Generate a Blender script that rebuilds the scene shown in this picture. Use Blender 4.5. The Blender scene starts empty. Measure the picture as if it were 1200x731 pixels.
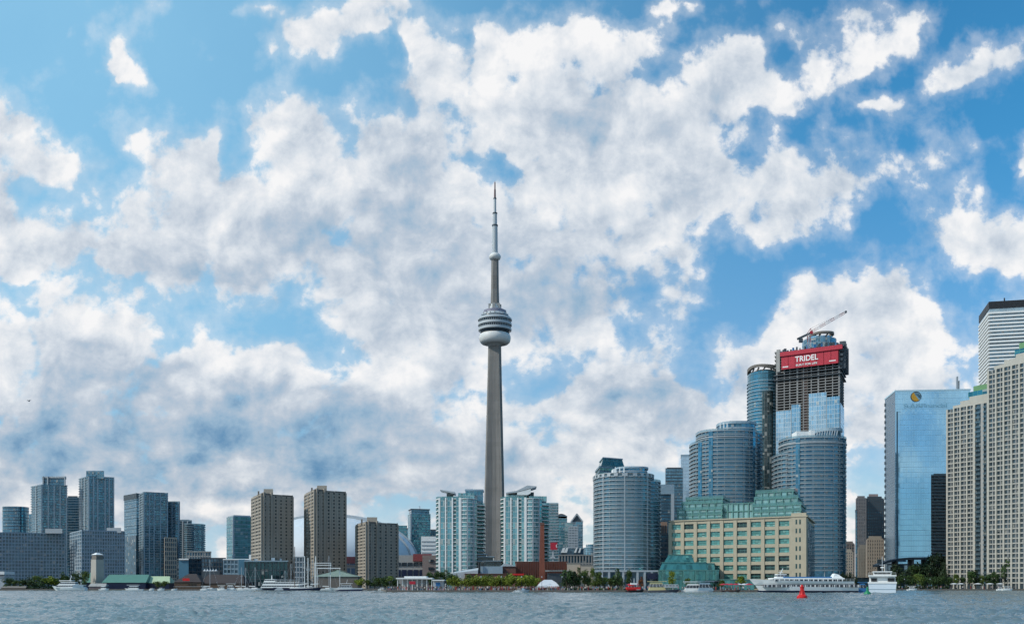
import bpy, bmesh, math, random
import numpy as np
from mathutils import Vector, Matrix, noise as mnoise

# ------------------------------------------------------------------ camera
S = bpy.context.scene
COL = S.collection
CAM_H = 2.6          # eye height above the lake, metres
FPX = 1200.0         # focal length in reference pixels (36 mm lens)
HZ = 685.5           # row of the horizon
cam_data = bpy.data.cameras.new('camera')
cam = bpy.data.objects.new('camera', cam_data)
COL.objects.link(cam)
cam.location = (0, 0, CAM_H)
cam.rotation_euler = (math.radians(90), 0, 0)
cam_data.lens = 36; cam_data.sensor_width = 36
cam_data.shift_y = (HZ - 365.3) / 1200.0
cam_data.clip_start = 0.5; cam_data.clip_end = 30000
S.camera = cam
S.view_settings.view_transform = 'Standard'
S.view_settings.look = 'None'
S.view_settings.gamma = 1
S.view_settings.use_curve_mapping = False
S.view_settings.exposure = 0.0
S.render.engine = 'CYCLES'
S.cycles.max_bounces = 5
S.cycles.diffuse_bounces = 2
S.cycles.glossy_bounces = 3
S.cycles.transmission_bounces = 3
S.cycles.transparent_max_bounces = 6
S.cycles.caustics_reflective = False
S.cycles.caustics_refractive = False
S.cycles.sample_clamp_indirect = 4.0

# ------------------------------------------------------------------ sun
SUN_EL = math.radians(40)
SUN_AZ = math.radians(-110)      # clockwise from +Y: the sun stands left, a little behind the camera
sun_dir = Vector((math.sin(SUN_AZ) * math.cos(SUN_EL), math.cos(SUN_AZ) * math.cos(SUN_EL), math.sin(SUN_EL)))
sd = bpy.data.lights.new('sun', 'SUN')
sd.energy = 3.2; sd.angle = math.radians(0.5); sd.color = (1.0, 0.93, 0.82)
sun = bpy.data.objects.new('sun', sd); COL.objects.link(sun)
sun.location = (-200, -100, 300)
sun.rotation_euler = sun_dir.to_track_quat('Z', 'Y').to_euler()

S.cycles.use_adaptive_sampling = True; S.cycles.adaptive_threshold = 0.02; S.cycles.adaptive_min_samples = 8
# ------------------------------------------------------------------ sky: Nishita blue with procedural cloud cover
GX = np.linspace(-20, 1220, 63)        # cloud map columns (west to east)
GY = np.linspace(705, -10, 39)         # cloud map rows (horizon upwards)
MX, MY = np.meshgrid(GX, GY)
def _poly(pts, soft=24.0):
    """soft-edged polygon mask on the cloud map"""
    p = np.array(pts, float); n = len(p)
    inside = np.zeros(MX.shape, bool); dist = np.full(MX.shape, 1e9)
    for i in range(n):
        x0, y0 = p[i]; x1, y1 = p[(i + 1) % n]
        c = ((y0 > MY) != (y1 > MY)) & (MX < (x1 - x0) * (MY - y0) / ((y1 - y0) or 1e-9) + x0)
        inside ^= c
        t = np.clip(((MX - x0) * (x1 - x0) + (MY - y0) * (y1 - y0)) / ((x1 - x0) ** 2 + (y1 - y0) ** 2 + 1e-9), 0, 1)
        dist = np.minimum(dist, np.hypot(MX - x0 - t * (x1 - x0), MY - y0 - t * (y1 - y0)))
    s = np.where(inside, dist, -dist)
    return np.clip(0.5 + s / (2 * soft), 0, 1)
def _ell(cx, cy, rx, ry, ang=0, soft=0.35):
    a = math.radians(ang); dx, dy = MX - cx, MY - cy
    u = (dx * math.cos(a) + dy * math.sin(a)) / rx; v = (-dx * math.sin(a) + dy * math.cos(a)) / ry
    r = np.hypot(u, v)
    return np.clip((1 + soft - r) / (2 * soft), 0, 1)
COV = np.full(MX.shape, 0.02)
def put(mask, val):
    global COV
    COV = COV * (1 - mask) + val * mask
# cloud bodies
put(_poly([(-60,80),(0,92),(28,122),(55,152),(100,172),(122,168),(122,135),(170,126),(205,148),(232,150),(236,128),(262,134),
           (276,158),(258,168),(262,200),(290,208),(318,215),(312,180),(282,150),(278,128),(298,104),(330,100),(350,118),(382,108),
           (400,106),(440,118),(450,96),(440,60),(470,50),(478,20),(520,45),(560,20),(640,4),(715,8),(760,30),(795,28),(780,62),(755,90),
           (800,120),(840,175),(880,185),(990,150),(1032,158),(1036,240),(990,265),(975,300),(920,290),(870,292),(845,285),(818,320),(812,370),
           (830,400),(800,430),(850,470),(850,560),(800,600),(700,640),(500,660),(420,640),(380,640),(330,610),(60,610),(-60,610)]), 0.78)
put(_poly([(806,410),(830,390),(870,382),(905,350),(905,318),(920,312),(955,330),(985,330),(1000,290),(1015,280),(1060,310),(1080,345),(1115,370),(1110,395),
           (1145,410),(1130,440),(1060,450),(1035,460),(1035,700),(850,700),(850,450),(820,430)]), 0.9)
put(_poly([(296,60),(300,45),(330,40),(345,20),(380,8),(430,0),(420,-30),(470,-30),(462,40),(440,60),(400,80),(360,90),(340,75)]), 0.85)
put(_ell(300,10,24,14), 0.6)
put(_ell(145,86,28,22,35), 0.95)
put(_ell(135,115,10,5), 0.45)
put(_ell(290,92,8,14), 0.5)
put(_ell(140,28,60,10,-25), 0.2)
put(_ell(800,8,22,18), 0.7)
put(_poly([(800,75),(830,62),(862,46),(892,48),(905,85),(895,100),(880,120),(850,140),(855,160),(825,170),(800,140),(780,100)]), 0.85)
put(_poly([(930,42),(955,25),(990,0),(1010,-20),(1025,0),(1020,40),(1050,20),(1080,15),(1082,30),(1060,60),(1030,70),(1015,90),(1000,110),(975,135),(950,120),(900,130),
           (893,115),(920,90),(945,75),(935,60)]), 0.82)
put(_ell(935,105,42,22,-20), 0.75)
put(_poly([(1080,85),(1095,70),(1140,52),(1165,60),(1185,45),(1215,58),(1180,75),(1150,95),(1115,112),(1090,100)]), 0.8)
put(_ell(1050,125,34,14,10), 0.6)
put(_ell(905,30,30,14,-30), 0.35)
put(_ell(1120,170,60,20,-10), 0.3)
put(_ell(1060,190,46,20,10), 0.5)
put(_ell(1000,60,40,40,0), 0.7)
put(_ell(1090,215,50,16,-10), 0.5)
put(_ell(1205,185,26,34), 0.85)
put(_poly([(1040,300),(1075,255),(1095,225),(1130,205),(1150,225),(1200,250),(1260,245),(1260,350),(1180,330),(1120,310),(1100,285),(1060,320)]), 0.86)
put(_ell(1022,292,22,13), 0.75)
put(_ell(1045,250,22,14), 0.7)
put(_ell(1180,420,60,30), 0.35)
# openings of blue
put(_ell(415,100,34,8,-12), 0.0)
put(_ell(455,60,16,32,15), 0.15)
put(_ell(540,45,10,18,20), 0.25)
put(_ell(405,100,30,12,0), 0.2)
put(_ell(470,130,10,10), 0.35)
put(_ell(275,180,24,24,10), 0.12)
put(_ell(300,215,10,22,-35), 0.35)
put(_ell(150,205,16,12), 0.4)
put(_poly([(18,228),(45,224),(110,250),(140,268),(95,262),(40,245)]), 0.2)
put(_poly([(-60,268),(10,262),(50,262),(75,285),(60,300),(95,310),(130,335),(170,345),(250,358),(300,350),(350,385),(355,400),(300,398),(240,398),(180,390),(150,375),(60,360),(-60,360)]), 0.22)
put(_ell(25,302,38,14,5), 0.75)
put(_ell(58,348,26,9,8), 0.6)
put(_ell(108,342,14,8), 0.5)
put(_poly([(320,335),(355,330),(372,350),(380,400),(420,418),(380,420),(340,395),(345,370)]), 0.3)
put(_ell(572,195,16,26,20), 0.30)
put(_ell(640,160,10,26,-8), 0.45)
put(_ell(555,262,18,8,-20), 0.36)
put(_ell(600,190,26,8,-10), 0.4)
put(_ell(705,98,14,6), 0.42)
put(_ell(665,245,8,12), 0.5)
put(_ell(415,428,25,9), 0.5)
put(_ell(612,505,60,12), 0.42)
put(_ell(660,525,35,10), 0.4)
put(_ell(733,390,8,16), 0.45)
put(_ell(700,430,14,8), 0.5)
put(_poly([(790,400),(815,370),(822,318),(850,296),(905,300),(900,350),(868,376),(835,388),(808,412),(842,432),(860,470),(830,476),(795,440)]), 0.12)
put(_poly([(990,262),(1040,235),(1055,260),(1045,300),(1015,282),(1000,284),(985,300),(960,315),(930,300)]), 0.15)
put(_poly([(800,500),(860,480),(860,560),(815,540),(800,520)]), 0.45)
put(_poly([(420,560),(560,590),(700,600),(700,700),(230,700),(240,600),(330,575)]), 0.62)
put(_ell(445,600,40,9,-5), 0.25)
put(_ell(250,610,26,20), 0.35)
put(_ell(20,585,60,22), 0.75)
put(_ell(820,520,40,18), 0.3)
put(_ell(1010,560,30,60), 0.55)
put(_ell(650,585,50,16), 0.7)
put(_poly([(1110,430),(1220,330),(1240,700),(1130,700)]), 0.42)
put(_poly([(1000,440),(1050,430),(1110,440),(1110,520),(1000,520)]), 0.8)

for a in [(95,205,26,14,30,.55),(180,175,20,12,0,.72),(240,215,26,10,20,.70),(120,330,50,8,8,.45),(330,160,14,10,0,.45),(350,195,22,8,10,.66),
          (500,60,16,10,0,.55),(520,200,14,26,15,.62),(600,140,30,12,0,.70),(760,70,20,14,-30,.55),(720,170,30,14,20,.70),(770,230,16,30,10,.66),(620,230,30,16,0,.66),
          (540,300,16,24,0,.62),(590,330,14,20,0,.55),(480,420,40,8,5,.62),(520,455,40,10,0,.60),(700,420,40,10,-5,.62),(640,460,30,8,0,.55),(760,400,22,20,0,.60),
          (20,330,80,10,4,.30),(60,575,90,10,0,.82),(180,605,60,10,0,.5),(310,615,60,14,0,.55),(820,255,20,12,0,.7),(880,150,40,10,-10,.40),(990,250,24,20,0,.55),
          (945,300,40,10,0,.2),(905,260,20,20,0,.72),(1110,240,30,10,-20,.7),(1000,480,24,20,0,.55),(1020,620,24,30,0,.70),(480,640,60,10,0,.7),(660,620,60,16,0,.7),
          (250,560,120,14,0,.9),(100,640,160,14,0,.7)]:
    put(_ell(*a[:5], soft=0.7), a[5])
SHD = np.full(MX.shape, 0.93)
def shp(mask, val):
    global SHD
    SHD = SHD * (1 - mask) + val * mask
for a in [(340,268,120,34,4,.72),(270,322,85,24,5,.60),(430,175,60,30,20,.74),(480,235,60,60,30,.62),(455,290,90,40,0,.66),(560,120,70,40,0,.86),
          (690,100,60,26,0,.80),(690,140,40,24,0,.76),(640,70,60,20,0,.92),(860,215,60,34,0,.84),(800,190,40,40,0,.80),(900,250,50,20,0,.83),
          (670,350,85,52,-10,.60),(730,300,60,40,0,.70),(600,290,50,40,0,.80),(540,330,60,50,0,.78),(470,370,60,40,0,.76),(780,290,30,50,0,.78),
          (10,215,30,40,0,.72),(60,200,30,20,10,.86),(140,440,120,30,4,.56),(30,440,80,20,0,.66),(330,460,110,24,5,.52),(200,500,280,36,2,.46),(60,500,100,26,0,.55),
          (180,548,170,22,0,.40),(330,520,120,32,0,.48),(380,545,80,26,0,.44),(430,500,60,40,0,.62),(560,545,90,24,0,.60),(470,590,90,26,0,.50),(740,462,90,24,0,.60),
          (690,500,60,18,0,.72),(640,560,40,20,0,.75),(760,430,40,14,0,.86),(200,395,110,12,4,1.0),(20,375,60,10,3,.95),(300,425,90,12,12,.98),(20,400,60,10,0,.82),
          (50,575,60,10,0,.9),(130,585,80,8,5,.85),(700,560,50,20,0,.97),(780,540,50,30,0,.88),(1000,400,60,50,0,.88),(1010,520,20,60,0,.85),(880,420,60,30,0,.92),
          (1120,90,26,8,0,.84),(1150,290,60,24,0,.86),(960,90,40,20,0,.90),(290,535,60,6,-3,.8),(280,556,70,4,0,.8),(260,580,100,10,0,.44),(220,600,60,20,0,.5),(360,590,60,16,0,.5),(60,592,100,14,3,1.0),(300,590,80,10,-4,.95),(140,430,120,12,4,.80),(660,640,80,20,0,.92),(430,640,90,20,0,.85),(20,620,70,20,0,.6)]:
    shp(_ell(*a[:5], soft=0.6), a[5])

def N(t, kind, **kw):
    n = t.nodes.new(kind)
    for k, v in kw.items():
        if k.startswith('i'):
            n.inputs[int(k[1:])].default_value = v
        else:
            setattr(n, k, v)
    return n
def M(t, op, a, b=None, c=None, clamp=False):
    n = t.nodes.new('ShaderNodeMath'); n.operation = op; n.use_clamp = clamp
    for i, v in enumerate((a, b, c)):
        if v is None: continue
        if isinstance(v, (int, float)): n.inputs[i].default_value = v
        else: t.links.new(v, n.inputs[i])
    return n.outputs[0]
def V(t, op, a, b=None, c=None):
    n = t.nodes.new('ShaderNodeVectorMath'); n.operation = op
    for i, v in enumerate((a, b, c)):
        if v is None: continue
        if isinstance(v, tuple): n.inputs[i].default_value = v
        else: t.links.new(v, n.inputs[i])
    return n.outputs['Value'] if op in ('DOT_PRODUCT', 'LENGTH') else n.outputs[0]
def XYZ(t, x, y, z=0.0):
    n = t.nodes.new('ShaderNodeCombineXYZ')
    for i, v in enumerate((x, y, z)):
        if isinstance(v, (int, float)): n.inputs[i].default_value = v
        else: t.links.new(v, n.inputs[i])
    return n.outputs[0]
def NOISE(t, vec, scale, detail=4, rough=0.5, dist=0.0, dim='3D', lac=2.0):
    n = t.nodes.new('ShaderNodeTexNoise'); n.noise_dimensions = dim
    t.links.new(vec, n.inputs['Vector'])
    n.inputs['Scale'].default_value = scale; n.inputs['Detail'].default_value = detail
    n.inputs['Roughness'].default_value = rough; n.inputs['Distortion'].default_value = dist
    n.inputs['Lacunarity'].default_value = lac
    return n.outputs[0]
def MIXC(t, f, a, b, blend='MIX'):
    n = t.nodes.new('ShaderNodeMix'); n.data_type = 'RGBA'; n.blend_type = blend
    for s, v in ((n.inputs[0], f), (n.inputs[6], a), (n.inputs[7], b)):
        if isinstance(v, (int, float)): s.default_value = v
        elif isinstance(v, tuple): s.default_value = v if len(v) == 4 else v + (1,)
        else: t.links.new(v, s)
    return n.outputs[2]
def MAPR(t, v, a, b, c=0.0, d=1.0, smooth=True):
    n = t.nodes.new('ShaderNodeMapRange'); n.interpolation_type = 'SMOOTHSTEP' if smooth else 'LINEAR'
    t.links.new(v, n.inputs[0])
    for i, x in enumerate((a, b, c, d)): n.inputs[i + 1].default_value = x
    return n.outputs[0]
def RAMP(t, f, stops, interp='LINEAR'):
    """a colour ramp wrapped in a small node group (filling a ramp inside a big tree is slow)"""
    g = bpy.data.node_groups.new('ramp', 'ShaderNodeTree')
    g.interface.new_socket('fac', in_out='INPUT', socket_type='NodeSocketFloat')
    g.interface.new_socket('color', in_out='OUTPUT', socket_type='NodeSocketColor')
    n = g.nodes.new('ShaderNodeValToRGB'); cr = n.color_ramp; cr.interpolation = interp
    while len(cr.elements) < len(stops): cr.elements.new(0.5)
    for e, (p, c) in zip(cr.elements, stops):
        e.position = p; e.color = tuple(c) + (1,) if len(c) == 3 else tuple(c)
    gi = g.nodes.new('NodeGroupInput'); go = g.nodes.new('NodeGroupOutput')
    g.links.new(gi.outputs[0], n.inputs[0]); g.links.new(n.outputs[0], go.inputs[0])
    w = t.nodes.new('ShaderNodeGroup'); w.node_tree = g
    if f is not None: t.links.new(f, w.inputs[0])
    return w.outputs[0]
def lin(r, g, b):
    f = lambda c: (c / 255) / 12.92 if c / 255 <= 0.04045 else ((c / 255 + 0.055) / 1.055) ** 2.4
    return (f(r), f(g), f(b))

world = bpy.data.worlds.new('World'); world.use_nodes = True
W = world.node_tree; W.nodes.clear()
sky = W.nodes.new('ShaderNodeTexSky'); sky.sky_type = 'NISHITA'; sky.sun_disc = False
sky.sun_elevation = SUN_EL; sky.sun_rotation = SUN_AZ; sky.altitude = 80
sky.air_density = 1.0; sky.dust_density = 0.6; sky.ozone_density = 1.0
tc = W.nodes.new('ShaderNodeTexCoord')
sep = W.nodes.new('ShaderNodeSeparateXYZ'); W.links.new(tc.outputs['Generated'], sep.inputs[0])
dx, dy, dz = sep.outputs
ay = M(W, 'MAXIMUM', M(W, 'ABSOLUTE', dy), 0.12)
u = M(W, 'DIVIDE', dx, ay); v = M(W, 'DIVIDE', M(W, 'MAXIMUM', dz, 0.0), ay)
# finer, flatter cloud detail towards the horizon
vv = M(W, 'POWER', M(W, 'ADD', v, 0.02), 0.75)
cp = XYZ(W, u, vv, M(W, 'MULTIPLY', dy, 0.35))
w1 = W.nodes.new('ShaderNodeTexNoise'); w1.noise_dimensions = '3D'; W.links.new(cp, w1.inputs['Vector'])
w1.inputs['Scale'].default_value = 11; w1.inputs['Detail'].default_value = 5; w1.inputs['Roughness'].default_value = 0.6
warp = V(W, 'MULTIPLY', V(W, 'SUBTRACT', w1.outputs['Color'], (0.5, 0.5, 0.5)), (0.085, 0.055, 0))
uv2 = V(W, 'ADD', XYZ(W, u, v), warp)
s2 = W.nodes.new('ShaderNodeSeparateXYZ'); W.links.new(uv2, s2.inputs[0])
nc, nr = len(GX), len(GY)
px0, dpx = GX[0], GX[1] - GX[0]; py0, dpy = GY[0], GY[0] - GY[1]
colf = M(W, 'MULTIPLY_ADD', s2.outputs[0], FPX / dpx, (600 - px0) / dpx)
rowf = M(W, 'MULTIPLY_ADD', s2.outputs[1], FPX / dpy, (py0 - HZ) / dpy, )
rowf = M(W, 'MINIMUM', M(W, 'MAXIMUM', rowf, 0.0), nr - 1.001)
fl = M(W, 'DIVIDE', colf, 31.0, clamp=True); fr = M(W, 'DIVIDE', M(W, 'SUBTRACT', colf, 31.0), 31.0, clamp=True)
isr = M(W, 'GREATER_THAN', colf, 31.0)
rvec = XYZ(W, rowf, rowf, rowf)
def map_sum(A, weights):
    tot = None
    for g in range(0, nr, 3):
        cols = []
        for half, fac in ((0, fl), (31, fr)):
            st = [(i / 31.0, tuple(float(A[min(g + k, nr - 1), half + i]) for k in range(3))) for i in range(32)]
            cols.append(RAMP(W, fac, st))
        c = MIXC(W, isr, cols[0], cols[1])
        d = V(W, 'DOT_PRODUCT', c, weights[g // 3])
        tot = d if tot is None else M(W, 'ADD', tot, d)
    return tot
wts = []
for g in range(0, nr, 3):
    a = V(W, 'ABSOLUTE', V(W, 'SUBTRACT', rvec, (float(g), g + 1.0, g + 2.0)))
    wts.append(V(W, 'MAXIMUM', V(W, 'SUBTRACT', (1.0, 1.0, 1.0), a), (0.0, 0.0, 0.0)))
cov = map_sum(COV, wts); shd = map_sum(SHD, wts)
# billows, puffs and wisps
n1 = NOISE(W, cp, 8.0, 9, 0.60, 0.15)
n2 = NOISE(W, V(W, 'ADD', cp, (3.1, 1.7, 0.4)), 27.0, 6, 0.64, 0.2)
vor = W.nodes.new('ShaderNodeTexVoronoi'); vor.feature = 'SMOOTH_F1'; vor.voronoi_dimensions = '3D'
vor.inputs['Scale'].default_value = 26; vor.inputs['Smoothness'].default_value = 0.6
vor.inputs['Detail'].default_value = 2.0; vor.inputs['Roughness'].default_value = 0.55
W.links.new(V(W, 'ADD', cp, V(W, 'MULTIPLY', V(W, 'SUBTRACT', w1.outputs['Color'], (0.5, 0.5, 0.5)), (0.05, 0.05, 0))), vor.inputs['Vector'])
puff = M(W, 'SUBTRACT', 0.45, vor.outputs['Distance'])
dens = M(W, 'ADD', cov, M(W, 'MULTIPLY', M(W, 'SUBTRACT', n1, 0.5), 1.75))
dens = M(W, 'ADD', dens, M(W, 'MULTIPLY', M(W, 'SUBTRACT', n2, 0.5), 0.85))
dens = M(W, 'ADD', dens, M(W, 'MULTIPLY', puff, 0.42))
alpha = M(W, 'MAXIMUM', MAPR(W, dens, 0.19, 0.50), MAPR(W, dens, -0.10, 0.42, 0.0, 0.34))
# the same field a little towards the sun: lit flanks and shaded bellies
e1 = NOISE(W, cp, 7.0, 3, 0.5, 0.2); e2 = NOISE(W, V(W, 'ADD', cp, (-0.022, 0.026, 0.0)), 7.0, 3, 0.5, 0.2)
e3 = NOISE(W, V(W, 'ADD', cp, (5.0, 0.7, 0.0)), 20.0, 6, 0.62, 0.2); e4 = NOISE(W, V(W, 'ADD', cp, (5.0 - 0.009, 0.7 + 0.012, 0.0)), 20.0, 6, 0.62, 0.2)
emb = M(W, 'ADD', M(W, 'MULTIPLY', M(W, 'SUBTRACT', e1, e2), 0.85), M(W, 'MULTIPLY', M(W, 'SUBTRACT', e3, e4), 0.75))
lum = M(W, 'ADD', MAPR(W, shd, 0.25, 1.0, 0.36, 1.03, False), emb)
lum = M(W, 'SUBTRACT', lum, MAPR(W, dens, 0.65, 1.25, 0.0, 0.17))
lum = M(W, 'ADD', lum, MAPR(W, dens, 0.25, 0.70, 0.06, 0.0))
lum = M(W, 'ADD', lum, M(W, 'MULTIPLY', puff, 0.28))
stk = NOISE(W, V(W, 'MULTIPLY', cp, (2.6, 8.5, 2.0)), 1.0, 4, 0.5, 0.8)
lum = M(W, 'ADD', lum, M(W, 'MULTIPLY', M(W, 'SUBTRACT', stk, 0.5), MAPR(W, v, 0.10, 0.40, 0.55, 0.0)))
ccol = RAMP(W, lum, [(0.0, lin(82, 128, 170)), (0.22, lin(106, 150, 188)), (0.42, lin(152, 183, 209)), (0.62, lin(190, 203, 218)), (0.80, lin(222, 229, 237)), (1.0, lin(250, 250, 251))])
# low clouds seen through more air are slightly cream
low = MAPR(W, v, 0.0, 0.22, 0.55, 0.0)
ccol = MIXC(W, low, ccol, MIXC(W, 1.0, ccol, (1.0, 0.955, 0.90, 1), 'MULTIPLY'))
SKY_GAIN = 0.10
CLOUD_GAIN = 0.97
tint = MIXC(W, MAPR(W, v, 0.02, 0.50), (0.92, 1.06, 1.22), (0.38, 1.25, 1.56))
skyc = V(W, 'MULTIPLY', V(W, 'MULTIPLY', sky.outputs[0], tint), (SKY_GAIN,) * 3)
# thin high veil towards the sun, pale air along the horizon
veil = M(W, 'MULTIPLY', MAPR(W, u, 0.42, -0.48, 0.0, 0.80), M(W, 'ADD', 0.86, M(W, 'MULTIPLY', n1, 0.2)))
skyc = MIXC(W, veil, skyc, lin(150, 206, 238))
skyc = MIXC(W, MAPR(W, v, 0.0, 0.10, 0.6, 0.0), skyc, lin(196, 214, 226))
cl = V(W, 'MULTIPLY', ccol, (CLOUD_GAIN / 0.10 * 0.1,) * 3)
mixed = MIXC(W, alpha, skyc, cl)
mixed = V(W, 'MULTIPLY', mixed, (10.0, 10.0, 10.0))
bg = W.nodes.new('ShaderNodeBackground'); bg.inputs['Strength'].default_value = 0.1
W.links.new(mixed, bg.inputs[0])
wo = W.nodes.new('ShaderNodeOutputWorld'); W.links.new(bg.outputs[0], wo.inputs[0])

world.cycles.sampling_method = 'MANUAL'; world.cycles.sample_map_resolution = 256
S.world = world
# ------------------------------------------------------------------ helpers
ZG = 0.7                                  # quay level above the lake
def X(px, Y): return (px - 600.0) / FPX * Y
def Zp(py, Y): return CAM_H + (HZ - py) / FPX * Y
R = random.Random(7)

class MB:
    def __init__(s): s.v = []; s.f = []; s.uv = []; s.mi = []
    def face(s, pts, uvs=None, mi=0):
        i = len(s.v); s.v += [tuple(p) for p in pts]; s.f.append(tuple(range(i, i + len(pts))))
        s.uv.append(uvs or [(0.0, 0.0)] * len(pts)); s.mi.append(mi)
    def prism(s, fp, z0, z1, mi=0, cap=None, bottom=True, fp2=None, u0=0.0):
        """extruded footprint (counter-clockwise), wall UVs in metres"""
        fp2 = fp2 or fp; n = len(fp); u = u0; cap = mi if cap is None else cap
        for i in range(n):
            a, b = fp[i], fp[(i + 1) % n]; a2, b2 = fp2[i], fp2[(i + 1) % n]
            L = math.hypot(b[0] - a[0], b[1] - a[1])
            s.face([(a[0], a[1], z0), (b[0], b[1], z0), (b2[0], b2[1], z1), (a2[0], a2[1], z1)],
                   [(u, z0), (u + L, z0), (u + L, z1), (u, z1)], mi)
            u += L
        s.face([(p[0], p[1], z1) for p in fp2], None, cap)
        if bottom: s.face([(p[0], p[1], z0) for p in reversed(fp)], None, cap)
        return s
    def box(s, x0, x1, y0, y1, z0, z1, mi=0):
        return s.prism([(x0, y0), (x1, y0), (x1, y1), (x0, y1)], z0, z1, mi)
    def beam(s, a, b, w, h=None, mi=0, n=4):
        """straight bar from a to b"""
        h = h or w; a, b = Vector(a), Vector(b); d = (b - a)
        if d.length < 1e-6: return s
        d.normalize(); up = Vector((0, 0, 1)) if abs(d.z) < 0.95 else Vector((0, 1, 0))
        sx = d.cross(up).normalized(); sy = sx.cross(d)
        if n == 4: off = [sx * (w / 2) * i + sy * (h / 2) * j for i, j in ((-1, -1), (1, -1), (1, 1), (-1, 1))]
        else: off = [sx * (w / 2) * math.cos(2 * math.pi * k / n) + sy * (h / 2) * math.sin(2 * math.pi * k / n) for k in range(n)]
        A = [a + o for o in off]; B = [b + o for o in off]; m = len(off)
        for i in range(m):
            j = (i + 1) % m; s.face([A[i], A[j], B[j], B[i]], None, mi)
        s.face(list(reversed(A)), None, mi); s.face(B, None, mi)
        return s
    def lathe(s, prof, cx=0.0, cy=0.0, n=40, mi=0, sx=1.0, sy=1.0):
        ring = lambda r, z: [(cx + r * sx * math.cos(2 * math.pi * k / n), cy + r * sy * math.sin(2 * math.pi * k / n), z) for k in range(n)]
        for (r0, z0), (r1, z1) in zip(prof, prof[1:]):
            A, B = ring(r0, z0), ring(r1, z1)
            for k in range(n):
                j = (k + 1) % n
                u0, u1 = k * 2 * math.pi * max(r0, r1) / n, (k + 1) * 2 * math.pi * max(r0, r1) / n
                if r0 < 1e-4: s.face([A[k], B[j], B[k]], None, mi)
                elif r1 < 1e-4: s.face([A[k], A[j], B[k]], None, mi)
                else: s.face([A[k], A[j], B[j], B[k]], [(u0, z0), (u1, z0), (u1, z1), (u0, z1)], mi)
        return s
    def loft(s, secs, mi=0, caps=True):
        n = len(secs[0])
        for A, B in zip(secs, secs[1:]):
            for k in range(n):
                j = (k + 1) % n; s.face([A[k], A[j], B[j], B[k]], None, mi)
        if caps:
            s.face(list(reversed(secs[0])), None, mi); s.face(secs[-1], None, mi)
        return s
    def mesh(s, name, mats, org=(0, 0, 0), smooth=False):
        me = bpy.data.meshes.new(name); o = Vector(org)
        me.from_pydata([(p[0] - o.x, p[1] - o.y, p[2] - o.z) for p in s.v], [], s.f)
        uvl = me.uv_layers.new(name='uv'); flat = [c for f in s.uv for p in f for c in p]
        uvl.data.foreach_set('uv', flat)
        for m in (mats if isinstance(mats, (list, tuple)) else [mats]): me.materials.append(m)
        me.polygons.foreach_set('material_index', s.mi)
        if smooth:
            bm = bmesh.new(); bm.from_mesh(me); bmesh.ops.remove_doubles(bm, verts=bm.verts, dist=0.001)
            for f in bm.faces: f.smooth = True
            for e in bm.edges:
                if len(e.link_faces) == 2 and e.calc_face_angle(0) > math.radians(40): e.smooth = False
            bm.to_mesh(me); bm.free()
        return me
    def obj(s, name, mats, parent=None, smooth=False, org=None):
        org = org if org is not None else (parent_org(parent) if parent else (0, 0, 0))
        o = bpy.data.objects.new(name, s.mesh(name, mats, org, smooth)); COL.objects.link(o)
        if parent: o.parent = parent
        elif org is not None: o.location = org
        return o
def parent_org(p):
    v = Vector((0, 0, 0))
    while p: v += p.location; p = p.parent
    return v
def thing(name, label, cat, loc=(0, 0, 0), group=None):
    o = bpy.data.objects.new(name, None); COL.objects.link(o); o.location = loc
    o.empty_display_size = 1.0
    o['label'] = label; o['category'] = cat
    if group: o['group'] = group
    return o
def tag(o, label, cat, group=None):
    o['label'] = label; o['category'] = cat
    if group: o['group'] = group
    return o
def struct(o, kind='structure'):
    o['kind'] = kind; return o
def share(o, dz=0.0, dx=0.0, dy=0.0):
    """another child sharing the mesh of o, moved"""
    c = o.copy(); COL.objects.link(c); c.parent = o.parent
    c.location = o.location + Vector((dx, dy, dz)); return c
def copy_tree(o, loc=None, parent=None, label=None, rotz=None, scale=None):
    c = o.copy(); COL.objects.link(c); c.parent = parent
    if loc is not None: c.location = loc
    if rotz is not None: c.rotation_euler = (0, 0, rotz)
    if scale is not None: c.scale = (scale,) * 3 if isinstance(scale, (int, float)) else scale
    if label: c['label'] = label
    for ch in o.children: copy_tree(ch, parent=c)
    return c

# ------------------------------------------------------------------ materials
def newmat(name):
    m = bpy.data.materials.new(name); m.use_nodes = True; t = m.node_tree
    b = t.nodes['Principled BSDF']; return m, t, b
def plain(name, col, rough=0.6, metal=0.0, var=0.12, scale=0.4, streak=True, spec=0.4):
    """painted or cast surface with soft stains"""
    m, t, b = newmat(name)
    tcn = t.nodes.new('ShaderNodeTexCoord')
    p = tcn.outputs['Object']
    n1 = NOISE(t, p, scale, 5, 0.6)
    n2 = NOISE(t, V(t, 'MULTIPLY', p, (1.0, 1.0, 0.12 if streak else 1.0)), scale * 3.0, 4, 0.6)
    f = M(t, 'MULTIPLY_ADD', M(t, 'ADD', n1, n2), var * 2.0, 1.0 - var * 2.0)
    c = V(t, 'MULTIPLY', XYZ(t, *col), XYZ(t, f, f, f))
    t.links.new(c, b.inputs['Base Color'])
    b.inputs['Roughness'].default_value = rough; b.inputs['Metallic'].default_value = metal
    b.inputs['Specular IOR Level'].default_value = spec
    return m
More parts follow.
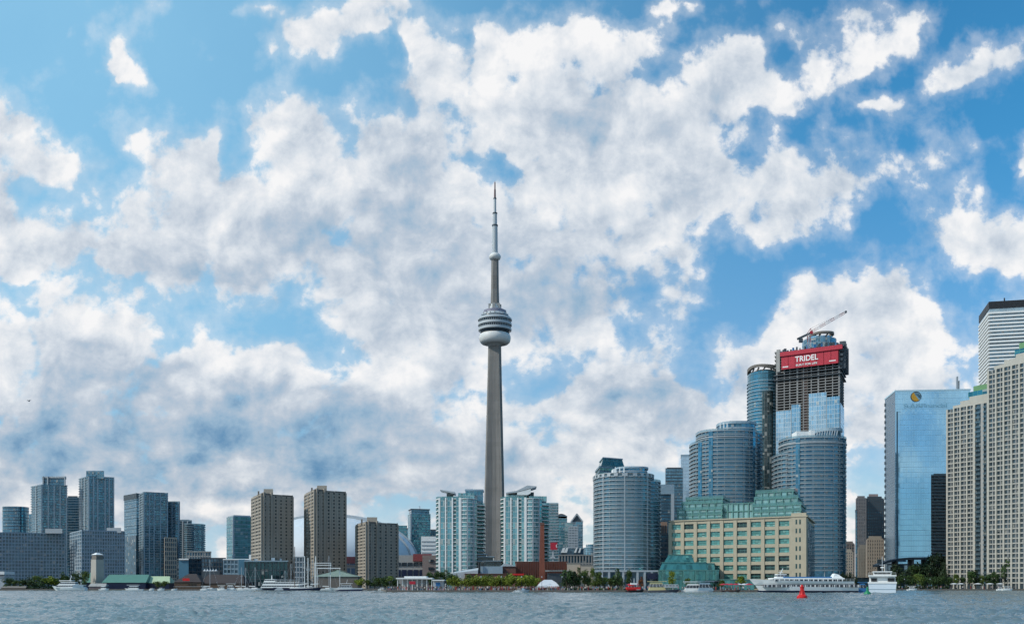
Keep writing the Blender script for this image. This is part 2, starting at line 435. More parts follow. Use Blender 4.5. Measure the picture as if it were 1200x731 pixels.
def glass(name, tint, bay=1.6, floor=3.0, mull=0.08, band=0.14, frame=(0.3, 0.33, 0.36), rough=0.08, metal=0.55, var=0.5,
          blind=0.12, blindcol=(0.45, 0.45, 0.42), tilt=0.02, u_shift=0.0):
    """window wall: panes that differ a little in tint, tilt and blinds, between mullions and floor bands (UVs in metres)"""
    m, t, b = newmat(name)
    uvn = t.nodes.new('ShaderNodeUVMap'); uvn.uv_map = 'uv'
    sp = t.nodes.new('ShaderNodeSeparateXYZ'); t.links.new(uvn.outputs[0], sp.inputs[0])
    a = M(t, 'DIVIDE', M(t, 'ADD', sp.outputs[0], u_shift), bay); c = M(t, 'DIVIDE', M(t, 'SUBTRACT', sp.outputs[1], ZG), floor)
    fa, fc = M(t, 'FRACT', a), M(t, 'FRACT', c)
    cell = XYZ(t, M(t, 'FLOOR', a), M(t, 'FLOOR', c), 0.0)
    wn = t.nodes.new('ShaderNodeTexWhiteNoise'); wn.noise_dimensions = '3D'; t.links.new(cell, wn.inputs['Vector'])
    mask = M(t, 'MAXIMUM', M(t, 'LESS_THAN', fa, mull), M(t, 'LESS_THAN', fc, band))
    big = NOISE(t, V(t, 'MULTIPLY', cell, (0.13, 0.09, 0.0)), 1.0, 2, 0.5)
    f = M(t, 'ADD', M(t, 'MULTIPLY', M(t, 'SUBTRACT', wn.outputs['Value'], 0.5), var), M(t, 'MULTIPLY_ADD', big, 0.5, 0.75))
    g = V(t, 'MULTIPLY', XYZ(t, *tint), XYZ(t, f, f, f))
    sr = t.nodes.new('ShaderNodeSeparateXYZ'); t.links.new(wn.outputs['Color'], sr.inputs[0])
    isb = M(t, 'LESS_THAN', sr.outputs[0], blind)
    part = M(t, 'MULTIPLY', isb, M(t, 'GREATER_THAN', fc, M(t, 'MULTIPLY', sr.outputs[1], 0.8)))
    g = MIXC(t, M(t, 'MULTIPLY', part, 0.65), g, blindcol)
    col = MIXC(t, mask, g, frame)
    t.links.new(col, b.inputs['Base Color'])
    opq = M(t, 'MAXIMUM', mask, M(t, 'MULTIPLY', part, 0.7))
    t.links.new(M(t, 'MULTIPLY', M(t, 'SUBTRACT', 1.0, opq), metal), b.inputs['Metallic'])
    t.links.new(M(t, 'MULTIPLY_ADD', opq, 0.35, rough), b.inputs['Roughness'])
    geo = t.nodes.new('ShaderNodeNewGeometry')
    nn = V(t, 'NORMALIZE', V(t, 'ADD', geo.outputs['Normal'], V(t, 'MULTIPLY', V(t, 'SUBTRACT', wn.outputs['Color'], (0.5, 0.5, 0.5)), (tilt, tilt, tilt * 1.5))))
    t.links.new(nn, b.inputs['Normal'])
    return m

MC = dict(
    concrete=plain('concrete', (0.36, 0.32, 0.27), 0.85, var=0.16, scale=0.12),
    concrete_dark=plain('concrete_dark', (0.17, 0.155, 0.14), 0.85, var=0.16),
    concrete_grey=plain('concrete_grey', (0.34, 0.34, 0.33), 0.85, var=0.15),
    cream=plain('cream_concrete', (0.43, 0.415, 0.37), 0.8, var=0.10),
    tan=plain('tan_concrete', (0.42, 0.375, 0.285), 0.85, var=0.12),
    beige=plain('beige_stone', (0.48, 0.40, 0.32), 0.85, var=0.12),
    white=plain('white_paint', (0.78, 0.79, 0.78), 0.5, var=0.05),
    palegrey=plain('pale_grey_panel', (0.42, 0.46, 0.49), 0.55, var=0.07),
    bluegrey=plain('blue_grey_panel', (0.26, 0.36, 0.43), 0.55, var=0.08),
    slate=plain('slate_panel', (0.06, 0.075, 0.09), 0.5, var=0.1),
    green=plain('green_metal', (0.10, 0.25, 0.23), 0.5, var=0.1),
    greenroof=plain('copper_green_roof', (0.09, 0.22, 0.18), 0.6, var=0.1),
    palegreen=plain('pale_green_roof', (0.42, 0.52, 0.34), 0.7, var=0.08),
    brick=plain('red_brick', (0.22, 0.075, 0.05), 0.9, var=0.2, scale=0.6),
    brick_dull=plain('dull_brick', (0.16, 0.08, 0.065), 0.9, var=0.2, scale=0.6),
    red=plain('red_wrap', (0.42, 0.022, 0.045), 0.6, var=0.1),
    redpaint=plain('red_paint', (0.60, 0.02, 0.02), 0.35, var=0.06),
    greenpaint=plain('green_paint', (0.02, 0.22, 0.10), 0.4, var=0.06),
    black=plain('black_steel', (0.02, 0.022, 0.026), 0.5, var=0.1),
    steel=plain('galvanised_steel', (0.35, 0.37, 0.39), 0.45, metal=0.5, var=0.1),
    navy=plain('navy_paint', (0.012, 0.02, 0.055), 0.35, var=0.05),
    bluepaint=plain('blue_paint', (0.03, 0.16, 0.38), 0.5, var=0.08),
    timber=plain('weathered_timber', (0.13, 0.09, 0.065), 0.9, var=0.25, scale=1.2),
    roofdark=plain('dark_shingle_roof', (0.055, 0.045, 0.045), 0.9, var=0.2, scale=0.8),
    canvas=plain('white_canvas', (0.58, 0.60, 0.63), 0.7, var=0.04),
    membrane=plain('dome_membrane', (0.62, 0.66, 0.70), 0.5, var=0.05, scale=0.03),
    darkglass=glass('dark_strip_glass', (0.035, 0.05, 0.065), 2.0, 3.0, 0.05, 0.05, (0.05, 0.06, 0.07), metal=0.25),
    hullwin=glass('boat_windows', (0.03, 0.04, 0.055), 1.3, 20.0, 0.12, 0.0, (0.6, 0.62, 0.63), metal=0.2, blind=0.05),
    gold=plain('gold_emblem', (0.55, 0.30, 0.03), 0.4, var=0.04),
)

# ------------------------------------------------------------------ footprints (counter-clockwise seen from above)
def fpr(px0, px1, Y, d):
    """near wall between two columns at distance Y; side walls follow the street that runs away there"""
    k = Y + d
    return [(X(px0, Y), Y), (X(px1, Y), Y), (X(px1, k), k), (X(px0, k), k)]
def fpq(l, c, r):
    """left, near and right corner given as (px, distance)"""
    a, b, e = [(X(*p), p[1]) for p in (l, c, r)]
    return [b, e, (a[0] + e[0] - b[0], a[1] + e[1] - b[1]), a]
def fpc(px0, px1, Y, d, n=44, pw=2.0, rot=0.0):
    """rounded plan: superellipse between two columns of the view, nearest point at Y"""
    cy = Y + d / 2; x0, x1 = X(px0, cy), X(px1, cy); cx = (x0 + x1) / 2; a = (x1 - x0) / 2; b = d / 2
    out = []
    for k in range(n):
        th = 2 * math.pi * k / n; c, s = math.cos(th), math.sin(th)
        out.append((cx + a * math.copysign(abs(c) ** (2 / pw), c), cy + b * math.copysign(abs(s) ** (2 / pw), s)))
    return out
def offset(fp, d):
    n = len(fp); out = []
    for i in range(n):
        p, a, b = Vector(fp[i]), Vector(fp[i - 1]), Vector(fp[(i + 1) % n])
        e1 = (p - a).normalized(); e2 = (b - p).normalized()
        n1 = Vector((e1.y, -e1.x)); n2 = Vector((e2.y, -e2.x)); m = (n1 + n2)
        k = d * 2 / max(m.length_squared, 0.6); out.append((p.x + m.x * k, p.y + m.y * k))
    return out
def shrink(fp, s, dx=0.0, dy=0.0):
    cx = sum(p[0] for p in fp) / len(fp); cy = sum(p[1] for p in fp) / len(fp)
    return [(cx + (p[0] - cx) * s + dx, cy + (p[1] - cy) * s + dy) for p in fp]
def centre(fp): return (sum(p[0] for p in fp) / len(fp), sum(p[1] for p in fp) / len(fp))

# ------------------------------------------------------------------ buildings
def body(root, fp, z0, z1, mat, roof=None, name='glazing'):
    return MB().prism(fp, z0, z1, 0, 1).obj(name, [mat, roof or MC['concrete_grey']], root)
def slabs(root, fp, z0, z1, nf, out=0.25, th=0.35, mat=None, rail=None, rail_h=1.05, name='floor_slab', skip_top=False, only=None):
    """one slab (with its railing) per storey, each a part of its own"""
    mat = mat or MC['palegrey']; mb = MB(); o_ = offset(fp, out)
    mb.prism(o_, z0 - th / 2, z0 + th / 2)
    if rail:
        ro = offset(fp, out - 0.03); ri = offset(fp, out - 0.11); n = len(fp)
        for i in range(n):
            j = (i + 1) % n
            for A, B in ((ro[i], ro[j]), (ri[j], ri[i])):
                mb.face([(A[0], A[1], z0 + th / 2), (B[0], B[1], z0 + th / 2), (B[0], B[1], z0 + rail_h), (A[0], A[1], z0 + rail_h)], None, 1)
            mb.face([(ro[i][0], ro[i][1], z0 + rail_h), (ro[j][0], ro[j][1], z0 + rail_h), (ri[j][0], ri[j][1], z0 + rail_h), (ri[i][0], ri[i][1], z0 + rail_h)], None, 0)
    o = mb.obj(name, [mat, rail or mat], root); fh = (z1 - z0) / nf
    for k in range(1, nf + (0 if skip_top else 1)): share(o, fh * k)
    return o
def edge_pt(p, q, t, out=0.0):
    d = Vector((q[0] - p[0], q[1] - p[1])); L = d.length; d /= L; nrm = Vector((d.y, -d.x))
    return (p[0] + d.x * L * t + nrm.x * out, p[1] + d.y * L * t + nrm.y * out), d, nrm, L
def pier(root, p, q, t, w, out, z0, z1, mat, inn=0.3, name='pier'):
    c, d, nrm, L = edge_pt(p, q, t)
    a = [(c[0] - d.x * w / 2 + nrm.x * out, c[1] - d.y * w / 2 + nrm.y * out), (c[0] + d.x * w / 2 + nrm.x * out, c[1] + d.y * w / 2 + nrm.y * out),
         (c[0] + d.x * w / 2 - nrm.x * inn, c[1] + d.y * w / 2 - nrm.y * inn), (c[0] - d.x * w / 2 - nrm.x * inn, c[1] - d.y * w / 2 - nrm.y * inn)]
    return MB().prism(a, z0, z1).obj(name, mat, root)
def grid(root, p, q, z0, z1, nb, nf, pw, sh, out, mat, sout=None, ts=None, spans=True, smat=None):
    """real relief on one straight wall: upright piers and one spandrel per storey"""
    ts = ts or [i / nb for i in range(nb + 1)]
    for t in ts: pier(root, p, q, t, pw, out, z0, z1, mat)
    if spans:
        so = out - 0.12 if sout is None else sout
        s = pier(root, p, q, 0.5, edge_pt(p, q, 0)[3] - pw * 0.2, so, z0 - sh * 0.2, z0 + sh * 0.8, smat or mat, name='spandrel')
        fh = (z1 - z0) / nf
        for k in range(1, nf + 1): share(s, fh * k)
def clutter(root, fp, z, n=4, mat=None, seed=1, hmax=3.0):
    """plant boxes on a flat roof"""
    r = random.Random(seed); cx, cy = centre(fp)
    for k in range(n):
        i = r.randrange(len(fp)); t = r.uniform(0.15, 0.65)
        x = cx + (fp[i][0] - cx) * t; y = cy + (fp[i][1] - cy) * t; w = r.uniform(1.2, 3.5); h = r.uniform(0.8, hmax)
        MB().box(x - w / 2, x + w / 2, y - w / 3, y + w / 3, z, z + h).obj('roof_plant', mat or MC['palegrey'], root)
def mast(root, x, y, z0, z1, w=0.25):
    MB().beam((x, y, z0), (x, y, z1), w, n=6).obj('antenna', MC['steel'], root)
def bld(name, label, fp, cat='building', group=None):
    c = centre(fp); return thing(name, label, cat, (c[0], c[1], ZG), group)
# ------------------------------------------------------------------ ground, quay and lake
def sheet(name, pts, z, mat):
    mb = MB(); mb.face([(x, y, z) for x, y in pts]); return struct(mb.obj(name, mat))
asphalt = plain('asphalt_ground', (0.07, 0.07, 0.07), 0.9, var=0.2, scale=0.05, streak=False)
promen = plain('promenade_paving', (0.26, 0.24, 0.21), 0.9, var=0.2, scale=0.3, streak=False)
quaymat = plain('quay_concrete', (0.15, 0.135, 0.12), 0.9, var=0.3, scale=0.5)
YL, YM, YR = 540.0, 392.0, 540.0
shore = [(-9000, YL), (X(446, YL), YL), (X(452, YM), YM), (X(1034, YM), YM), (X(1046, YR), YR), (9000, YR)]
sheet('ground', shore + [(9000, 14000), (-9000, 14000)], ZG, asphalt)
mbq = MB()
for (a, b) in zip(shore, shore[1:]):
    mbq.face([(a[0], a[1], -3), (b[0], b[1], -3), (b[0], b[1], ZG + 0.15), (a[0], a[1], ZG + 0.15)])
    mbq.face([(a[0], a[1], ZG + 0.15), (b[0], b[1], ZG + 0.15), (b[0], b[1] + 1.2, ZG + 0.15), (a[0], a[1] + 1.2, ZG + 0.15)])
    mbq.face([(b[0], b[1] + 1.2, ZG - .5), (a[0], a[1] + 1.2, ZG - .5), (a[0], a[1] + 1.2, ZG + 0.15), (b[0], b[1] + 1.2, ZG + 0.15)])
struct(mbq.obj('quay', quaymat))
struct(MB().box(X(452, YM) + 1, X(1034, YM) - 1, YM + 1.3, YM + 26, ZG - 0.3, ZG + 0.008).obj('promenade_path', promen))

# lake: one displaced sheet, fine where the camera sees the waves
def wave_h(x, y):
    h = np.zeros_like(x); rw = random.Random(3)
    for k in range(60):
        lam = 0.6 * (1.045 ** k); a = rw.gauss(0.2, 0.8)
        kx, ky = math.sin(a) * 2 * math.pi / lam, math.cos(a) * 2 * math.pi / lam
        amp = 0.0100 * min(lam, 1.3) ** 0.9
        ph = rw.uniform(0, 6.28) + 1.6 * np.sin(x * rw.uniform(0.02, 0.12) + y * rw.uniform(0.01, 0.06) + rw.uniform(0, 6)) + 1.2 * np.sin(x * rw.uniform(-0.2, 0.2) + y * rw.uniform(0.05, 0.15))
        s_ = np.sin(kx * x + ky * y + ph)
        h += amp * (1 - 2 * np.abs(s_)) if k % 3 == 0 else amp * s_
    for k in range(14):      # short steep wavelets that come and go
        lam = rw.uniform(1.6, 4.2); a = rw.gauss(0.1, 0.45); kx, ky = math.sin(a) * 2 * math.pi / lam, math.cos(a) * 2 * math.pi / lam
        mask = np.clip(np.sin(x * rw.uniform(.05, .25) + rw.uniform(0, 6)) * np.sin(y * rw.uniform(.04, .16) + x * rw.uniform(-.08, .08) + rw.uniform(0, 6)) - .35, 0, 1)
        h += 0.30 * mask * np.clip(np.sin(kx * x + ky * y + 1.1 * np.sin(x * .21 + k)), 0, 1) ** 5
    return h
m, t, b = newmat('lake_water')
tcw = t.nodes.new('ShaderNodeTexCoord'); pw_ = tcw.outputs['Object']
gust = NOISE(t, V(t, 'MULTIPLY', pw_, (0.010, 0.022, 0.0)), 1.0, 4, 0.6)
b.inputs['Base Color'].default_value = (0.016, 0.045, 0.055, 1)
t.links.new(MIXC(t, gust, (0.12, 0.18, 0.20, 1), (0.20, 0.26, 0.275, 1)), b.inputs['Base Color'])
b.inputs['IOR'].default_value = 1.333
t.links.new(MAPR(t, gust, 0.3, 0.7, 0.10, 0.22), b.inputs['Roughness'])
rip = M(t, 'ADD', NOISE(t, V(t, 'MULTIPLY', pw_, (1.0, 1.5, 1.0)), 1.4, 4, 0.65), M(t, 'MULTIPLY', NOISE(t, V(t, 'MULTIPLY', pw_, (1.0, 1.7, 1.0)), 0.33, 3, 0.6), 2.2))
bp = t.nodes.new('ShaderNodeBump'); bp.inputs['Strength'].default_value = 1.0; bp.inputs['Distance'].default_value = 0.05
t.links.new(rip, bp.inputs['Height']); t.links.new(bp.outputs[0], b.inputs['Normal'])
water_mat = m
ys = [-400, -100, 0, 40] + list(np.geomspace(66, 545, 560))
xs_t = np.linspace(-1, 1, 520)
vv_, ff_ = [], []
rows = []
for y in ys:
    half = 0.56 * max(y, 60) + 6
    xx = np.concatenate([[-9000], xs_t * half, [9000]])
    yy = np.full_like(xx, y)
    hh = wave_h(xx, yy) if y >= 60 else np.zeros_like(xx)
    hh[0] = hh[-1] = 0
    hh *= 1.0 if y > 60 else 0.0
    rows.append(np.stack([xx, yy, hh], 1))
P = np.concatenate(rows); nx = len(rows[0]); ny = len(rows)
me = bpy.data.meshes.new('lake')
idx = np.arange(nx * ny).reshape(ny, nx)
q = np.stack([idx[:-1, :-1], idx[:-1, 1:], idx[1:, 1:], idx[1:, :-1]], -1).reshape(-1, 4)
me.vertices.add(len(P)); me.vertices.foreach_set('co', P.astype(np.float32).ravel())
me.loops.add(q.size); me.loops.foreach_set('vertex_index', q.ravel().astype(np.int32))
me.polygons.add(len(q)); me.polygons.foreach_set('loop_start', np.arange(0, q.size, 4, dtype=np.int32))
me.polygons.foreach_set('loop_total', np.full(len(q), 4, np.int32))
me.polygons.foreach_set('use_smooth', np.ones(len(q), bool))
me.update(); me.validate(); me.materials.append(water_mat)
lake = bpy.data.objects.new('lake_water', me); COL.objects.link(lake); struct(lake)

# ------------------------------------------------------------------ towers on the left
G_TEAL = glass('teal_condo_glass', (0.10, 0.25, 0.33), 2.0, 3.0, 0.14, 0.16, (0.22, 0.29, 0.34), var=0.9, blind=0.16)
G_SLAB = glass('dark_bay_glass', (0.05, 0.10, 0.14), 2.6, 3.0, 0.0, 0.0, (0.2, 0.25, 0.3), var=0.9, blind=0.10, metal=0.4)
G_BLUE = glass('blue_office_glass', (0.10, 0.22, 0.30), 1.8, 3.4, 0.08, 0.22, (0.05, 0.09, 0.12), var=0.5, blind=0.06)
G_TURQ = glass('turquoise_glass', (0.09, 0.27, 0.31), 2.4, 3.6, 0.10, 0.2, (0.10, 0.20, 0.24), var=0.6, blind=0.1)
def railglass(name, col, clear=0.55):
    m, t, b = newmat(name); b.inputs['Base Color'].default_value = (*col, 1); b.inputs['Roughness'].default_value = 0.12; b.inputs['Metallic'].default_value = 0.3
    tr = t.nodes.new('ShaderNodeBsdfTransparent'); tr.inputs[0].default_value = (0.80, 0.90, 0.92, 1); mx = t.nodes.new('ShaderNodeMixShader'); mx.inputs[0].default_value = clear
    out = [n for n in t.nodes if n.type == 'OUTPUT_MATERIAL'][0]
    t.links.new(b.outputs[0], mx.inputs[1]); t.links.new(tr.outputs[0], mx.inputs[2]); t.links.new(mx.outputs[0], out.inputs[0]); return m
RAILG = railglass('blue_glass_railing', (0.10, 0.18, 0.23))
RAILT = railglass('teal_glass_railing', (0.16, 0.34, 0.34))
RAILP = railglass('pale_glass_railing', (0.24, 0.34, 0.40), 0.6)

# low white-framed slab blocks behind the park
MUTED_BLUE = plain('muted_blue_panel', (0.07, 0.19, 0.28), 0.5, var=.08)
def slab_block(label, l, c, r, top, nb_l, nb, nf, seed):
    fp = fpq(l, c, r); z1 = Zp(top, c[1]); root = bld('apartment_block', label, fp, group='slab apartment blocks with white window grids')
    body(root, fp, ZG, z1, G_SLAB)
    fh = (z1 - ZG) / nf
    for (p, q, n) in ((fp[3], fp[0], nb_l), (fp[0], fp[1], nb)):
        grid(root, p, q, ZG, z1, n, nf, 0.75, 0.85, 0.35, GRIDM)
    return root, fp, z1
GRIDM = plain('pale_blue_grid_frame', (0.30, 0.37, 0.43), 0.7, var=0.08)
r_, fp, z1 = slab_block('wide low apartment slab with a pale window grid at the left edge', (-40, 900), (-20, 880), (76, 905), 623.5, 3, 26, 16, 1)
MB().prism(fpr(53, 73, 892, 8), z1, z1 + 4).obj('penthouse', MC['palegrey'], r_)
r_, fp, z1 = slab_block('low apartment slab with a pale window grid directly behind the pale stone tower', (82, 925), (96, 880), (146, 895), 621.5, 7, 17, 16, 2)
MB().prism(fpr(125, 142, 892, 8), z1 - 1, z1 + 3.4).obj('penthouse', MC['palegrey'], r_)

# round teal tower
fp = fpc(5, 32, 1150, 24, 36, 2.6); z1 = Zp(593, 1150)
r_ = bld('teal_tower', 'short rounded teal glass tower rising behind the wide slab at the left edge', fp, 'skyscraper')
body(r_, fp, ZG, z1, G_BLUE); slabs(r_, fp, z1 - 63, z1, 15, 0.3, 0.5, MC['bluegrey'])
# thin tower behind it
fp = fpr(33.5, 39, 1220, 20); r_ = bld('far_tower', 'sliver of a pale tower between the rounded teal tower and the stepped condo tower', fp, 'skyscraper')
body(r_, fp, ZG, Zp(602, 1220), G_TEAL); slabs(r_, fp, Zp(640, 1220), Zp(602, 1220), 9, 0.3, 0.5)

# stepped condo towers
def condo(name, label, parts, rail=True, group='glass condominium towers on the left skyline', th=0.45, pent=None):
    """parts: (footprint, top row, distance, storeys, glass) stacked side by side into one tower"""
    root = bld(name, label, parts[0][0], 'skyscraper', group)
    for fp, top, Y, nf, g in parts:
        z1 = Zp(top, Y); body(root, fp, ZG, z1, g, MC['bluegrey'])
        z0 = Zp(662, Y) if Y > 700 else ZG + 4
        slabs(root, fp, z0, z1, nf, 0.7, th, MC['bluegrey'], RAILG if rail else None, 0.9)
    return root
def ribs(root, p, q, ts, w, out, z0, z1, mat): 
    for t_ in ts: pier(root, p, q, t_, w, out, z0, z1, mat)
f1 = fpq((37, 1120), (49, 1095), (78, 1105))
r_ = condo('condo_tower', 'stepped blue glass condo tower with an open frame on its roof', [(f1, 568, 1095, 32, G_TEAL)])
z1 = Zp(568, 1095)
ribs(r_, f1[0], f1[1], (0.0, 0.26, 0.5, 0.74, 1.0), 1.3, 0.9, ZG, z1, MC['palegrey']); ribs(r_, f1[3], f1[0], (0.5,), 1.3, 0.9, ZG, z1, MC['palegrey'])
f2 = fpr(50, 77, 1102, 14); body(r_, f2, z1, Zp(560, 1100), G_BLUE, name='penthouse')
MB().prism(offset(f2, 0.6), Zp(559.5, 1100), Zp(557.5, 1100)).obj('roof_frame', MC['palegrey'], r_)
for px in (50.5, 56, 76): MB().beam((X(px, 1101), 1101, z1), (X(px, 1101), 1101, Zp(557.5, 1100)), 1.2).obj('roof_post', MC['palegrey'], r_)
fp = fpr(78, 92.5, 1160, 22)
r_ = condo('condo_tower', 'darker lower tower squeezed between the two tallest condo towers at left', [(fp, 583, 1160, 26, G_TEAL)])
MB().prism(shrink(fp, 0.8), Zp(583, 1160), Zp(580.5, 1160)).obj('penthouse', MC['slate'], r_)
f1 = fpq((93, 1120), (104, 1090), (133, 1105))
r_ = condo('condo_tower', 'tallest condo tower of the left cluster, pale ribbed with a raised flat crown', [(f1, 558, 1090, 35, G_TEAL)])
z1 = Zp(558, 1090); ribs(r_, f1[0], f1[1], (0.0, 0.18, 0.35, 0.65, 0.82, 1.0), 1.3, 0.9, ZG, z1, MC['palegrey']); ribs(r_, f1[3], f1[0], (0.33, 0.66), 1.3, 0.9, ZG, z1, MC['palegrey'])
body(r_, fpr(101, 122, 1094, 16), z1 - 2, Zp(551, 1092), G_TEAL, MC['palegrey'], 'penthouse')

# dark office slab with lit glass west face
f1 = fpq((145.5, 985), (160, 960), (167, 968))
r_ = bld('office_tower', 'slim glass office tower with a black top band, left of the broad stepped condo', f1, 'skyscraper')
z1 = Zp(578, 960); body(r_, f1, ZG, z1, G_BLUE, MC['slate'])
MB().prism(offset(f1, 0.5), Zp(583.5, 960), z1 + 0.5).obj('crown', MC['slate'], r_)
slabs(r_, f1, Zp(626, 960), Zp(584, 960), 14, 0.15, 0.4, MC['bluegrey'])
MB().prism(offset(fpq((145.5, 985), (160, 960), (167, 968)), 1.2), ZG, Zp(627, 960)).obj('base_block', G_SLAB, r_)

# broad condo with stepped right shoulder
a1 = fpq((163.5, 930), (169, 905), (196, 915)); a2 = fpr(192, 210, 925, 20)
r_ = condo('condo_tower', 'broad dark blue condo with a stepped right shoulder, right of the black-banded slim tower', [(a1, 577, 905, 29, G_TEAL), (a2, 588, 925, 25, G_TEAL)])
z1 = Zp(577, 905)
ribs(r_, a1[0], a1[1], (0.0, 0.22, 0.42, 0.7, 1.0), 0.9, 0.9, ZG, z1, MC['bluegrey']); ribs(r_, a1[3], a1[0], (0.2, 0.8), 1.2, 0.9, ZG, z1, MC['palegrey'])
ribs(r_, a2[0], a2[1], (0.55, 0.98), 0.9, 0.9, ZG, Zp(588, 925), MC['bluegrey'])
MB().prism(shrink(a1, 0.8), z1, Zp(575.4, 905)).obj('penthouse', MC['slate'], r_)
pb = fpq((192, 912), (193, 903), (207, 910)); rb = bld('podium_block', 'small pale grid-fronted block at the foot of the broad stepped condo', pb)
body(rb, pb, ZG, Zp(630, 903), G_SLAB); grid(rb, pb[0], pb[1], ZG, Zp(630, 903), 6, 11, 0.6, 1.0, 0.3, MC['beige'])
# far condo pair
a1 = fpr(208, 224, 960, 18); a2 = fpc(218, 238.5, 955, 22, 32, 2.8)
r_ = condo('condo_tower', 'shorter condo with a rounded, stepped right end above the blue mid-rise', [(a1, 610, 960, 20, G_TEAL), (a2, 614, 955, 19, G_TEAL)])
ribs(r_, a1[0], a1[1], (0.05, 0.4, 0.75), 1.1, 0.9, ZG, Zp(610, 960), MC['palegrey'])
MB().prism(fpr(211, 222, 962, 8), Zp(610, 960), Zp(608, 960)).obj('penthouse', MC['palegrey'], r_)

# mid-rises between the left cluster and the marina
def midrise(name, label, fp, top, Y, g, frame, nb, nf, cap=None, pw=0.5, sh=1.0, left=True, cat='building', group=None):
    z1 = Zp(top, Y); root = bld(name, label, fp, cat, group); body(root, fp, ZG, z1, g)
    grid(root, fp[0], fp[1], ZG, z1, nb, nf, pw, sh, 0.3, frame)
    if left: grid(root, fp[3], fp[0], ZG, z1, max(2, nb // 3), nf, pw, sh, 0.3, frame)
    MB().prism(offset(fp, 0.5), z1, z1 + 0.7).obj('parapet', cap or frame, root)
    return root
midrise('mid_rise', 'pale beige flat-topped block stepping up behind the blue mid-rise', fpr(219, 247, 850, 24), 646.5, 850, G_SLAB, MC['concrete_grey'], 9, 8)
r_ = midrise('mid_rise', 'blue-panelled mid-rise with open dark balconies on its right half', fpq((208, 800), (210, 780), (236, 790)), 655, 780, G_SLAB, MC['slate'], 5, 7)
MB().prism(fpr(209.5, 221, 778, 2), ZG, Zp(655.5, 778)).obj('blue_panel', MUTED_BLUE, r_)
MB().prism(fpr(209.5, 221, 777, 3), Zp(655.5, 777), Zp(653.8, 777)).obj('white_cap', MC['white'], r_)
midrise('mid_rise', 'low dark glass block between the beige block and the turquoise tower', fpr(236, 264, 840, 24), 654, 840, G_SLAB, MC['slate'], 8, 7)
r_ = midrise('mid_rise', 'grey mid-rise with a blue corner tower and white roof edge above the marina pavilion', fpr(262, 292, 700, 20), 655.5, 700, G_SLAB, MC['bluegrey'], 7, 6, MC['white'])
MB().prism(fpr(279.5, 287, 697.5, 6), ZG, Zp(655, 697)).obj('blue_panel', MUTED_BLUE, r_)
r_ = midrise('mid_rise', 'wide dark glass hall in front of the left brown concrete tower', fpr(287, 337, 690, 30), 657.5, 690, glass('dark_teal_wall', (0.02, 0.07, 0.085), 2.2, 4.2, 0.06, 0.05, (0.01, 0.02, 0.025)), MC['slate'], 11, 3, MC['bluegrey'], 0.3, 0.4)
for i, px in enumerate((293, 300, 308, 320, 329)):
    w = 2.2 if i % 2 else 1.2
    MB().prism(fpr(px - w, px + w, 700 + i, 4), Zp(657, 700), Zp(657, 700) + (4.5, 1.6, 3, 2.4, 2)[i]).obj('roof_plant', MC['white' if i in (0, 3) else 'palegrey'], r_)
midrise('mid_rise', 'blue-grey low block behind the masts between the two concrete towers', fpr(330, 358, 900, 20), 652.5, 900, G_SLAB, MC['palegrey'], 8, 6)

# turquoise tower
fp = fpq((265.5, 1010), (273, 990), (295, 1000)); z1 = Zp(604.5, 990)
r_ = bld('turquoise_tower', 'turquoise glass office tower with a vertical white fin, left of the brown concrete towers', fp, 'skyscraper')
body(r_, fp, ZG, z1, G_TURQ, MC['palegrey']); slabs(r_, fp, ZG + 3, z1, 17, 0.15, 0.5, MC['bluegrey'])
pier(r_, fp[0], fp[1], 0.02, 1.6, 0.5, ZG, z1, MC['palegrey'], name='fin'); MB().prism(shrink(fp, 0.9), z1, z1 + 1.4).obj('crown', MC['palegrey'], r_)

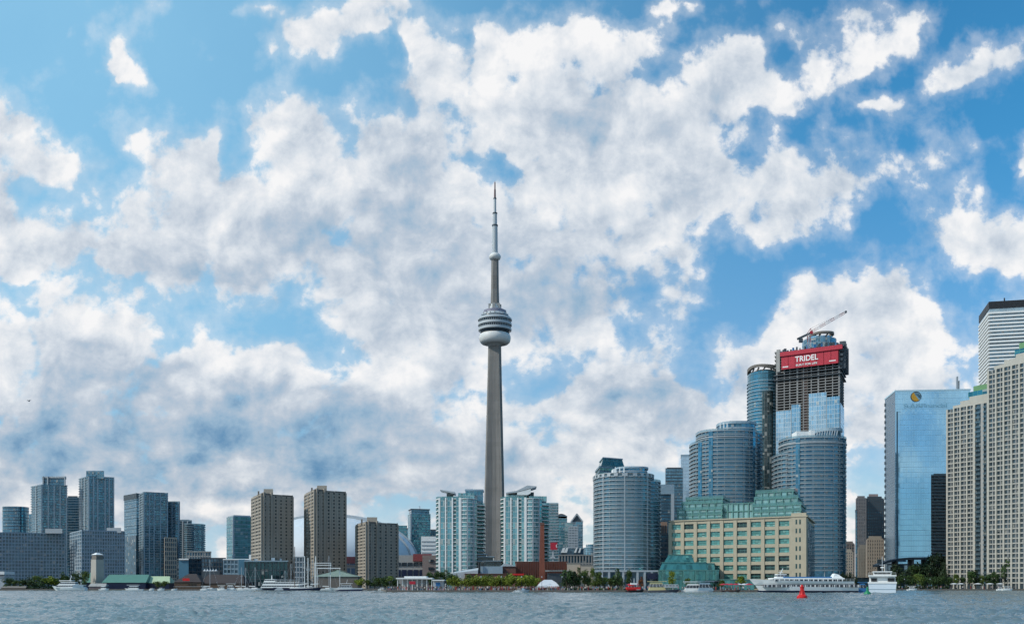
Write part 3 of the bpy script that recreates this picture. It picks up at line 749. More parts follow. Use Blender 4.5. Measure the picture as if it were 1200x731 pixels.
# ------------------------------------------------------------------ brown concrete condominium towers
G_CONC = glass('recessed_window_glass', (0.045, 0.06, 0.07), 1.7, 2.9, 0.12, 0.05, (0.10, 0.10, 0.09), var=0.9, blind=0.22, metal=0.35, blindcol=(0.35, 0.34, 0.30))
def concrete_tower(label, l, c, r, top, pent, nf, nbl, nb, fins=()):
    fp = fpq(l, c, r); z1 = Zp(top, c[1]); root = bld('concrete_tower', label, fp, 'skyscraper', 'brown concrete condominium towers')
    body(root, fp, ZG, z1, G_CONC, MC['concrete'])
    # uneven bays: wide piers beside window strips
    tl = [0, .12, .36, .46, .70, .80, 1.0]; tf = [0, .055, .16, .22, .33, .39, .50, .56, .67, .73, .84, .90, 1.0]
    grid(root, fp[3], fp[0], ZG, z1, 0, nf, 1.3, 1.15, 0.4, MC['concrete'], ts=tl)
    grid(root, fp[0], fp[1], ZG, z1, 0, nf, 1.3, 1.15, 0.4, MC['concrete'], ts=tf, smat=MC['concrete'])
    grid(root, fp[1], fp[2], ZG, z1, 0, nf, 2.2, 1.5, 0.4, MC['concrete'], ts=[0, .25, .5, .75, 1])
    # stepped parapet
    for k, (t0, t1, h) in enumerate(((0.0, .30, 1.4), (.34, .62, 0.6), (.66, 1.0, 1.0))):
        a, b = edge_pt(fp[0], fp[1], t0, .3)[0], edge_pt(fp[0], fp[1], t1, .3)[0]
        d = Vector((fp[3][0] - fp[0][0], fp[3][1] - fp[0][1])) * 0.9
        MB().prism([a, b, (b[0] + d.x, b[1] + d.y), (a[0] + d.x, a[1] + d.y)], z1, z1 + h).obj('parapet', MC['concrete_dark'], root)
    x0, x1, pt = pent
    MB().prism(fpr(x0, x1, c[1] + 6, 9), z1, Zp(pt, c[1] + 6)).obj('penthouse', MC['concrete'], root)
    MB().prism(fpr(x0 - 7, x0 - 5, c[1] + 9, 3), z1, Zp(pt + 2, c[1] + 6)).obj('chimney', MC['concrete_dark'], root)
    for t0 in fins: pier(root, fp[0], fp[1], t0, 1.0, 1.3, ZG, z1 + 2, MC['concrete'], name='fin')
    return root
concrete_tower('left one of the three brown concrete towers, standing behind the dark glass hall', (295, 735), (306.5, 700), (343, 716), 579.5, (309, 320, 572.5), 27, 5, 12, (0.06, .30))
concrete_tower('tallest brown concrete tower, in the middle of the three, behind the tall ship masts', (357, 735), (368.5, 698), (405, 714), 575, (371.5, 383, 568.5), 28, 5, 12, (0.06, .30))
concrete_tower('shortest brown concrete tower with a half-round penthouse, behind the lakeside trees', (417, 715), (429, 685), (466, 700), 613, (430, 442, 605.5), 20, 5, 12, (0.06, .33))

# ------------------------------------------------------------------ stadium dome
cx_, cy_ = X(388, 1290), 1290.0; Rd = 100 / FPX * 1290
r_ = thing('stadium', 'white domed stadium roof showing between and beside the brown concrete towers', 'stadium', (cx_, cy_, ZG))
wallz = Zp(653, 1190)
prof = [(Rd * math.cos(a), wallz + (Zp(604, 1290) - wallz) * math.sin(a)) for a in np.linspace(0, math.pi / 2, 18)]
MB().lathe(prof, cx_, cy_, 72).obj('dome', MC['membrane'], r_, smooth=True)
for k in range(3):      # arched rib edges of the sliding roof panels
    mb = MB(); yb = cy_ - Rd * (0.30 - 0.32 * k)
    pts = []
    for a in np.linspace(0.02, math.pi - 0.02, 40):
        rr = math.sqrt(max(Rd ** 2 - (yb - cy_) ** 2, 1)); xx = rr * math.cos(a); rad = math.hypot(xx, yb - cy_)
        zz = wallz + (Zp(604, 1290) - wallz) * math.sqrt(max(0, 1 - (rad / Rd) ** 2))
        pts.append((cx_ + xx, yb, zz + 1.0))
    for a, b_ in zip(pts, pts[1:]): mb.beam(a, b_, 3.2, 3.0)
    mb.obj('roof_arch', MC['palegrey'], r_)
wallr = MB().lathe([(Rd * 1.02, ZG), (Rd * 1.02, wallz - 9), (Rd * 1.04, wallz - 9), (Rd * 1.04, wallz + .5), (Rd * 0.98, wallz + .5)], cx_, cy_, 72)
wallr.obj('drum_wall', glass('stadium_wall', (0.12, 0.16, 0.22), 9, 11, 0.12, 0.35, (0.30, 0.28, 0.28), metal=0.2, blind=0), r_)
MB().lathe([(Rd * 1.05, wallz - 6.5), (Rd * 1.05, wallz + 1.2), (Rd * 1.03, wallz + 1.2)], cx_, cy_, 72).obj('red_band', plain('dull_red_band', (0.24, 0.07, 0.07), 0.7), r_)
# podium building right of the stadium
fp = fpr(462, 506, 1010, 40); z1 = Zp(650, 1010)
r_ = bld('podium_hall', 'brown and beige hall with a red top band below the end of the dome', fp)
MB().prism(fp, ZG, z1).obj('wall', MC['concrete_grey'], r_)
MB().prism(fpr(484, 506, 1008, 4), Zp(657, 1008), Zp(648.5, 1008)).obj('red_band', plain('maroon_band', (0.22, 0.05, 0.055), 0.7), r_)
for i in range(6): MB().prism(fpr(464 + i * 6.9, 469.5 + i * 6.9, 1009, 1), Zp(675, 1009), Zp(667, 1009)).obj('window', MC['navy'], r_)
for i in range(6): MB().prism(fpr(464 + i * 6.9, 469.5 + i * 6.9, 1009.3, 1), Zp(662.5, 1009), Zp(658.5, 1009)).obj('window', MC['darkglass'], r_)
fp = fpr(495, 521, 990, 30); r_ = bld('brown_block', 'plain brown-grey block beside the left twin condo', fp)
MB().prism(fp, ZG, Zp(650, 990)).obj('wall', plain('brown_grey_wall', (0.24, 0.19, 0.175), .9), r_)
for i in range(3):
    MB().prism(fpr(502, 508, 989, 1.5), Zp(658 + i * 9, 989), Zp(655 + i * 9, 989)).obj('window', MC['darkglass'], r_)
# far towers behind the stadium
f1 = fpq((478, 1520), (481, 1490), (504.5, 1500)); z1 = Zp(601.5, 1490)
r_ = bld('far_office_tower', 'teal tower with a ribbed flat crown standing alone behind the end of the dome', f1, 'skyscraper')
body(r_, f1, ZG, z1, G_TURQ, MC['bluegrey']); body(r_, shrink(f1, 0.9), z1, Zp(596.5, 1490), G_BLUE, MC['slate'], 'crown'); MB().prism(shrink(f1, 0.97), Zp(596.5, 1490), Zp(595.5, 1490)).obj('roof', MC['slate'], r_)
slabs(r_, f1, Zp(650, 1490), z1, 16, 0.2, 0.6, MC['bluegrey']); pier(r_, f1[0], f1[1], 0.03, 2.2, 0.6, ZG, z1, MC['palegrey'], name='fin')
mast(r_, X(492, 1500), 1500, Zp(596, 1500), Zp(592.5, 1500), 0.8)
fp = fpr(458, 477, 1450, 30); r_ = bld('far_office_tower', 'low teal tower just right of the shortest brown concrete tower', fp, 'skyscraper')
body(r_, fp, ZG, Zp(615.5, 1450), G_TURQ, MC['slate']); slabs(r_, fp, Zp(650, 1450), Zp(615.5, 1450), 10, 0.2, 0.6, MC['slate'])
fp = fpr(474, 482, 1600, 30); r_ = bld('far_office_tower', 'narrow grey tower peeking out left of the lone teal tower', fp, 'skyscraper')
body(r_, fp, ZG, Zp(620, 1600), G_TEAL); MB().prism(shrink(fp, 0.7), Zp(620, 1600), Zp(618, 1600)).obj('penthouse', MC['slate'], r_)
fp = fpr(502, 516, 1560, 30); r_ = bld('far_office_tower', 'small blue-grey block behind the white banded office block', fp, 'skyscraper')
body(r_, fp, ZG, Zp(621, 1560), G_BLUE); MB().prism(shrink(fp, 0.7), Zp(621, 1560), Zp(619.5, 1560)).obj('penthouse', MC['slate'], r_)
fp = fpr(493.5, 519, 1150, 30); z1 = Zp(628, 1150)
r_ = bld('white_office', 'white office block with thin horizontal window bands left of the twin condo', fp)
MB().prism(fp, ZG, z1).obj('wall', MC['white'], r_)
for k in range(5): MB().prism(fpr(494, 518.6, 1149.4, 1), Zp(634.3 + k * 4.4, 1149), Zp(633 + k * 4.4, 1149)).obj('window_band', MC['palegrey'], r_)
# ------------------------------------------------------------------ communications tower
TY = 1388.0; tx = X(580, TY); S_ = TY / FPX
tw = thing('communications_tower', 'very tall slender concrete tower with a ring-shaped pod and long antenna mast', 'tower', (tx, TY, ZG))
CT = plain('tower_concrete', (0.195, 0.187, 0.178), 0.85, var=0.2, scale=0.05)
_t = CT.node_tree; _b = _t.nodes['Principled BSDF']; _l = _b.inputs['Base Color'].links[0].from_socket
_o = _t.nodes.new('ShaderNodeTexCoord'); _s = _t.nodes.new('ShaderNodeSeparateXYZ'); _t.links.new(_o.outputs['Object'], _s.inputs[0])
_pour = NOISE(_t, XYZ(_t, 0.0, 0.0, M(_t, 'FLOOR', M(_t, 'DIVIDE', _s.outputs[2], 6.1))), 3.7, 2, 0.5)
_strk = NOISE(_t, V(_t, 'MULTIPLY', _o.outputs['Object'], (0.9, 0.9, 0.012)), 1.0, 4, 0.65)
_k = M(_t, 'MULTIPLY', M(_t, 'MULTIPLY_ADD', _pour, 0.5, 0.75), MAPR(_t, _strk, 0.3, 0.7, 0.86, 1.12))
_t.links.new(V(_t, 'MULTIPLY', _l, XYZ(_t, _k, _k, _k)), _b.inputs['Base Color'])
CTL = plain('tower_pale_cladding', (0.62, 0.63, 0.62), 0.5, var=0.05)
def half_w(py): return float(np.interp(py, [400, 405, 450, 500, 550, 600, 640, 686], [7.1, 7.2, 8.2, 9.6, 10.9, 12.2, 13.8, 16.5])) * S_
WD = [math.radians(a) for a in (-158, -38, 82)]
def section(py):
    z = Zp(py, TY); Rw = half_w(py) * 1.06; w = 0.30 * half_w(405) + 0.8; core = 0.56 * half_w(405) + 0.18 * (Rw - half_w(405)); pts = []
    for a in WD:
        c, s = math.cos(a), math.sin(a); nx_, ny_ = -s, c
        pts.append((tx + c * core * 1.05 - s * -w * 1.5, TY + s * core * 1.05 + c * -w * 1.5, z))
        pts.append((tx + c * Rw + s * w * 0.75, TY + s * Rw - c * w * 0.75, z)); pts.append((tx + c * Rw - s * w * 0.75, TY + s * Rw + c * w * 0.75, z))
        pts.append((tx + c * core * 1.05 - s * w * 1.5, TY + s * core * 1.05 + c * w * 1.5, z))
    return pts
MB().loft([section(py) for py in np.linspace(688, 400, 26)]).obj('shaft', CT, tw)
# lift shaft glazing up the recess between two wings
a = math.radians(-98); sh = MB(); g0 = 0.62 * half_w(405)
MB().loft([[(tx + math.cos(a) * g0 * k * 1.12 - math.sin(a) * w_, TY + math.sin(a) * g0 * k * 1.12 + math.cos(a) * w_, z) for k, w_ in ((0.4, -2.6), (1.0, -2.6), (1.0, 2.6), (0.4, 2.6))] for z in (ZG, Zp(405, TY))]).obj('lift_shaft', plain('dark_lift_glazing', (0.16, 0.18, 0.19), 0.4), tw)
def tl(name, prof, mat, n=48, smooth=True):
    return MB().lathe([(r * S_, Zp(py, TY)) for r, py in prof], tx, TY, n).obj(name, mat, tw, smooth=smooth)
tl('pod_underside', [(7, 406), (9, 404), (14, 402.5)], MC['concrete_grey'])
tl('radome_ring', [(12, 403), (15.5, 402.6), (17.6, 400.6), (18.5, 397.5), (18.5, 394.5), (17.4, 391.8), (15.5, 390.6), (12, 390.2)], CTL)
PG = plain('pod_dark_glazing', (0.03, 0.045, 0.06), 0.2)
tl('observation_windows', [(16.8, 390.6), (18.2, 387.6)], PG, smooth=False)
tl('pod_deck', [(14, 387.7), (19.3, 387.6), (19.6, 386.3), (19.3, 384.8), (14, 384.6)], MC['palegrey'])
tl('pod_windows', [(18.4, 384.7), (18.4, 381.7)], PG)
tl('pod_deck', [(14, 381.9), (19.7, 381.7), (19.9, 380.3), (19.5, 378.9), (14, 378.8)], MC['palegrey'])
tl('pod_windows', [(18.6, 379), (18.6, 375.7)], PG)
tl('pod_deck', [(14, 375.9), (19.9, 375.6), (19.9, 374.0), (18.6, 372.6), (12, 372.4)], MC['palegrey'])
tl('pod_windows', [(17.0, 372.6), (16.6, 370.6)], PG)
tl('pod_roof', [(10, 371), (16.6, 370.8), (14.6, 368.8), (14.2, 367.4), (8, 367.2)], MC['palegrey'])
tl('pod_band', [(13.4, 367.5), (13.2, 364.2), (10.8, 363.2), (5, 362.8)], plain('violet_grey_band', (0.20, 0.20, 0.27), 0.5))
tl('collar', [(6.6, 363.2), (6.8, 359.6), (5.4, 359.0), (5.4, 356.5)], CTL)
for k in range(24):     # mullions and fittings round the pod
    a = math.pi + k * math.pi / 23; c, s = math.cos(a), math.sin(a)
    MB().beam((tx + c * 18.75 * S_, TY + s * 18.75 * S_, Zp(384.6, TY)), (tx + c * 18.75 * S_, TY + s * 18.75 * S_, Zp(375.8, TY)), .5).obj('pod_mullion', MC['palegrey'], tw)
for k in range(9):
    a = math.pi + .2 + k * .34; c, s = math.cos(a), math.sin(a); r_k = 15.5 * S_
    MB().beam((tx + c * r_k, TY + s * r_k, Zp(371.5, TY)), (tx + c * r_k, TY + s * r_k, Zp(368.6 - (k * 7 % 5) * .5, TY)), .9).obj('roof_fitting', MC['concrete_grey'], tw)
for k in range(6):
    a = k * math.pi / 3 + 0.3; c, s = math.cos(a), math.sin(a)
    MB().beam((tx + c * 6.2 * S_, TY + s * 6.2 * S_, Zp(362, TY)), (tx + c * 6.2 * S_, TY + s * 6.2 * S_, Zp(356.2, TY)), 3.6, 3.0).obj('equipment_box', MC['concrete_grey'], tw)
tl('upper_shaft', [(5.1, 359), (4.6, 340), (4.2, 303.5)], CT, 6, False)
tl('sky_pod', [(4.2, 304.5), (6.0, 303.6), (6.9, 301.6), (6.9, 299.8), (5.6, 298.2), (4.4, 296.9), (3.6, 296.6)], CTL)
tl('antenna_base', [(3.3, 297), (3.1, 264.5), (2.6, 264)], MC['palegrey'], 12)
tl('antenna_collar', [(3.5, 265.2), (3.5, 263.4), (2.2, 263.2)], MC['slate'], 12)
tl('antenna_middle', [(2.5, 263.6), (2.4, 250.2)], MC['palegrey'], 12)
tl('antenna_collar', [(2.8, 250.6), (2.8, 249.2), (1.5, 249)], MC['slate'], 12)
tl('antenna_upper', [(1.6, 249.4), (1.45, 233)], MC['palegrey'], 10)
tl('antenna_collar', [(1.8, 233.2), (1.8, 231.9), (1.0, 231.8)], MC['slate'], 10)
tl('antenna_spire', [(1.15, 232), (1.0, 222), (0.75, 221.8), (0.7, 214), (0.0, 211.8)], plain('spire_maroon', (0.10, 0.05, 0.06), 0.5), 8)

# ------------------------------------------------------------------ twin lakeside condos
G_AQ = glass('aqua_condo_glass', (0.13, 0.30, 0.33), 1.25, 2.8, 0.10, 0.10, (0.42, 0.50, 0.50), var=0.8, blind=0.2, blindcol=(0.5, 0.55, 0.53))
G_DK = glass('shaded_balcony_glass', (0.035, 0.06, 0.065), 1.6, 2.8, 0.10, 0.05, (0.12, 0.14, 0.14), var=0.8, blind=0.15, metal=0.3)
def twin(label, x0, top, mirror_peak, nf=23, w=1.0):
    """left: straight balcony bays; right: bowed aqua glass; slanted roof wing"""
    Y = 520.0; s = Y / FPX; P = lambda px: X(px, Y); z1 = Zp(top, Y)
    root = thing('lakeside_condo', label, 'condo tower', (P(x0 + 24), Y, ZG), 'pair of aqua and white lakeside condos')
    x = lambda d: P(x0) + d * s
    main = [(x(0), Y + 6), (x(3), Y + 1.5), (x(28), Y), (x(28), Y + 20), (x(0), Y + 22)]
    bow = [(x(26), Y + 14)] + [(x(28) + (x(47) - x(28)) * k / 8, Y - 2.6 * math.sin(math.pi * (k / 8 * 0.8 + 0.1)) + 0.3 * k) for k in range(9)] + [(x(47), Y + 16)]
    right = [(x(46), Y + 4), (x(54), Y + 7), (x(54), Y + 22), (x(46), Y + 22)]
    fh = (z1 - ZG) / nf
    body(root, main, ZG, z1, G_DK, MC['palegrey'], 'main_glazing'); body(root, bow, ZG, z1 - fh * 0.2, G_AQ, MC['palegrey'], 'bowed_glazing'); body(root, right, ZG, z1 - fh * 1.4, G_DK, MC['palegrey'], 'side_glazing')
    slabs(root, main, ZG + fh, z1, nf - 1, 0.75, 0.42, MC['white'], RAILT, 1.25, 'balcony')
    slabs(root, bow, ZG + fh, z1, nf - 1, 0.30, 0.36, MC['white'], None, name='floor_slab')
    slabs(root, right, ZG + fh, z1 - fh * 1.4, nf - 2, 0.9, 0.36, MC['white'], RAILT, 1.1, 'balcony')
    p, q = main[1], main[2]
    for (t0, wd, g) in ((0.0, 0.9, 0), (0.155, 2.1, 1), (0.30, 0.7, 0), (0.50, 2.6, 1), (0.62, .7, 0), (0.86, 1.5, 1), (0.97, 0.9, 0)):
        pier(root, p, q, t0 + 0.02, wd, 1.0 if g else 1.1, ZG, z1 + 0.6, G_AQ if g else MC['white'], name='glazed_bay' if g else 'pier')
    for k in (0.02, 0.45, 0.98):
        pier(root, bow[1 + int(k * 7)], bow[2 + int(k * 7)], 0.5, 0.55, 0.45, ZG, z1, MC['palegrey'])
    return root, x, Y, z1, s
r_, x, Y, z1, s = twin('left one of two aqua and white condos flanking the tall tower', 511.5, 584, 1)
# set-back upper floors, penthouse and wing roof
body(r_, [(x(6), Y + 5), (x(27), Y + 4), (x(27), Y + 16), (x(6), Y + 16)], z1, Zp(581, Y), G_AQ, MC['white'], 'upper_floor')
body(r_, [(x(11), Y + 6), (x(19), Y + 6), (x(19), Y + 14), (x(11), Y + 14)], Zp(581, Y), Zp(576.3, Y), G_DK, MC['palegrey'], 'wing_room')
MB().loft([[(x(3.5), Y + 3, Zp(573.2, Y)), (x(3.5), Y + 15, Zp(573.2, Y)), (x(3.5), Y + 15, Zp(572.6, Y)), (x(3.5), Y + 3, Zp(572.6, Y))],
           [(x(21), Y + 3, Zp(577.4, Y)), (x(21), Y + 15, Zp(577.4, Y)), (x(21), Y + 15, Zp(575.2, Y)), (x(21), Y + 3, Zp(575.2, Y))]]).obj('wing_roof', MC['palegrey'], r_)
body(r_, [(x(25), Y + 3), (x(44), Y + 4), (x(44), Y + 16), (x(25), Y + 16)], z1, Zp(576.5, Y), G_AQ, MC['white'], 'upper_floor')
body(r_, [(x(33), Y + 8), (x(54), Y + 9), (x(54), Y + 18), (x(33), Y + 18)], z1 - 8, Zp(573, Y), G_TEAL, MC['bluegrey'], 'penthouse')
MB().prism([(x(32.5), Y + 7.5), (x(54.5), Y + 8.5), (x(54.5), Y + 18.5), (x(32.5), Y + 18.5)], Zp(573, Y), Zp(571, Y)).obj('crown', MC['bluegrey'], r_)
for i, (px, pt) in enumerate(((563, 645), (567, 649), (575, 652), (584, 657))):
    f_ = [(X(560, Y + 5), Y + 5), (X(px + 3, Y + 5), Y + 5), (X(px + 3, Y + 5), Y + 20), (X(560, Y + 5), Y + 20)]
    MB().prism([(a_, b_ - i * 1.2) for a_, b_ in f_], Zp(pt + 3.6 if i < 3 else 668, Y) - (0 if i == 3 else 0), Zp(pt, Y)).obj('terrace', [G_DK], r_)
    MB().prism([(a_, b_ - 0.2 - i * 1.2) for a_, b_ in offset(f_, 0.5)], Zp(pt, Y), Zp(pt - 0.8, Y)).obj('terrace_slab', MC['bluegrey'], r_)
r_, x, Y, z1, s = twin('right one of two aqua and white condos, behind the red brick chimney', 588, 584, 1)
body(r_, [(x(5), Y + 5), (x(26), Y + 4), (x(26), Y + 16), (x(5), Y + 16)], z1, Zp(578.6, Y), G_AQ, MC['white'], 'upper_floor')
body(r_, [(x(8), Y + 7), (x(38), Y + 6), (x(38), Y + 15), (x(8), Y + 15)], Zp(578.6, Y) - 1, Zp(575, Y), G_DK, MC['white'], 'wing_room')
sec = lambda px, lo, hi: [(X(px, Y), Y + 2, Zp(lo, Y)), (X(px, Y), Y + 16, Zp(lo, Y)), (X(px, Y), Y + 16, Zp(hi, Y)), (X(px, Y), Y + 2, Zp(hi, Y))]
MB().loft([sec(593, 577.2, 576.2), sec(606, 576.0, 573.8), sec(618, 573.0, 567.8), sec(629, 569.4, 568.8)]).obj('wing_roof', MC['palegrey'], r_)
MB().loft([sec(606, 579, 575.5), sec(618, 579, 572.5), sec(622, 577, 571.0)]).obj('wing_wall', MC['white'], r_)
body(r_, [(x(32), Y + 3), (x(53), Y + 4), (x(53), Y + 16), (x(32), Y + 16)], z1 - 1, Zp(580.2, Y), G_AQ, MC['white'], 'upper_floor')

# ------------------------------------------------------------------ skyline gap right of the twin condos
fp = fpr(641, 653.5, 760, 20); z1 = Zp(590, 760); r_ = bld('pale_tower', 'pale balconied tower half hidden behind the right twin condo', fp, 'skyscraper')
body(r_, fp, ZG, z1, G_AQ, MC['white']); slabs(r_, fp, Zp(664, 760), z1, 22, 0.6, 0.5, MC['palegrey'], RAILP, 0.9)
fp = fpr(653, 664.5, 1320, 30); z1 = Zp(604, 1320); r_ = bld('bank_tower', 'teal tower with a rounded barrel top left of the pointed tower', fp, 'skyscraper')
body(r_, fp, ZG, z1, G_TURQ, MC['slate'])
mb = MB(); a_, b_ = X(653, 1320), X(664.5, 1320)
arc = [(a_ + (b_ - a_) * k / 10, Zp(604 - 2.6 * math.sin(math.pi * (0.15 + 0.85 * k / 10)) + (1.6 if k == 10 else 0), 1320)) for k in range(11)]
mb.loft([[(px_, 1320, z1 - 3), (px_, 1350, z1 - 3), (px_, 1350, pz_), (px_, 1320, pz_)] for px_, pz_ in arc]); mb.obj('barrel_roof', MC['slate'], r_)
slabs(r_, fp, Zp(650, 1320), z1, 14, 0.2, 0.6, MC['bluegrey'])
def peak_tower(label, x0, x1, top, peak, Y, g):
    fp = fpr(x0, x1, Y, 24); z1 = Zp(top, Y); r = bld('peaked_tower', label, fp, 'skyscraper'); body(r, fp, ZG, z1, g)
    xm = (fp[0][0] + fp[1][0]) / 2
    mb = MB(); A, B = fp[0], fp[1]; zp = Zp(peak, Y); n_ = 24
    for yy, rev in ((A[1], False), (A[1] + n_, True)):
        t_ = [(A[0], yy, z1), (B[0], yy, z1), (xm, yy, zp)]; mb.face(t_[::-1] if rev else t_)
    mb.face([(B[0], A[1], z1), (B[0], A[1] + n_, z1), (xm, A[1] + n_, zp), (xm, A[1], zp)]); mb.face([(A[0], A[1] + n_, z1), (A[0], A[1], z1), (xm, A[1], zp), (xm, A[1] + n_, zp)])
    mb.obj('gable_roof', MC['slate'], r)
    for (a1, a2) in (((A[0], A[1] - .4, z1), (xm, A[1] - .4, zp)), ((B[0], A[1] - .4, z1), (xm, A[1] - .4, zp))): MB().beam(a1, a2, 1.6).obj('gable_edge', MC['palegrey'], r)
    slabs(r, fp, Zp(650, Y), z1, 12, 0.2, 0.6, MC['bluegrey']); return r
peak_tower('tallest pointed-top tower in the gap beside the rounded condo', 669, 683, 611, 601.5, 1280, G_TEAL)
fp = fpr(662, 671, 1240, 20); r_ = bld('far_office_tower', 'pale striped office tower just left of the pointed tower', fp, 'skyscraper')
body(r_, fp, ZG, Zp(612, 1240), G_AQ, MC['palegrey']); slabs(r_, fp, Zp(650, 1240), Zp(612, 1240), 12, 0.2, 0.6, MC['palegrey'])
fp = fpr(666, 677, 1180, 20); r_ = bld('far_office_tower', 'mauve-grey gridded office block in front of the pointed tower', fp, 'skyscraper')
body(r_, fp, ZG, Zp(617, 1180), G_SLAB); grid(r_, fp[0], fp[1], Zp(650, 1180), Zp(617, 1180), 6, 11, 0.8, 1.2, 0.3, MC['palegrey'])
fp = fpr(655, 689, 1050, 25); r_ = bld('dark_block', 'dark blue low-rise with slanted white skylights, left of the rounded condo', fp)
body(r_, fp, ZG, Zp(642, 1050), G_SLAB, MC['slate'])
for i, px in enumerate((657.5, 661, 673, 677.5)):
    mb = MB(); yy = 1046
    w_ = 3.4 if i < 2 else 2.2
    mb.loft([[(X(px, yy), yy, Zp(647, yy)), (X(px + w_, yy), yy, Zp(647, yy)), (X(px + w_, yy), yy + 6, Zp(647, yy)), (X(px, yy), yy + 6, Zp(647, yy))],
             [(X(px + 2.4, yy), yy, Zp(641.5, yy)), (X(px + w_ + 1.6, yy), yy, Zp(641.0, yy)), (X(px + w_ + 1.6, yy), yy + 6, Zp(641, yy)), (X(px + 2.4, yy), yy + 6, Zp(641.5, yy))]])
    mb.obj('skylight', MC['white'], r_)
fp = fpc(684, 702, 980, 26, 28, 2.2); r_ = bld('round_hall', 'low dark rounded glass building touching the left side of the rounded condo', fp)
body(r_, fp, ZG, Zp(641, 980), G_TEAL, MC['slate']); body(r_, shrink(fp, .7), Zp(641, 980), Zp(637, 980), G_TEAL, MC['slate'], 'upper_drum'); slabs(r_, fp, Zp(664, 980), Zp(641, 980), 5, 0.3, 0.6, MC['bluegrey'])
fp = fpr(655, 697, 800, 25); r_ = midrise('low_office', 'low grey office with a columned upper storey behind the beige shed', fp, 650.5, 800, G_SLAB, MC['concrete_grey'], 12, 4, None, 0.9, 1.0, left=False)
# red square sign board on its post
r_ = thing('sign_board', 'square red advertising board high on a post beside the right twin condo', 'sign', (X(649, 505), 505, ZG))
MB().box(X(645, 505), X(653, 505), 505, 505.6, Zp(643.5, 505), Zp(635, 505)).obj('board', MC['red'], r_)
MB().box(X(651.6, 504.9), X(652.4, 504.9), 504.7, 504.9, Zp(641, 505), Zp(637.5, 505)).obj('white_mark', MC['white'], r_)
MB().beam((X(648, 505.8), 506, ZG), (X(648, 505.8), 506, Zp(640, 505)), 0.7).obj('post', MC['palegrey'], r_)
MB().box(X(645, 505), X(650.5, 505), 505.2, 505.6, Zp(653.5, 505), Zp(651.5, 505)).obj('lower_panel', MC['palegrey'], r_)

# ------------------------------------------------------------------ brick power plant, chimney and sheds
fp = fpr(604, 665, 470, 30); r_ = bld('brick_plant', 'long red brick hall with upright ribs behind the tall chimney', fp)
MB().prism(fp, ZG, Zp(658, 470)).obj('wall', MC['brick'], r_)
for k in range(22): pier(r_, fp[0], fp[1], (k + 0.5) / 22, 0.35, 0.25, ZG, Zp(658.3, 470), MC['brick_dull'], name='rib')
MB().prism(offset(fp, .2), Zp(658, 470), Zp(657.3, 470)).obj('parapet', MC['brick_dull'], r_)
r_ = thing('brick_chimney', 'tall square red brick chimney rising in front of the right twin condo', 'chimney', (X(635, 462), 462, ZG))
def sq(cx, cy, h, z): return [(cx - h, cy - h, z), (cx + h, cy - h, z), (cx + h, cy + h, z), (cx - h, cy + h, z)]
MB().loft([sq(X(635, 462), 462, 1.35, ZG), sq(X(635.3, 462), 462, 0.85, Zp(613, 462))]).obj('stack', MC['brick'], r_)
MB().loft([sq(X(635.3, 462), 462, 0.98, Zp(614.5, 462)), sq(X(635.3, 462), 462, 0.98, Zp(612, 462))]).obj('cap', MC['brick_dull'], r_)
MB().loft([sq(X(635, 462), 462, 1.6, ZG), sq(X(635, 462), 462, 1.5, ZG + 5)]).obj('base', MC['brick'], r_)
fp = fpr(586, 604.5, 458, 18); r_ = bld('gabled_brick_shed', 'dark brick shed with a pale gable roof left of the ribbed brick hall', fp)
MB().prism(fp, ZG, Zp(663, 458)).obj('wall', MC['brick_dull'], r_)
mb = MB(); a_, b_ = fp[0][0], fp[1][0]; xm = a_ + (b_ - a_) * .3
mb.loft([[(a_, 457.6, Zp(663, 458)), (b_, 457.6, Zp(663, 458)), (b_, 457.6, Zp(662.5, 458)), (xm, 457.6, Zp(659.3, 458))], [(a_, 476, Zp(663, 458)), (b_, 476, Zp(663, 458)), (b_, 476, Zp(662.5, 458)), (xm, 476, Zp(659.3, 458))]])
mb.obj('roof', MC['palegrey'], r_)
fp = fpr(563, 589, 450, 20); r_ = bld('grey_shed', 'plain dark grey flat shed with a black flue, below the left twin condo', fp)
MB().prism(fp, ZG, Zp(663, 450)).obj('wall', MC['bluegrey'], r_)
MB().beam((X(561.5, 449), 449, ZG), (X(561.5, 449), 449, Zp(658.5, 449)), 0.8, n=8).obj('flue', MC['black'], r_)
fp = fpr(545, 612, 440, 10); r_ = bld('brick_wall_hall', 'low long dull red brick building behind the bright green tree row', fp)
MB().prism(fp, ZG, Zp(672, 440)).obj('wall', plain('pinkish_brick', (0.21, 0.10, 0.08), .9, var=.2), r_)
MB().prism(fpr(600, 614, 438, 2.5), Zp(673.5, 438), Zp(671.5, 438)).obj('red_awning', MC['redpaint'], r_)
MB().prism(offset(fp, .3), Zp(672, 440), Zp(671.5, 440)).obj('parapet', MC['brick_dull'], r_)
fp = fpr(530, 563, 445, 14); r_ = bld('white_shed', 'long low building with a sloping pale roof in front of the left twin condo', fp)
mb = MB(); mb.loft([[(X(530, 445), 445, ZG), (X(530, 445), 460, ZG), (X(530, 445), 460, Zp(669, 445)), (X(530, 445), 445, Zp(671, 445))], [(X(560, 445), 445, ZG), (X(560, 445), 460, ZG), (X(560, 445), 460, Zp(664, 445)), (X(560, 445), 445, Zp(667.5, 445))]])
mb.obj('wall', MC['palegrey'], r_)
fp = fpr(641, 664, 446, 14); r_ = bld('lattice_roof_hall', 'dark low hall with a grey slatted roof right of the chimney', fp)
MB().prism(fp, ZG, Zp(671, 446)).obj('wall', MC['slate'], r_); MB().prism(offset(fp, .8), Zp(669, 446), Zp(667.5, 446)).obj('roof', MC['concrete_grey'], r_)
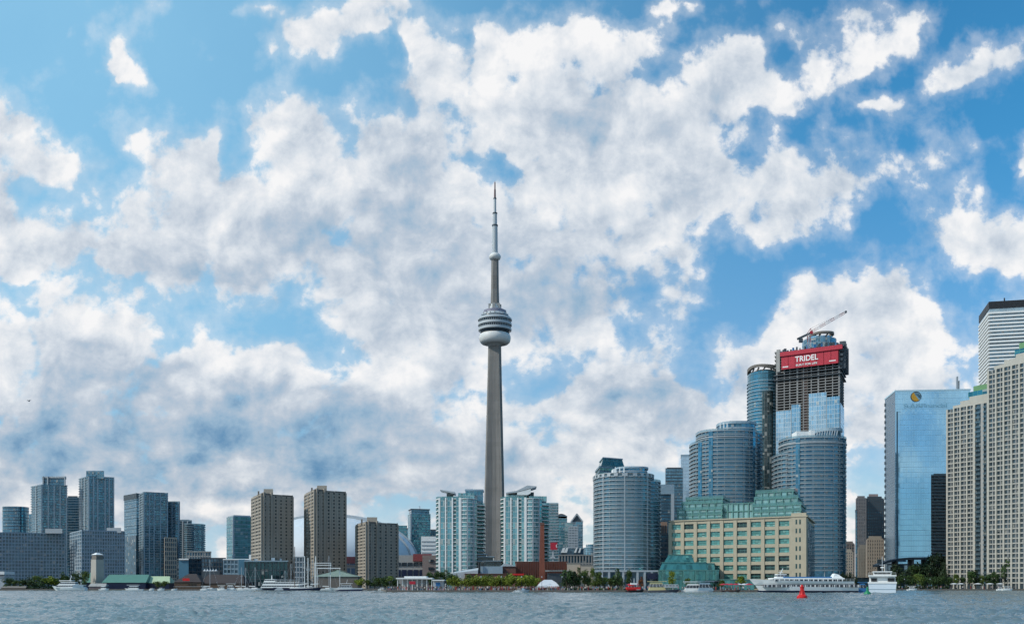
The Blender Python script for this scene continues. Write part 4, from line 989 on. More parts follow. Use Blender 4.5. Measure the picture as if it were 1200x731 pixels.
for i in range(7): MB().box(X(643 + i * 3, 445), X(644 + i * 3, 445), 444.6, 459, Zp(667.5, 446), Zp(667.0, 446)).obj('roof_slat', MC['slate'], r_)
fp = fpr(664.5, 680, 455, 16); r_ = bld('beige_shed', 'left of two plain beige sheds above the dark green trees', fp, group='beige sheds above the dark trees')
MB().prism(fp, ZG, Zp(659.3, 455)).obj('wall', MC['beige'], r_); MB().prism(offset(fp, .25), Zp(659.3, 455), Zp(658.8, 455)).obj('roof', MC['concrete_grey'], r_)
fp = fpr(680.5, 695, 452, 16); r_ = bld('beige_shed', 'right of two plain beige sheds, beside the rounded condo', fp, group='beige sheds above the dark trees')
MB().prism(fp, ZG, Zp(661.5, 452)).obj('wall', MC['beige'], r_); MB().prism(offset(fp, .25), Zp(661.5, 452), Zp(661, 452)).obj('roof', MC['concrete_grey'], r_)

# white pavilion and marquee on the promenade
r_ = thing('pavilion', 'long white flat-roofed pavilion at the water, near the shortest concrete tower', 'pavilion', (X(484, 415), 415, ZG))
MB().box(X(465, 415), X(507, 415), 412, 424, Zp(678, 415), Zp(676.4, 415)).obj('roof', MC['white'], r_)
MB().box(X(474, 415), X(500, 415), 414, 423, Zp(676.4, 415), Zp(674.6, 415)).obj('roof_light', MC['white'], r_)
MB().box(X(472, 415), X(500, 415), 417, 423, ZG, Zp(678, 415)).obj('wall', MC['palegrey'], r_)
for k in range(8): MB().beam((X(466 + k * 5.7, 413), 413, ZG), (X(466 + k * 5.7, 413), 413, Zp(678, 413)), 0.3).obj('post', MC['white'], r_)
MB().box(X(480, 412), X(487, 412), 411, 411.6, Zp(684, 412), Zp(680.5, 412)).obj('red_banner', MC['red'], r_)
r_ = thing('kiosk', 'small white kiosk with a blue-grey front right of the long pavilion', 'kiosk', (X(514, 412), 412, ZG))
MB().box(X(507.5, 412), X(520, 412), 411, 418, ZG, Zp(680, 412)).obj('wall', MC['palegrey'], r_); MB().box(X(507, 412), X(521, 412), 410, 419, Zp(680, 412), Zp(678.6, 412)).obj('roof', MC['white'], r_)
MB().box(X(511, 412), X(516, 412), 410.6, 410.95, ZG, Zp(682, 412)).obj('door', MC['bluepaint'], r_)
def marquee(label, px0, px1, top, eave, Y, d=9, mat=None, grp=None, name='marquee'):
    r = thing(name, label, 'tent', (X((px0 + px1) / 2, Y), Y + d / 2, ZG), grp)
    a, b = X(px0, Y), X(px1, Y); m_ = (a + b) / 2; e = [(a, Y), (b, Y), (b, Y + d), (a, Y + d)]; k = .35
    t = [(m_ + (x_ - m_) * k, Y + d / 2 + (y_ - Y - d / 2) * .1) for x_, y_ in e]
    md = [(m_ + (x_ - m_) * .72, Y + d / 2 + (y_ - Y - d / 2) * .6) for x_, y_ in e]
    ze, zt = Zp(eave, Y), Zp(top, Y)
    MB().loft([[(p_[0], p_[1], ze - .5) for p_ in e], [(p_[0], p_[1], ze) for p_ in e], [(p_[0], p_[1], ze + (zt - ze) * .6) for p_ in md], [(p_[0], p_[1], zt) for p_ in t]]).obj('canopy', mat or MC['canvas'], r)
    for x_, y_ in e: MB().beam((x_, y_, ZG), (x_, y_, ze), 0.16).obj('pole', MC['white'], r)
    return r
marquee('large white marquee with a peaked roof between the bright and the dark trees', 630, 655.5, 678.6, 686.3, 400, 12)
# ------------------------------------------------------------------ rounded glass condo, centre right
G_RND = glass('rounded_condo_glass', (0.09, 0.22, 0.30), 1.5, 2.8, 0.12, 0.10, (0.25, 0.32, 0.36), var=0.9, blind=0.14, metal=0.5)
G_RND2 = glass('rounded_condo_blue_glass', (0.06, 0.20, 0.30), 1.5, 2.8, 0.10, 0.08, (0.12, 0.20, 0.27), var=0.6, blind=0.06, metal=0.6)
G_GRN = glass('green_roof_glass', (0.09, 0.22, 0.22), 1.6, 3.2, 0.10, 0.14, (0.10, 0.18, 0.18), var=0.6, blind=0.05, metal=0.6)
Y = 480.0
f1 = fpc(697.5, 763, Y, 36, 52, 2.5); f2 = fpc(735, 771.5, Y + 6, 30, 40, 2.5)
r_ = bld('rounded_condo', 'rounded blue glass condo with pale slab rings beside the tan terminal building', f1, 'condo tower')
z0 = Zp(669, Y); z1 = Zp(557.5, Y); z2 = Zp(562, Y)
body(r_, f1, ZG, z1, G_RND, MC['palegrey']); body(r_, f2, ZG, z2, G_RND2, MC['palegrey'], 'side_glazing')
slabs(r_, f1, z0, z1, 24, 0.8, 0.30, MC['palegrey'], RAILP, 1.15, 'balcony'); slabs(r_, f2, z0, z2, 23, 0.7, 0.26, MC['bluegrey'], RAILG, 1.1, 'balcony')
for k in range(26, 52, 2):
    pier(r_, f1[k], f1[(k + 1) % 52], 0.5, 0.4 if k % 6 == 2 else .22, .95 if k % 6 == 2 else .5, ZG, z1 + (1.3 if k % 6 == 2 else 0), MC['palegrey'], name='mullion')
# pierced parapet ring, roof pavilion with broad brim
ring = MB(); ro, ri = offset(f1, 1.0), offset(f1, 0.3)
for i in range(len(f1)):
    j = (i + 1) % len(f1)
    if i % 2: continue
    ring.prism([ro[i], ro[j], ri[j], ri[i]], z1, Zp(553.8, Y))
ring.obj('pierced_parapet', MC['palegrey'], r_)
MB().prism(offset(f1, 1.05), Zp(554.0, Y), Zp(553.2, Y)).obj('parapet_cap', MC['palegrey'], r_)
fr = fpc(722, 757, Y + 5, 20, 36, 3); body(r_, fr, z1, Zp(546.5, Y), G_RND2, MC['white'], 'roof_pavilion')
MB().prism(offset(fr, 0.8), Zp(546.8, Y), Zp(544.6, Y)).obj('brim', MC['bluegrey'], r_)
MB().prism(offset(fr, 0.35), Zp(550.3, Y), Zp(549.4, Y)).obj('pavilion_band', MC['palegrey'], r_)
MB().box(X(719.5, Y), X(724, Y), Y + 6, Y + 12, z1, Zp(547.5, Y)).obj('stair_head', MC['white'], r_)
for px in (722, 727, 732): MB().beam((X(px, Y), Y + 3, z1), (X(px, Y), Y + 3, Zp(546, Y)), .5).obj('column', MC['white'], r_)
# podium
fp = fpr(697, 772, 452, 40); r_ = bld('podium', 'white-columned two-storey podium at the foot of the rounded blue condo', fp)
zp_ = Zp(669.5, 452); body(r_, fp, ZG, zp_, G_SLAB, MC['palegrey']); MB().prism(offset(fp, .6), zp_, Zp(667.5, 452)).obj('cornice', MC['palegrey'], r_)
for k in range(10): pier(r_, fp[0], fp[1], k / 9, 0.9, 0.5, ZG, zp_, MC['palegrey'], name='column')
MB().box(X(759, 450), X(771, 450), 449, 451.2, Zp(678, 450), Zp(671, 450)).obj('blue_panel', MC['navy'], r_)
# green glass tower behind
fp = fpq((698, 640), (703, 612), (734, 622)); r_ = bld('green_tower', 'dull green glass tower with a sloping top edge directly behind the rounded blue condo', fp, 'skyscraper')
z1 = Zp(547, 612); body(r_, fp, ZG, z1, G_GRN, MC['slate']); slabs(r_, fp, Zp(600, 612), z1, 10, 0.4, 0.5, MC['bluegrey'], RAILG, .9)
MB().prism(offset(fp, -.6), z1, Zp(535.5, 612), fp2=offset(fp, -2.4)).obj('crown', G_GRN, r_); MB().prism(offset(fp, -2.0), Zp(535.5, 612), Zp(534.2, 612)).obj('parapet', MC['bluegrey'], r_)

# towers between the rounded condo and the tan building
fp = fpr(780, 800, 1150, 30); z1 = Zp(548.5, 1150); r_ = bld('far_office_tower', 'dark grey-blue office tower right of the rounded condo, behind the white-framed slab', fp, 'skyscraper')
body(r_, fp, ZG, z1, G_BLUE, MC['slate']); slabs(r_, fp, Zp(640, 1150), z1, 24, .2, .7, MC['slate']); MB().prism(shrink(fp, .85), z1, Zp(547, 1150)).obj('crown', MC['slate'], r_)
fp = fpr(770.5, 789.5, 900, 24); z1 = Zp(568, 900); r_ = bld('framed_office_tower', 'dark office slab framed in white at its right and top edges', fp, 'skyscraper')
body(r_, fp, ZG, z1, G_BLUE, MC['palegrey']); MB().prism(fpr(770, 790, 899, 3), z1 - 8, z1 + 0.6).obj('top_frame', MC['bluegrey'], r_); MB().prism(fpr(786.3, 790, 898.5, 3), ZG, z1 - 8).obj('side_frame', MC['palegrey'], r_)
slabs(r_, fp, Zp(650, 900), Zp(576, 900), 20, .15, .5, MC['slate'])
fp = fpr(798, 816.5, 1200, 26); z1 = Zp(533.5, 1200); r_ = bld('far_office_tower', 'tall pale blue glass tower between the dark towers and the curved grey condo', fp, 'skyscraper')
body(r_, fp, ZG, z1, glass('pale_sky_glass', (0.42, 0.56, 0.66), 3.0, 4, 0.06, 0.10, (0.30, 0.40, 0.48), var=.15, blind=0, metal=.7, rough=.15), MC['palegrey'])
MB().prism(offset(fp, .3), z1 - .5, z1 + 1.2).obj('crown', MC['bluegrey'], r_)
fp = fpr(770, 782, 760, 18); r_ = bld('brown_block', 'small salmon-brown block below the white-framed dark slab', fp)
MB().prism(fp, ZG, Zp(611, 760)).obj('wall', plain('salmon_stucco', (0.30, 0.19, 0.14), .85), r_)
for k in range(4): MB().prism(fpr(771 + k * 2.6, 772.4 + k * 2.6, 759.4, 1), Zp(640, 760), Zp(615, 760)).obj('window_strip', MC['darkglass'], r_)
fp = fpr(770, 786, 640, 18); r_ = bld('stepped_grey_block', 'stepped dark grey block squeezed between the rounded condo and the tan building', fp)
body(r_, fp, ZG, Zp(626, 640), G_SLAB); grid(r_, fp[0], fp[1], ZG, Zp(626, 640), 4, 12, .4, 1.2, .3, MC['slate'])

# ------------------------------------------------------------------ tan waterfront terminal
A, B = (X(785, 488), 488.0), (X(945, 452), 452.0)
d = Vector((B[0] - A[0], B[1] - A[1])); L = d.length; d /= L; nrm = Vector((-d.y, d.x))       # nrm points away from the camera
D_ = 62.0
C_ = (X(954.5, 502), 502.0); nrm = Vector((C_[0] - B[0], C_[1] - B[1])); D_ = nrm.length; nrm /= D_      # the side street runs askew
E_ = (A[0] + nrm.x * D_, A[1] + nrm.y * D_)
fpT = [A, B, C_, E_]; zT = Zp(607, 452)
zA = Zp(611, 488); zT = (zT + zA) / 2
r_ = bld('waterfront_terminal', 'tan concrete warehouse-style building with green glass penthouses and atrium at the water', fpT, 'terminal')
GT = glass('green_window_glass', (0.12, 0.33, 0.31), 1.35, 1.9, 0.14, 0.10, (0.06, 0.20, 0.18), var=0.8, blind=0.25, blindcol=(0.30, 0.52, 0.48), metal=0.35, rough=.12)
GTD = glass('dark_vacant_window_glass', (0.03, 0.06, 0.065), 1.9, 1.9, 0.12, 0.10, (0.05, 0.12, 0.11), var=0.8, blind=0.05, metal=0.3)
core = [edge_pt(A, B, 0, -0.9)[0], edge_pt(A, B, 1, -0.9)[0], C_, E_]
MB().prism([(A[0] + nrm.x * .9, A[1] + nrm.y * .9), (B[0] + nrm.x * .9, B[1] + nrm.y * .9), C_, E_], ZG, zT - 0.3).obj('wall', MC['tan'], r_)
nfl = 8; z_base = ZG + 0.5; fh = (zT - z_base) / nfl
rightw = 16.5 / 160; nb = 9; span = 1 - rightw
for k in range(nb + 1):
    t_ = span * k / nb
    pier(r_, A, B, t_ + (0.004 if k == 0 else 0), 1.65, 0.35, ZG, zT, MC['tan'], 1.2)
fhT = fh
sp = pier(r_, A, B, span / 2, L * span, 0.05, zT - 1.0, zT + .5, MC['tan'], 1.2, 'spandrel')
for k in range(1, nfl):
    share(sp, -fhT * k)
MB().prism(offset(fpT, .55), zT + .45, zT + .95).obj('parapet', MC['tan'], r_)
for row in range(nfl):
    for col in range(nb):
        t_ = span * (col + 0.5) / nb; w = L * span / nb - 1.7
        zz0 = zT - fhT * (row + 1) + 0.5; zz1 = zT - fhT * row - 1.0
        c0 = edge_pt(A, B, t_, -0.55)[0]
        a0 = (c0[0] - d.x * w / 2, c0[1] - d.y * w / 2); b0 = (c0[0] + d.x * w / 2, c0[1] + d.y * w / 2)
        mb = MB(); u0 = R.uniform(0, 60) * 1.35
        mb.face([(a0[0], a0[1], zz0), (b0[0], b0[1], zz0), (b0[0], b0[1], zz1), (a0[0], a0[1], zz1)], [(u0, 1.2 + 10 * row), (u0 + w, 1.2 + 10 * row), (u0 + w, 1.2 + 10 * row + 3.7), (u0, 1.2 + 10 * row + 3.7)])
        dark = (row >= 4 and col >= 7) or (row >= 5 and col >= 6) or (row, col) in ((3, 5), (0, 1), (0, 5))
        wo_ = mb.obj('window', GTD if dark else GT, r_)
        fr_ = MB()
        for (p_, q_) in (((a0[0], a0[1], zz0), (b0[0], b0[1], zz0)), ((a0[0], a0[1], zz1), (b0[0], b0[1], zz1)), ((a0[0], a0[1], (zz0 + zz1) / 2), (b0[0], b0[1], (zz0 + zz1) / 2))):
            fr_.beam((p_[0] - nrm.x * .1, p_[1] - nrm.y * .1, p_[2]), (q_[0] - nrm.x * .1, q_[1] - nrm.y * .1, q_[2]), .16)
        fr_.obj('frame', MC['green'], wo_)
# plain right bay with paired slit windows
p0_, p1_ = edge_pt(A, B, 1 - rightw, .3)[0], edge_pt(A, B, 1, .3)[0]
MB().prism([p0_, p1_, (p1_[0] + nrm.x * 14, p1_[1] + nrm.y * 14), (p0_[0] + nrm.x * 14, p0_[1] + nrm.y * 14)], ZG, zT + 2.2).obj('stair_tower', MC['tan'], r_)
for row in range(nfl):
    for s_ in (-.13, .02):
        t_ = 1 - rightw * (0.62 + s_ * 1.6); zz = zT - fhT * (row + .85)
        pier(r_, A, B, t_, 0.75, 0.34, zz + .5, zz + 2.6, GTD, 0.1, 'window')
# shaded east wall with dark glazing
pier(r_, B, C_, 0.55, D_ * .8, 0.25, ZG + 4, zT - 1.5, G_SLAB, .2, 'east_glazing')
# stepped green penthouses
def green_block(t0, t1, dep0, dep1, top, n, rail=True):
    g_ = lambda t_, dp: (A[0] + d.x * L * t_ + nrm.x * dp, A[1] + d.y * L * t_ + nrm.y * dp)
    a_, b_, c_, e_ = g_(t0, dep0), g_(t1, dep0), g_(t1, dep1), g_(t0, dep1)
    f_ = [a_, b_, c_, e_]; z_ = Zp(top, 470 + dep0); body(r_, f_, zT + .2, z_, GPH, MC['green'], 'penthouse_glazing')
    slabs(r_, f_, zT + 1, z_, n, .45, .34, MC['green'], RAILT if rail else None, 1.3, 'penthouse_slab')
    for k in range(7): pier(r_, a_, b_, k / 6, .35, .5, zT, z_, MC['green'])
    return f_, z_
GPH = glass('penthouse_green_glass', (0.21, 0.37, 0.37), 2.0, 3.0, 0.12, 0.10, (0.14, 0.29, 0.27), var=0.8, blind=.2, blindcol=(.35, .5, .48), metal=.4)
green_block(0.045, 0.385, 6, 36, 595, 2); green_block(0.07, 0.38, 9, 34, 587.5, 1); green_block(0.095, 0.375, 12, 34, 582.5, 1)
green_block(0.385, 0.62, 8, 34, 589.5, 2, False)
green_block(0.62, 0.955, 5, 34, 594, 2); green_block(0.625, 0.93, 8, 34, 586, 1); green_block(0.63, 0.895, 11, 34, 578.5, 1)
p_ = edge_pt(A, B, .78, -20)[0]; MB().prism([(p_[0] - 4, p_[1]), (p_[0] + 4, p_[1]), (p_[0] + 4, p_[1] + 6), (p_[0] - 4, p_[1] + 6)], Zp(578.5, 490), Zp(574.8, 490)).obj('roof_plant', plain('rosy_plant_room', (0.34, 0.25, 0.24), .8), r_)
# stepped atrium of green glass
GAT = glass('atrium_green_glass', (0.08, 0.25, 0.24), 1.5, 2.2, 0.08, 0.08, (0.04, 0.17, 0.15), var=0.8, blind=.06, blindcol=(.16, .42, .37), metal=.45)
def atrium(px0, px1, top, Yn, dpt, low=None, slope=0.0):
    f_ = fpr(px0, px1, Yn, dpt); z0_ = ZG if low is None else Zp(low, Yn); z_ = Zp(top, Yn)
    f2 = [(f_[0][0] + slope * 1.2, f_[0][1] + slope), (f_[1][0] - slope * .6, f_[1][1] + slope), (f_[2][0] - slope * .6, f_[2][1]), (f_[3][0] + slope * 1.2, f_[3][1])]
    MB().prism(f_, z0_, z_, 0, 1, fp2=f2).obj('atrium_glazing', [GAT, MC['green']], r_)
    MB().prism(offset(f2, .2), z_, z_ + .35).obj('atrium_cornice', MC['green'], r_)
atrium(771, 843, 668, 446, 34, None, 0.3); atrium(772.5, 830, 659, 450, 28, 668, 1.2); atrium(778, 814, 650, 455, 24, 659, 1.8); atrium(826, 838, 660, 452, 24, 668, .5)
for px in (776, 790, 801, 815, 828, 839): MB().beam((X(px, 445.5), 445.5, ZG), (X(px, 445.5), 445.5, Zp(668, 445.5)), .45).obj('atrium_post', MC['green'], r_)
atrium(843, 884, 679, 444, 12, None, .2)
MB().prism(fpr(826, 843, 442, 5), Zp(681, 442), Zp(679.5, 442)).obj('canopy', MC['slate'], r_)

# ------------------------------------------------------------------ condo group behind the terminal
def curved(name, label, parts, grp='rounded glass condo towers behind the tan terminal'):
    root = bld(name, label, parts[0][0], 'condo tower', grp)
    for f_, top, Yd, low, n, g, mat, rl, out in parts:
        z_ = Zp(top, Yd); body(root, f_, ZG, z_, g, MC['palegrey']); n_v = len(f_)
        for i in range(n_v // 2 - 1, n_v, 2):
            wide = i in (n_v * 5 // 8 + 1, n_v * 7 // 8)
            pier(root, f_[i], f_[(i + 1) % n_v], .5, 2.6 if wide else .28, out * .8 + .12 if wide else out * .55, ZG, z_, G_RND2 if wide else mat, name='glass_strip' if wide else 'mullion')
        slabs(root, f_, Zp(low, Yd), z_, n, out * .8, .30, mat, rl, 1.2, 'balcony')
    return root
Y = 600.0
r_ = curved('curved_condo', 'curved grey condo with a brimmed roof drum, left of the slim round tower', [
    (fpc(818, 884, Y, 34, 52, 2.6), 504, Y, 600, 21, G_RND2, MC['palegrey'], RAILP, 1.0), (fpc(811, 836, Y + 8, 30, 32, 2.6), 518, Y + 8, 600, 18, G_RND, MC['palegrey'], RAILP, 1.2),
    (fpc(862, 891, Y + 12, 24, 32, 2.4), 508, Y + 12, 600, 20, G_RND2, MC['bluegrey'], RAILG, .9)])
fr = fpc(841.5, 884, Y + 3, 24, 36, 2.6); body(r_, fr, Zp(505, Y), Zp(494.5, Y), G_RND2, MC['bluegrey'], 'roof_drum'); MB().prism(offset(fr, .6), Zp(494.8, Y), Zp(491.8, Y)).obj('brim', MC['bluegrey'], r_)
MB().prism(offset(fr, .3), Zp(500.3, Y), Zp(499.3, Y)).obj('drum_band', MC['palegrey'], r_)
MB().prism(offset(fpc(818, 884, Y, 34, 52, 2.6), 1.1), Zp(511.5, Y), Zp(510.6, Y)).obj('roof_band', MC['palegrey'], r_)
for px in (845, 849, 853): MB().beam((X(px, Y), Y + 2, Zp(505, Y)), (X(px, Y), Y + 2, Zp(494, Y)), .6).obj('column', MC['white'], r_)
mb = MB(); f_ = fpc(829, 846, Y - 2, 20, 24, 3)
Y = 575.0
f1 = fpc(916, 987, Y, 36, 52, 2.6)
r_ = curved('curved_condo', 'curved blue condo with a white roof box, in front of the unfinished tower', [
    (f1, 512, Y, 668, 32, G_RND2, MC['palegrey'], RAILP, .9), (fpc(909, 935, Y + 8, 26, 30, 2.8), 532, Y + 8, 668, 27, G_RND, MC['palegrey'], RAILP, 1.2)])
MB().prism(offset(f1, 1.0), Zp(518.7, Y), Zp(517.7, Y)).obj('roof_band', MC['palegrey'], r_)
MB().box(X(937, Y), X(952.5, Y), Y + 6, Y + 16, Zp(512, Y), Zp(503, Y)).obj('white_tank_house', MC['white'], r_); MB().box(X(952.7, Y), X(958, Y), Y + 5, Y + 14, Zp(512, Y), Zp(502, Y)).obj('white_tank_house', MC['white'], r_)
fr = fpc(956, 985, Y + 4, 20, 30, 2.4); body(r_, shrink(fr, .94), Zp(512, Y), Zp(503, Y), G_RND2, MC['slate'], 'rotunda'); MB().prism(offset(fr, .2), Zp(503, Y), Zp(499.3, Y)).obj('rotunda_brim', MC['bluegrey'], r_)
for k in range(9): MB().beam((X(959 + k * 2.9, Y), Y + 3.4, Zp(510, Y)), (X(960.5 + k * 2.9, Y), Y + 3.4, Zp(503, Y)), .5).obj('rotunda_strut', MC['palegrey'], r_)

# slim round tower
Y = 680.0; G_CYL = glass('cylinder_teal_glass', (0.09, 0.25, 0.33), 1.7, 3.1, 0.08, 0.16, (0.04, 0.10, 0.14), var=.4, blind=.05, metal=.65)
f1 = fpc(877, 912, Y, 26, 52, 2.3)
r_ = bld('round_tower', 'slim round teal glass tower with an open ring crown, left of the unfinished tower', f1, 'skyscraper')
z1 = Zp(434, Y); body(r_, f1, ZG, z1, G_CYL, MC['slate']); slabs(r_, f1, Zp(600, Y), Zp(445, Y), 40, .45, .5, MC['bluegrey'], None, name='floor_slab')
f3 = fpc(891, 905, Y - 1.3, 10, 20, 3.5); MB().prism(f3, ZG, Zp(458, Y)).obj('balcony_bay', G_DK, r_)
mb = MB(); ro, ri = offset(f1, .2), offset(f1, -1.4)
for i in range(len(f1)):
    j = (i + 1) % len(f1); dz_ = 1.2 * math.sin(4 * math.pi * i / len(f1))
    mb.prism([ro[i], ro[j], ri[j], ri[i]], Zp(430.5, Y) + dz_, Zp(426.5, Y) + dz_ * .4)
mb.obj('ring_crown', MC['concrete_dark'], r_)
for k in range(0, 52, 4): MB().beam((*ri[k], z1), (*ri[(k + 2) % 52], Zp(429, Y)), .8).obj('crown_strut', MC['concrete_dark'], r_)
body(r_, offset(f1, -3.5), z1, Zp(431, Y), G_CYL, MC['palegrey'], 'roof_drum')

# ------------------------------------------------------------------ unfinished tower with the red wrap
q0, q1, q2 = (909.5, 668), (983, 646), (988.5, 668)
fpM = fpq(q0, q1, q2)
# corners: left, near right corner, far right
fpM = [(X(909.5, 668), 668.0), (X(984, 645), 645.0), (X(989, 672), 672.0), (X(916, 696), 696.0)]
r_ = bld('unfinished_tower', 'unfinished concrete tower with a red wrap around its top floors and open slabs below', fpM, 'construction tower')
Ym = 650; zt = Zp(404, Ym)
p, q = fpM[0], fpM[1]
zMtop = Zp(406, 648)
body(r_, offset(fpM, -3.2), ZG, zMtop, plain('raw_interior_shade', (0.045, 0.045, 0.045), .95), MC['concrete_dark'], 'core')  # core coloured near black to stand for shade within the open floors
nfm = 56; zlow = Zp(590, Ym); RAW = plain('raw_slab_concrete', (.26, .26, .26), .9)
slabs(r_, fpM, zlow, zMtop, nfm, .1, .42, RAW, None, name='floor_slab')
for k, t_ in enumerate((0.01, .13, .22, .34, .44, .56, .67, .78, .89, .99)): pier(r_, p, q, t_, 0.55 if k % 3 else 0.95, -.1, zlow, zMtop, RAW, .8, 'column')
for t_ in (.3, .7, .97): pier(r_, fpM[1], fpM[2], t_, .8, -.1, zlow, zMtop, RAW, .8, 'column')
for t_ in (.05, .35, .7): pier(r_, fpM[3], fpM[0], t_, .8, -.1, zlow, zMtop, RAW, .8, 'column')
G_NEW = glass('new_curtain_wall', (0.34, 0.50, 0.60), 1.6, 2.9, 0.09, 0.08, (0.55, 0.62, 0.66), var=.35, blind=.03, metal=.75, rough=.1)
G_NEW2 = glass('new_curtain_wall_deep', (0.22, 0.40, 0.52), 1.6, 2.9, 0.10, 0.08, (0.45, 0.53, 0.58), var=.35, blind=.03, metal=.75, rough=.1)
for t0, t1, top, g in ((0.0, .245, 478, G_NEW), (.25, .395, 472, G_NEW2), (.525, .80, 461, G_NEW), (.805, 1.0, 467, G_NEW2)):
    pier(r_, p, q, (t0 + t1) / 2, edge_pt(p, q, 0)[3] * (t1 - t0), .35, ZG, Zp(top, 655), g, .3, 'curtain_wall')
pier(r_, fpM[1], fpM[2], .5, 26, .3, ZG, Zp(474, 655), G_NEW2, .3, 'curtain_wall'); pier(r_, fpM[3], fpM[0], .5, 26, .3, ZG, Zp(480, 670), G_NEW, .3, 'curtain_wall')
pier(r_, p, q, .46, edge_pt(p, q, 0)[3] * .10, -.4, ZG, Zp(430, 655), plain('hoist_gap_shade', (0.07, 0.045, 0.04), .9), .5, 'gap_shade_panel')  # opaque panel whose dark colour paints the shade of the open gap
for t_ in (.42, .50): pier(r_, p, q, t_, .3, .2, ZG, Zp(425, 655), MC['concrete_dark'], .3, 'hoist_rail')
# work platform dark fringe at the lower wrap and below
for zz, rr in ((Zp(433, 650), 5), (Zp(438.5, 650), 9)):
    o_ = offset(fpM, 1.4); mb = MB(); mb.prism(o_, zz - .5, zz)
    mb.obj('work_platform', MC['slate'], r_)
# the red wrap
def span_box(t0, t1, out, thick, za, zb, mat, name, za2=None, zb2=None):
    a_, b_ = edge_pt(p, q, t0, out)[0], edge_pt(p, q, t1, out)[0]; a2, b2 = edge_pt(p, q, t0, out - thick)[0], edge_pt(p, q, t1, out - thick)[0]
    return MB().prism([a_, b_, b2, a2], za, zb).obj(name, mat, r_)
zw0, zw1, zw2 = Zp(425.5, 645), Zp(409.8, 645), Zp(404.8, 645)
wraps = []
for i in range(8):
    t0 = .105 + i * .1115; w = span_box(t0, t0 + .105, 2.2, .6, zw0, zw1, MC['red'], 'red_wrap')
span_box(.10, 1.0, 1.85, .5, zw0 + .4, zw1 - .2, plain('dark_red_net', (.22, .02, .03), .8), 'wrap_net')
span_box(.09, 1.06, 3.0, 1.2, zw1, zw2, MC['red'], 'red_parapet')
# dark climbing formwork at the right corner and left
a_, b_ = fpM[1], fpM[2]
for k in range(5):
    zz = Zp(429 - k * 5.4, 648); pier(r_, a_, b_, .4, 24 + k * .6, 1.4 + k * .35, zz, zz + 1.6, MC['slate'], .6, 'side_formwork')
for k in range(6): pier(r_, a_, b_, .04 + k * .16, .4, 3.4, Zp(432, 648), Zp(403, 648) + R.uniform(0, 2), MC['slate'], .2, 'formwork_post')
for k in range(5):
    zz = Zp(431 - k * 4.6, 668); pier(r_, fpM[3], fpM[0], .75, 12, 1.2, zz, zz + .7, MC['concrete_grey'], .6, 'edge_slab')
pier(r_, p, q, .04, 2.2, .8, Zp(436, 668), Zp(410, 668), MC['concrete_grey'], .5, 'hoist_tower')
for k in range(34):
    t_ = .08 + k * .0275; c_ = edge_pt(p, q, t_, R.uniform(-1, 2.4))[0]; h_ = R.uniform(.6, 2.8)
    MB().box(c_[0] - R.uniform(.3, .9), c_[0] + R.uniform(.2, .6), c_[1], c_[1] + 1, zw2 - .5, zw2 + h_).obj('site_material', MC['slate'] if k % 4 else MC['bluepaint'], r_)
# lettering on the wrap
dirv = Vector((q[0] - p[0], q[1] - p[1])).normalized()
def letter(txt, t_, zc, size, mat, name='lettering', sx=1.0):
    cu = bpy.data.curves.new(name, 'FONT'); cu.body = txt; cu.size = size; cu.extrude = .06; cu.align_x = 'CENTER'; cu.align_y = 'CENTER'; cu.offset = size * .018
    tmp = bpy.data.objects.new('tmp', cu); me = bpy.data.meshes.new_from_object(tmp); bpy.data.objects.remove(tmp); bpy.data.curves.remove(cu)
    me.materials.clear(); me.materials.append(mat)
    o = bpy.data.objects.new(name, me); COL.objects.link(o); o.parent = r_
    c_ = edge_pt(p, q, t_, 2.35)[0]; o.location = Vector((c_[0], c_[1], zc)) - parent_org(r_)
    o.rotation_euler = (math.radians(90), 0, math.atan2(dirv.y, dirv.x)); o.scale = (sx, 1, 1)
    return o
WL = plain('white_lettering', (.8, .8, .8), .6, var=.02)
letter('TRIDEL', .505, (zw0 + zw1) / 2 + 1.1, 4.9, WL, 'lettering', .95)
letter('BUILT FOR LIFE', .505, zw0 + 1.6, 1.7, WL, 'slogan', 1.2)
span_box(.855, .955, 2.28, .1, zw0 + 1.5, zw0 + 2.1, WL, 'white_line'); span_box(.125, .215, 2.28, .1, zw0 + 1.2, zw0 + 1.8, WL, 'white_line')
# glass drum and ring of the crown
Yk = 668; fk = fpc(941, 979, Yk - 4, 22, 40, 2.2)
body(r_, fk, zMtop - 2, Zp(396, Yk), G_RND, MC['palegrey'], 'crown_drum'); body(r_, offset(fk, -2.5), Zp(396, Yk), Zp(393.2, Yk), G_NEW, MC['palegrey'], 'crown_drum')
fk2 = fpc(950, 975, Yk - 4, 20, 40, 2.6); ro, ri = offset(fk2, .3), offset(fk2, -2.0); mb = MB()
for i in range(40):
    j = (i + 1) % 40; mb.prism([ro[i], ro[j], ri[j], ri[i]], Zp(391.6, Yk), Zp(389.2, Yk))
mb.obj('crown_ring', MC['concrete_dark'], r_)
for k in range(0, 40, 5): MB().beam((*ri[k], Zp(396, Yk)), (*ri[(k + 2) % 40], Zp(390.5, Yk)), .9).obj('crown_strut', MC['concrete_dark'], r_)

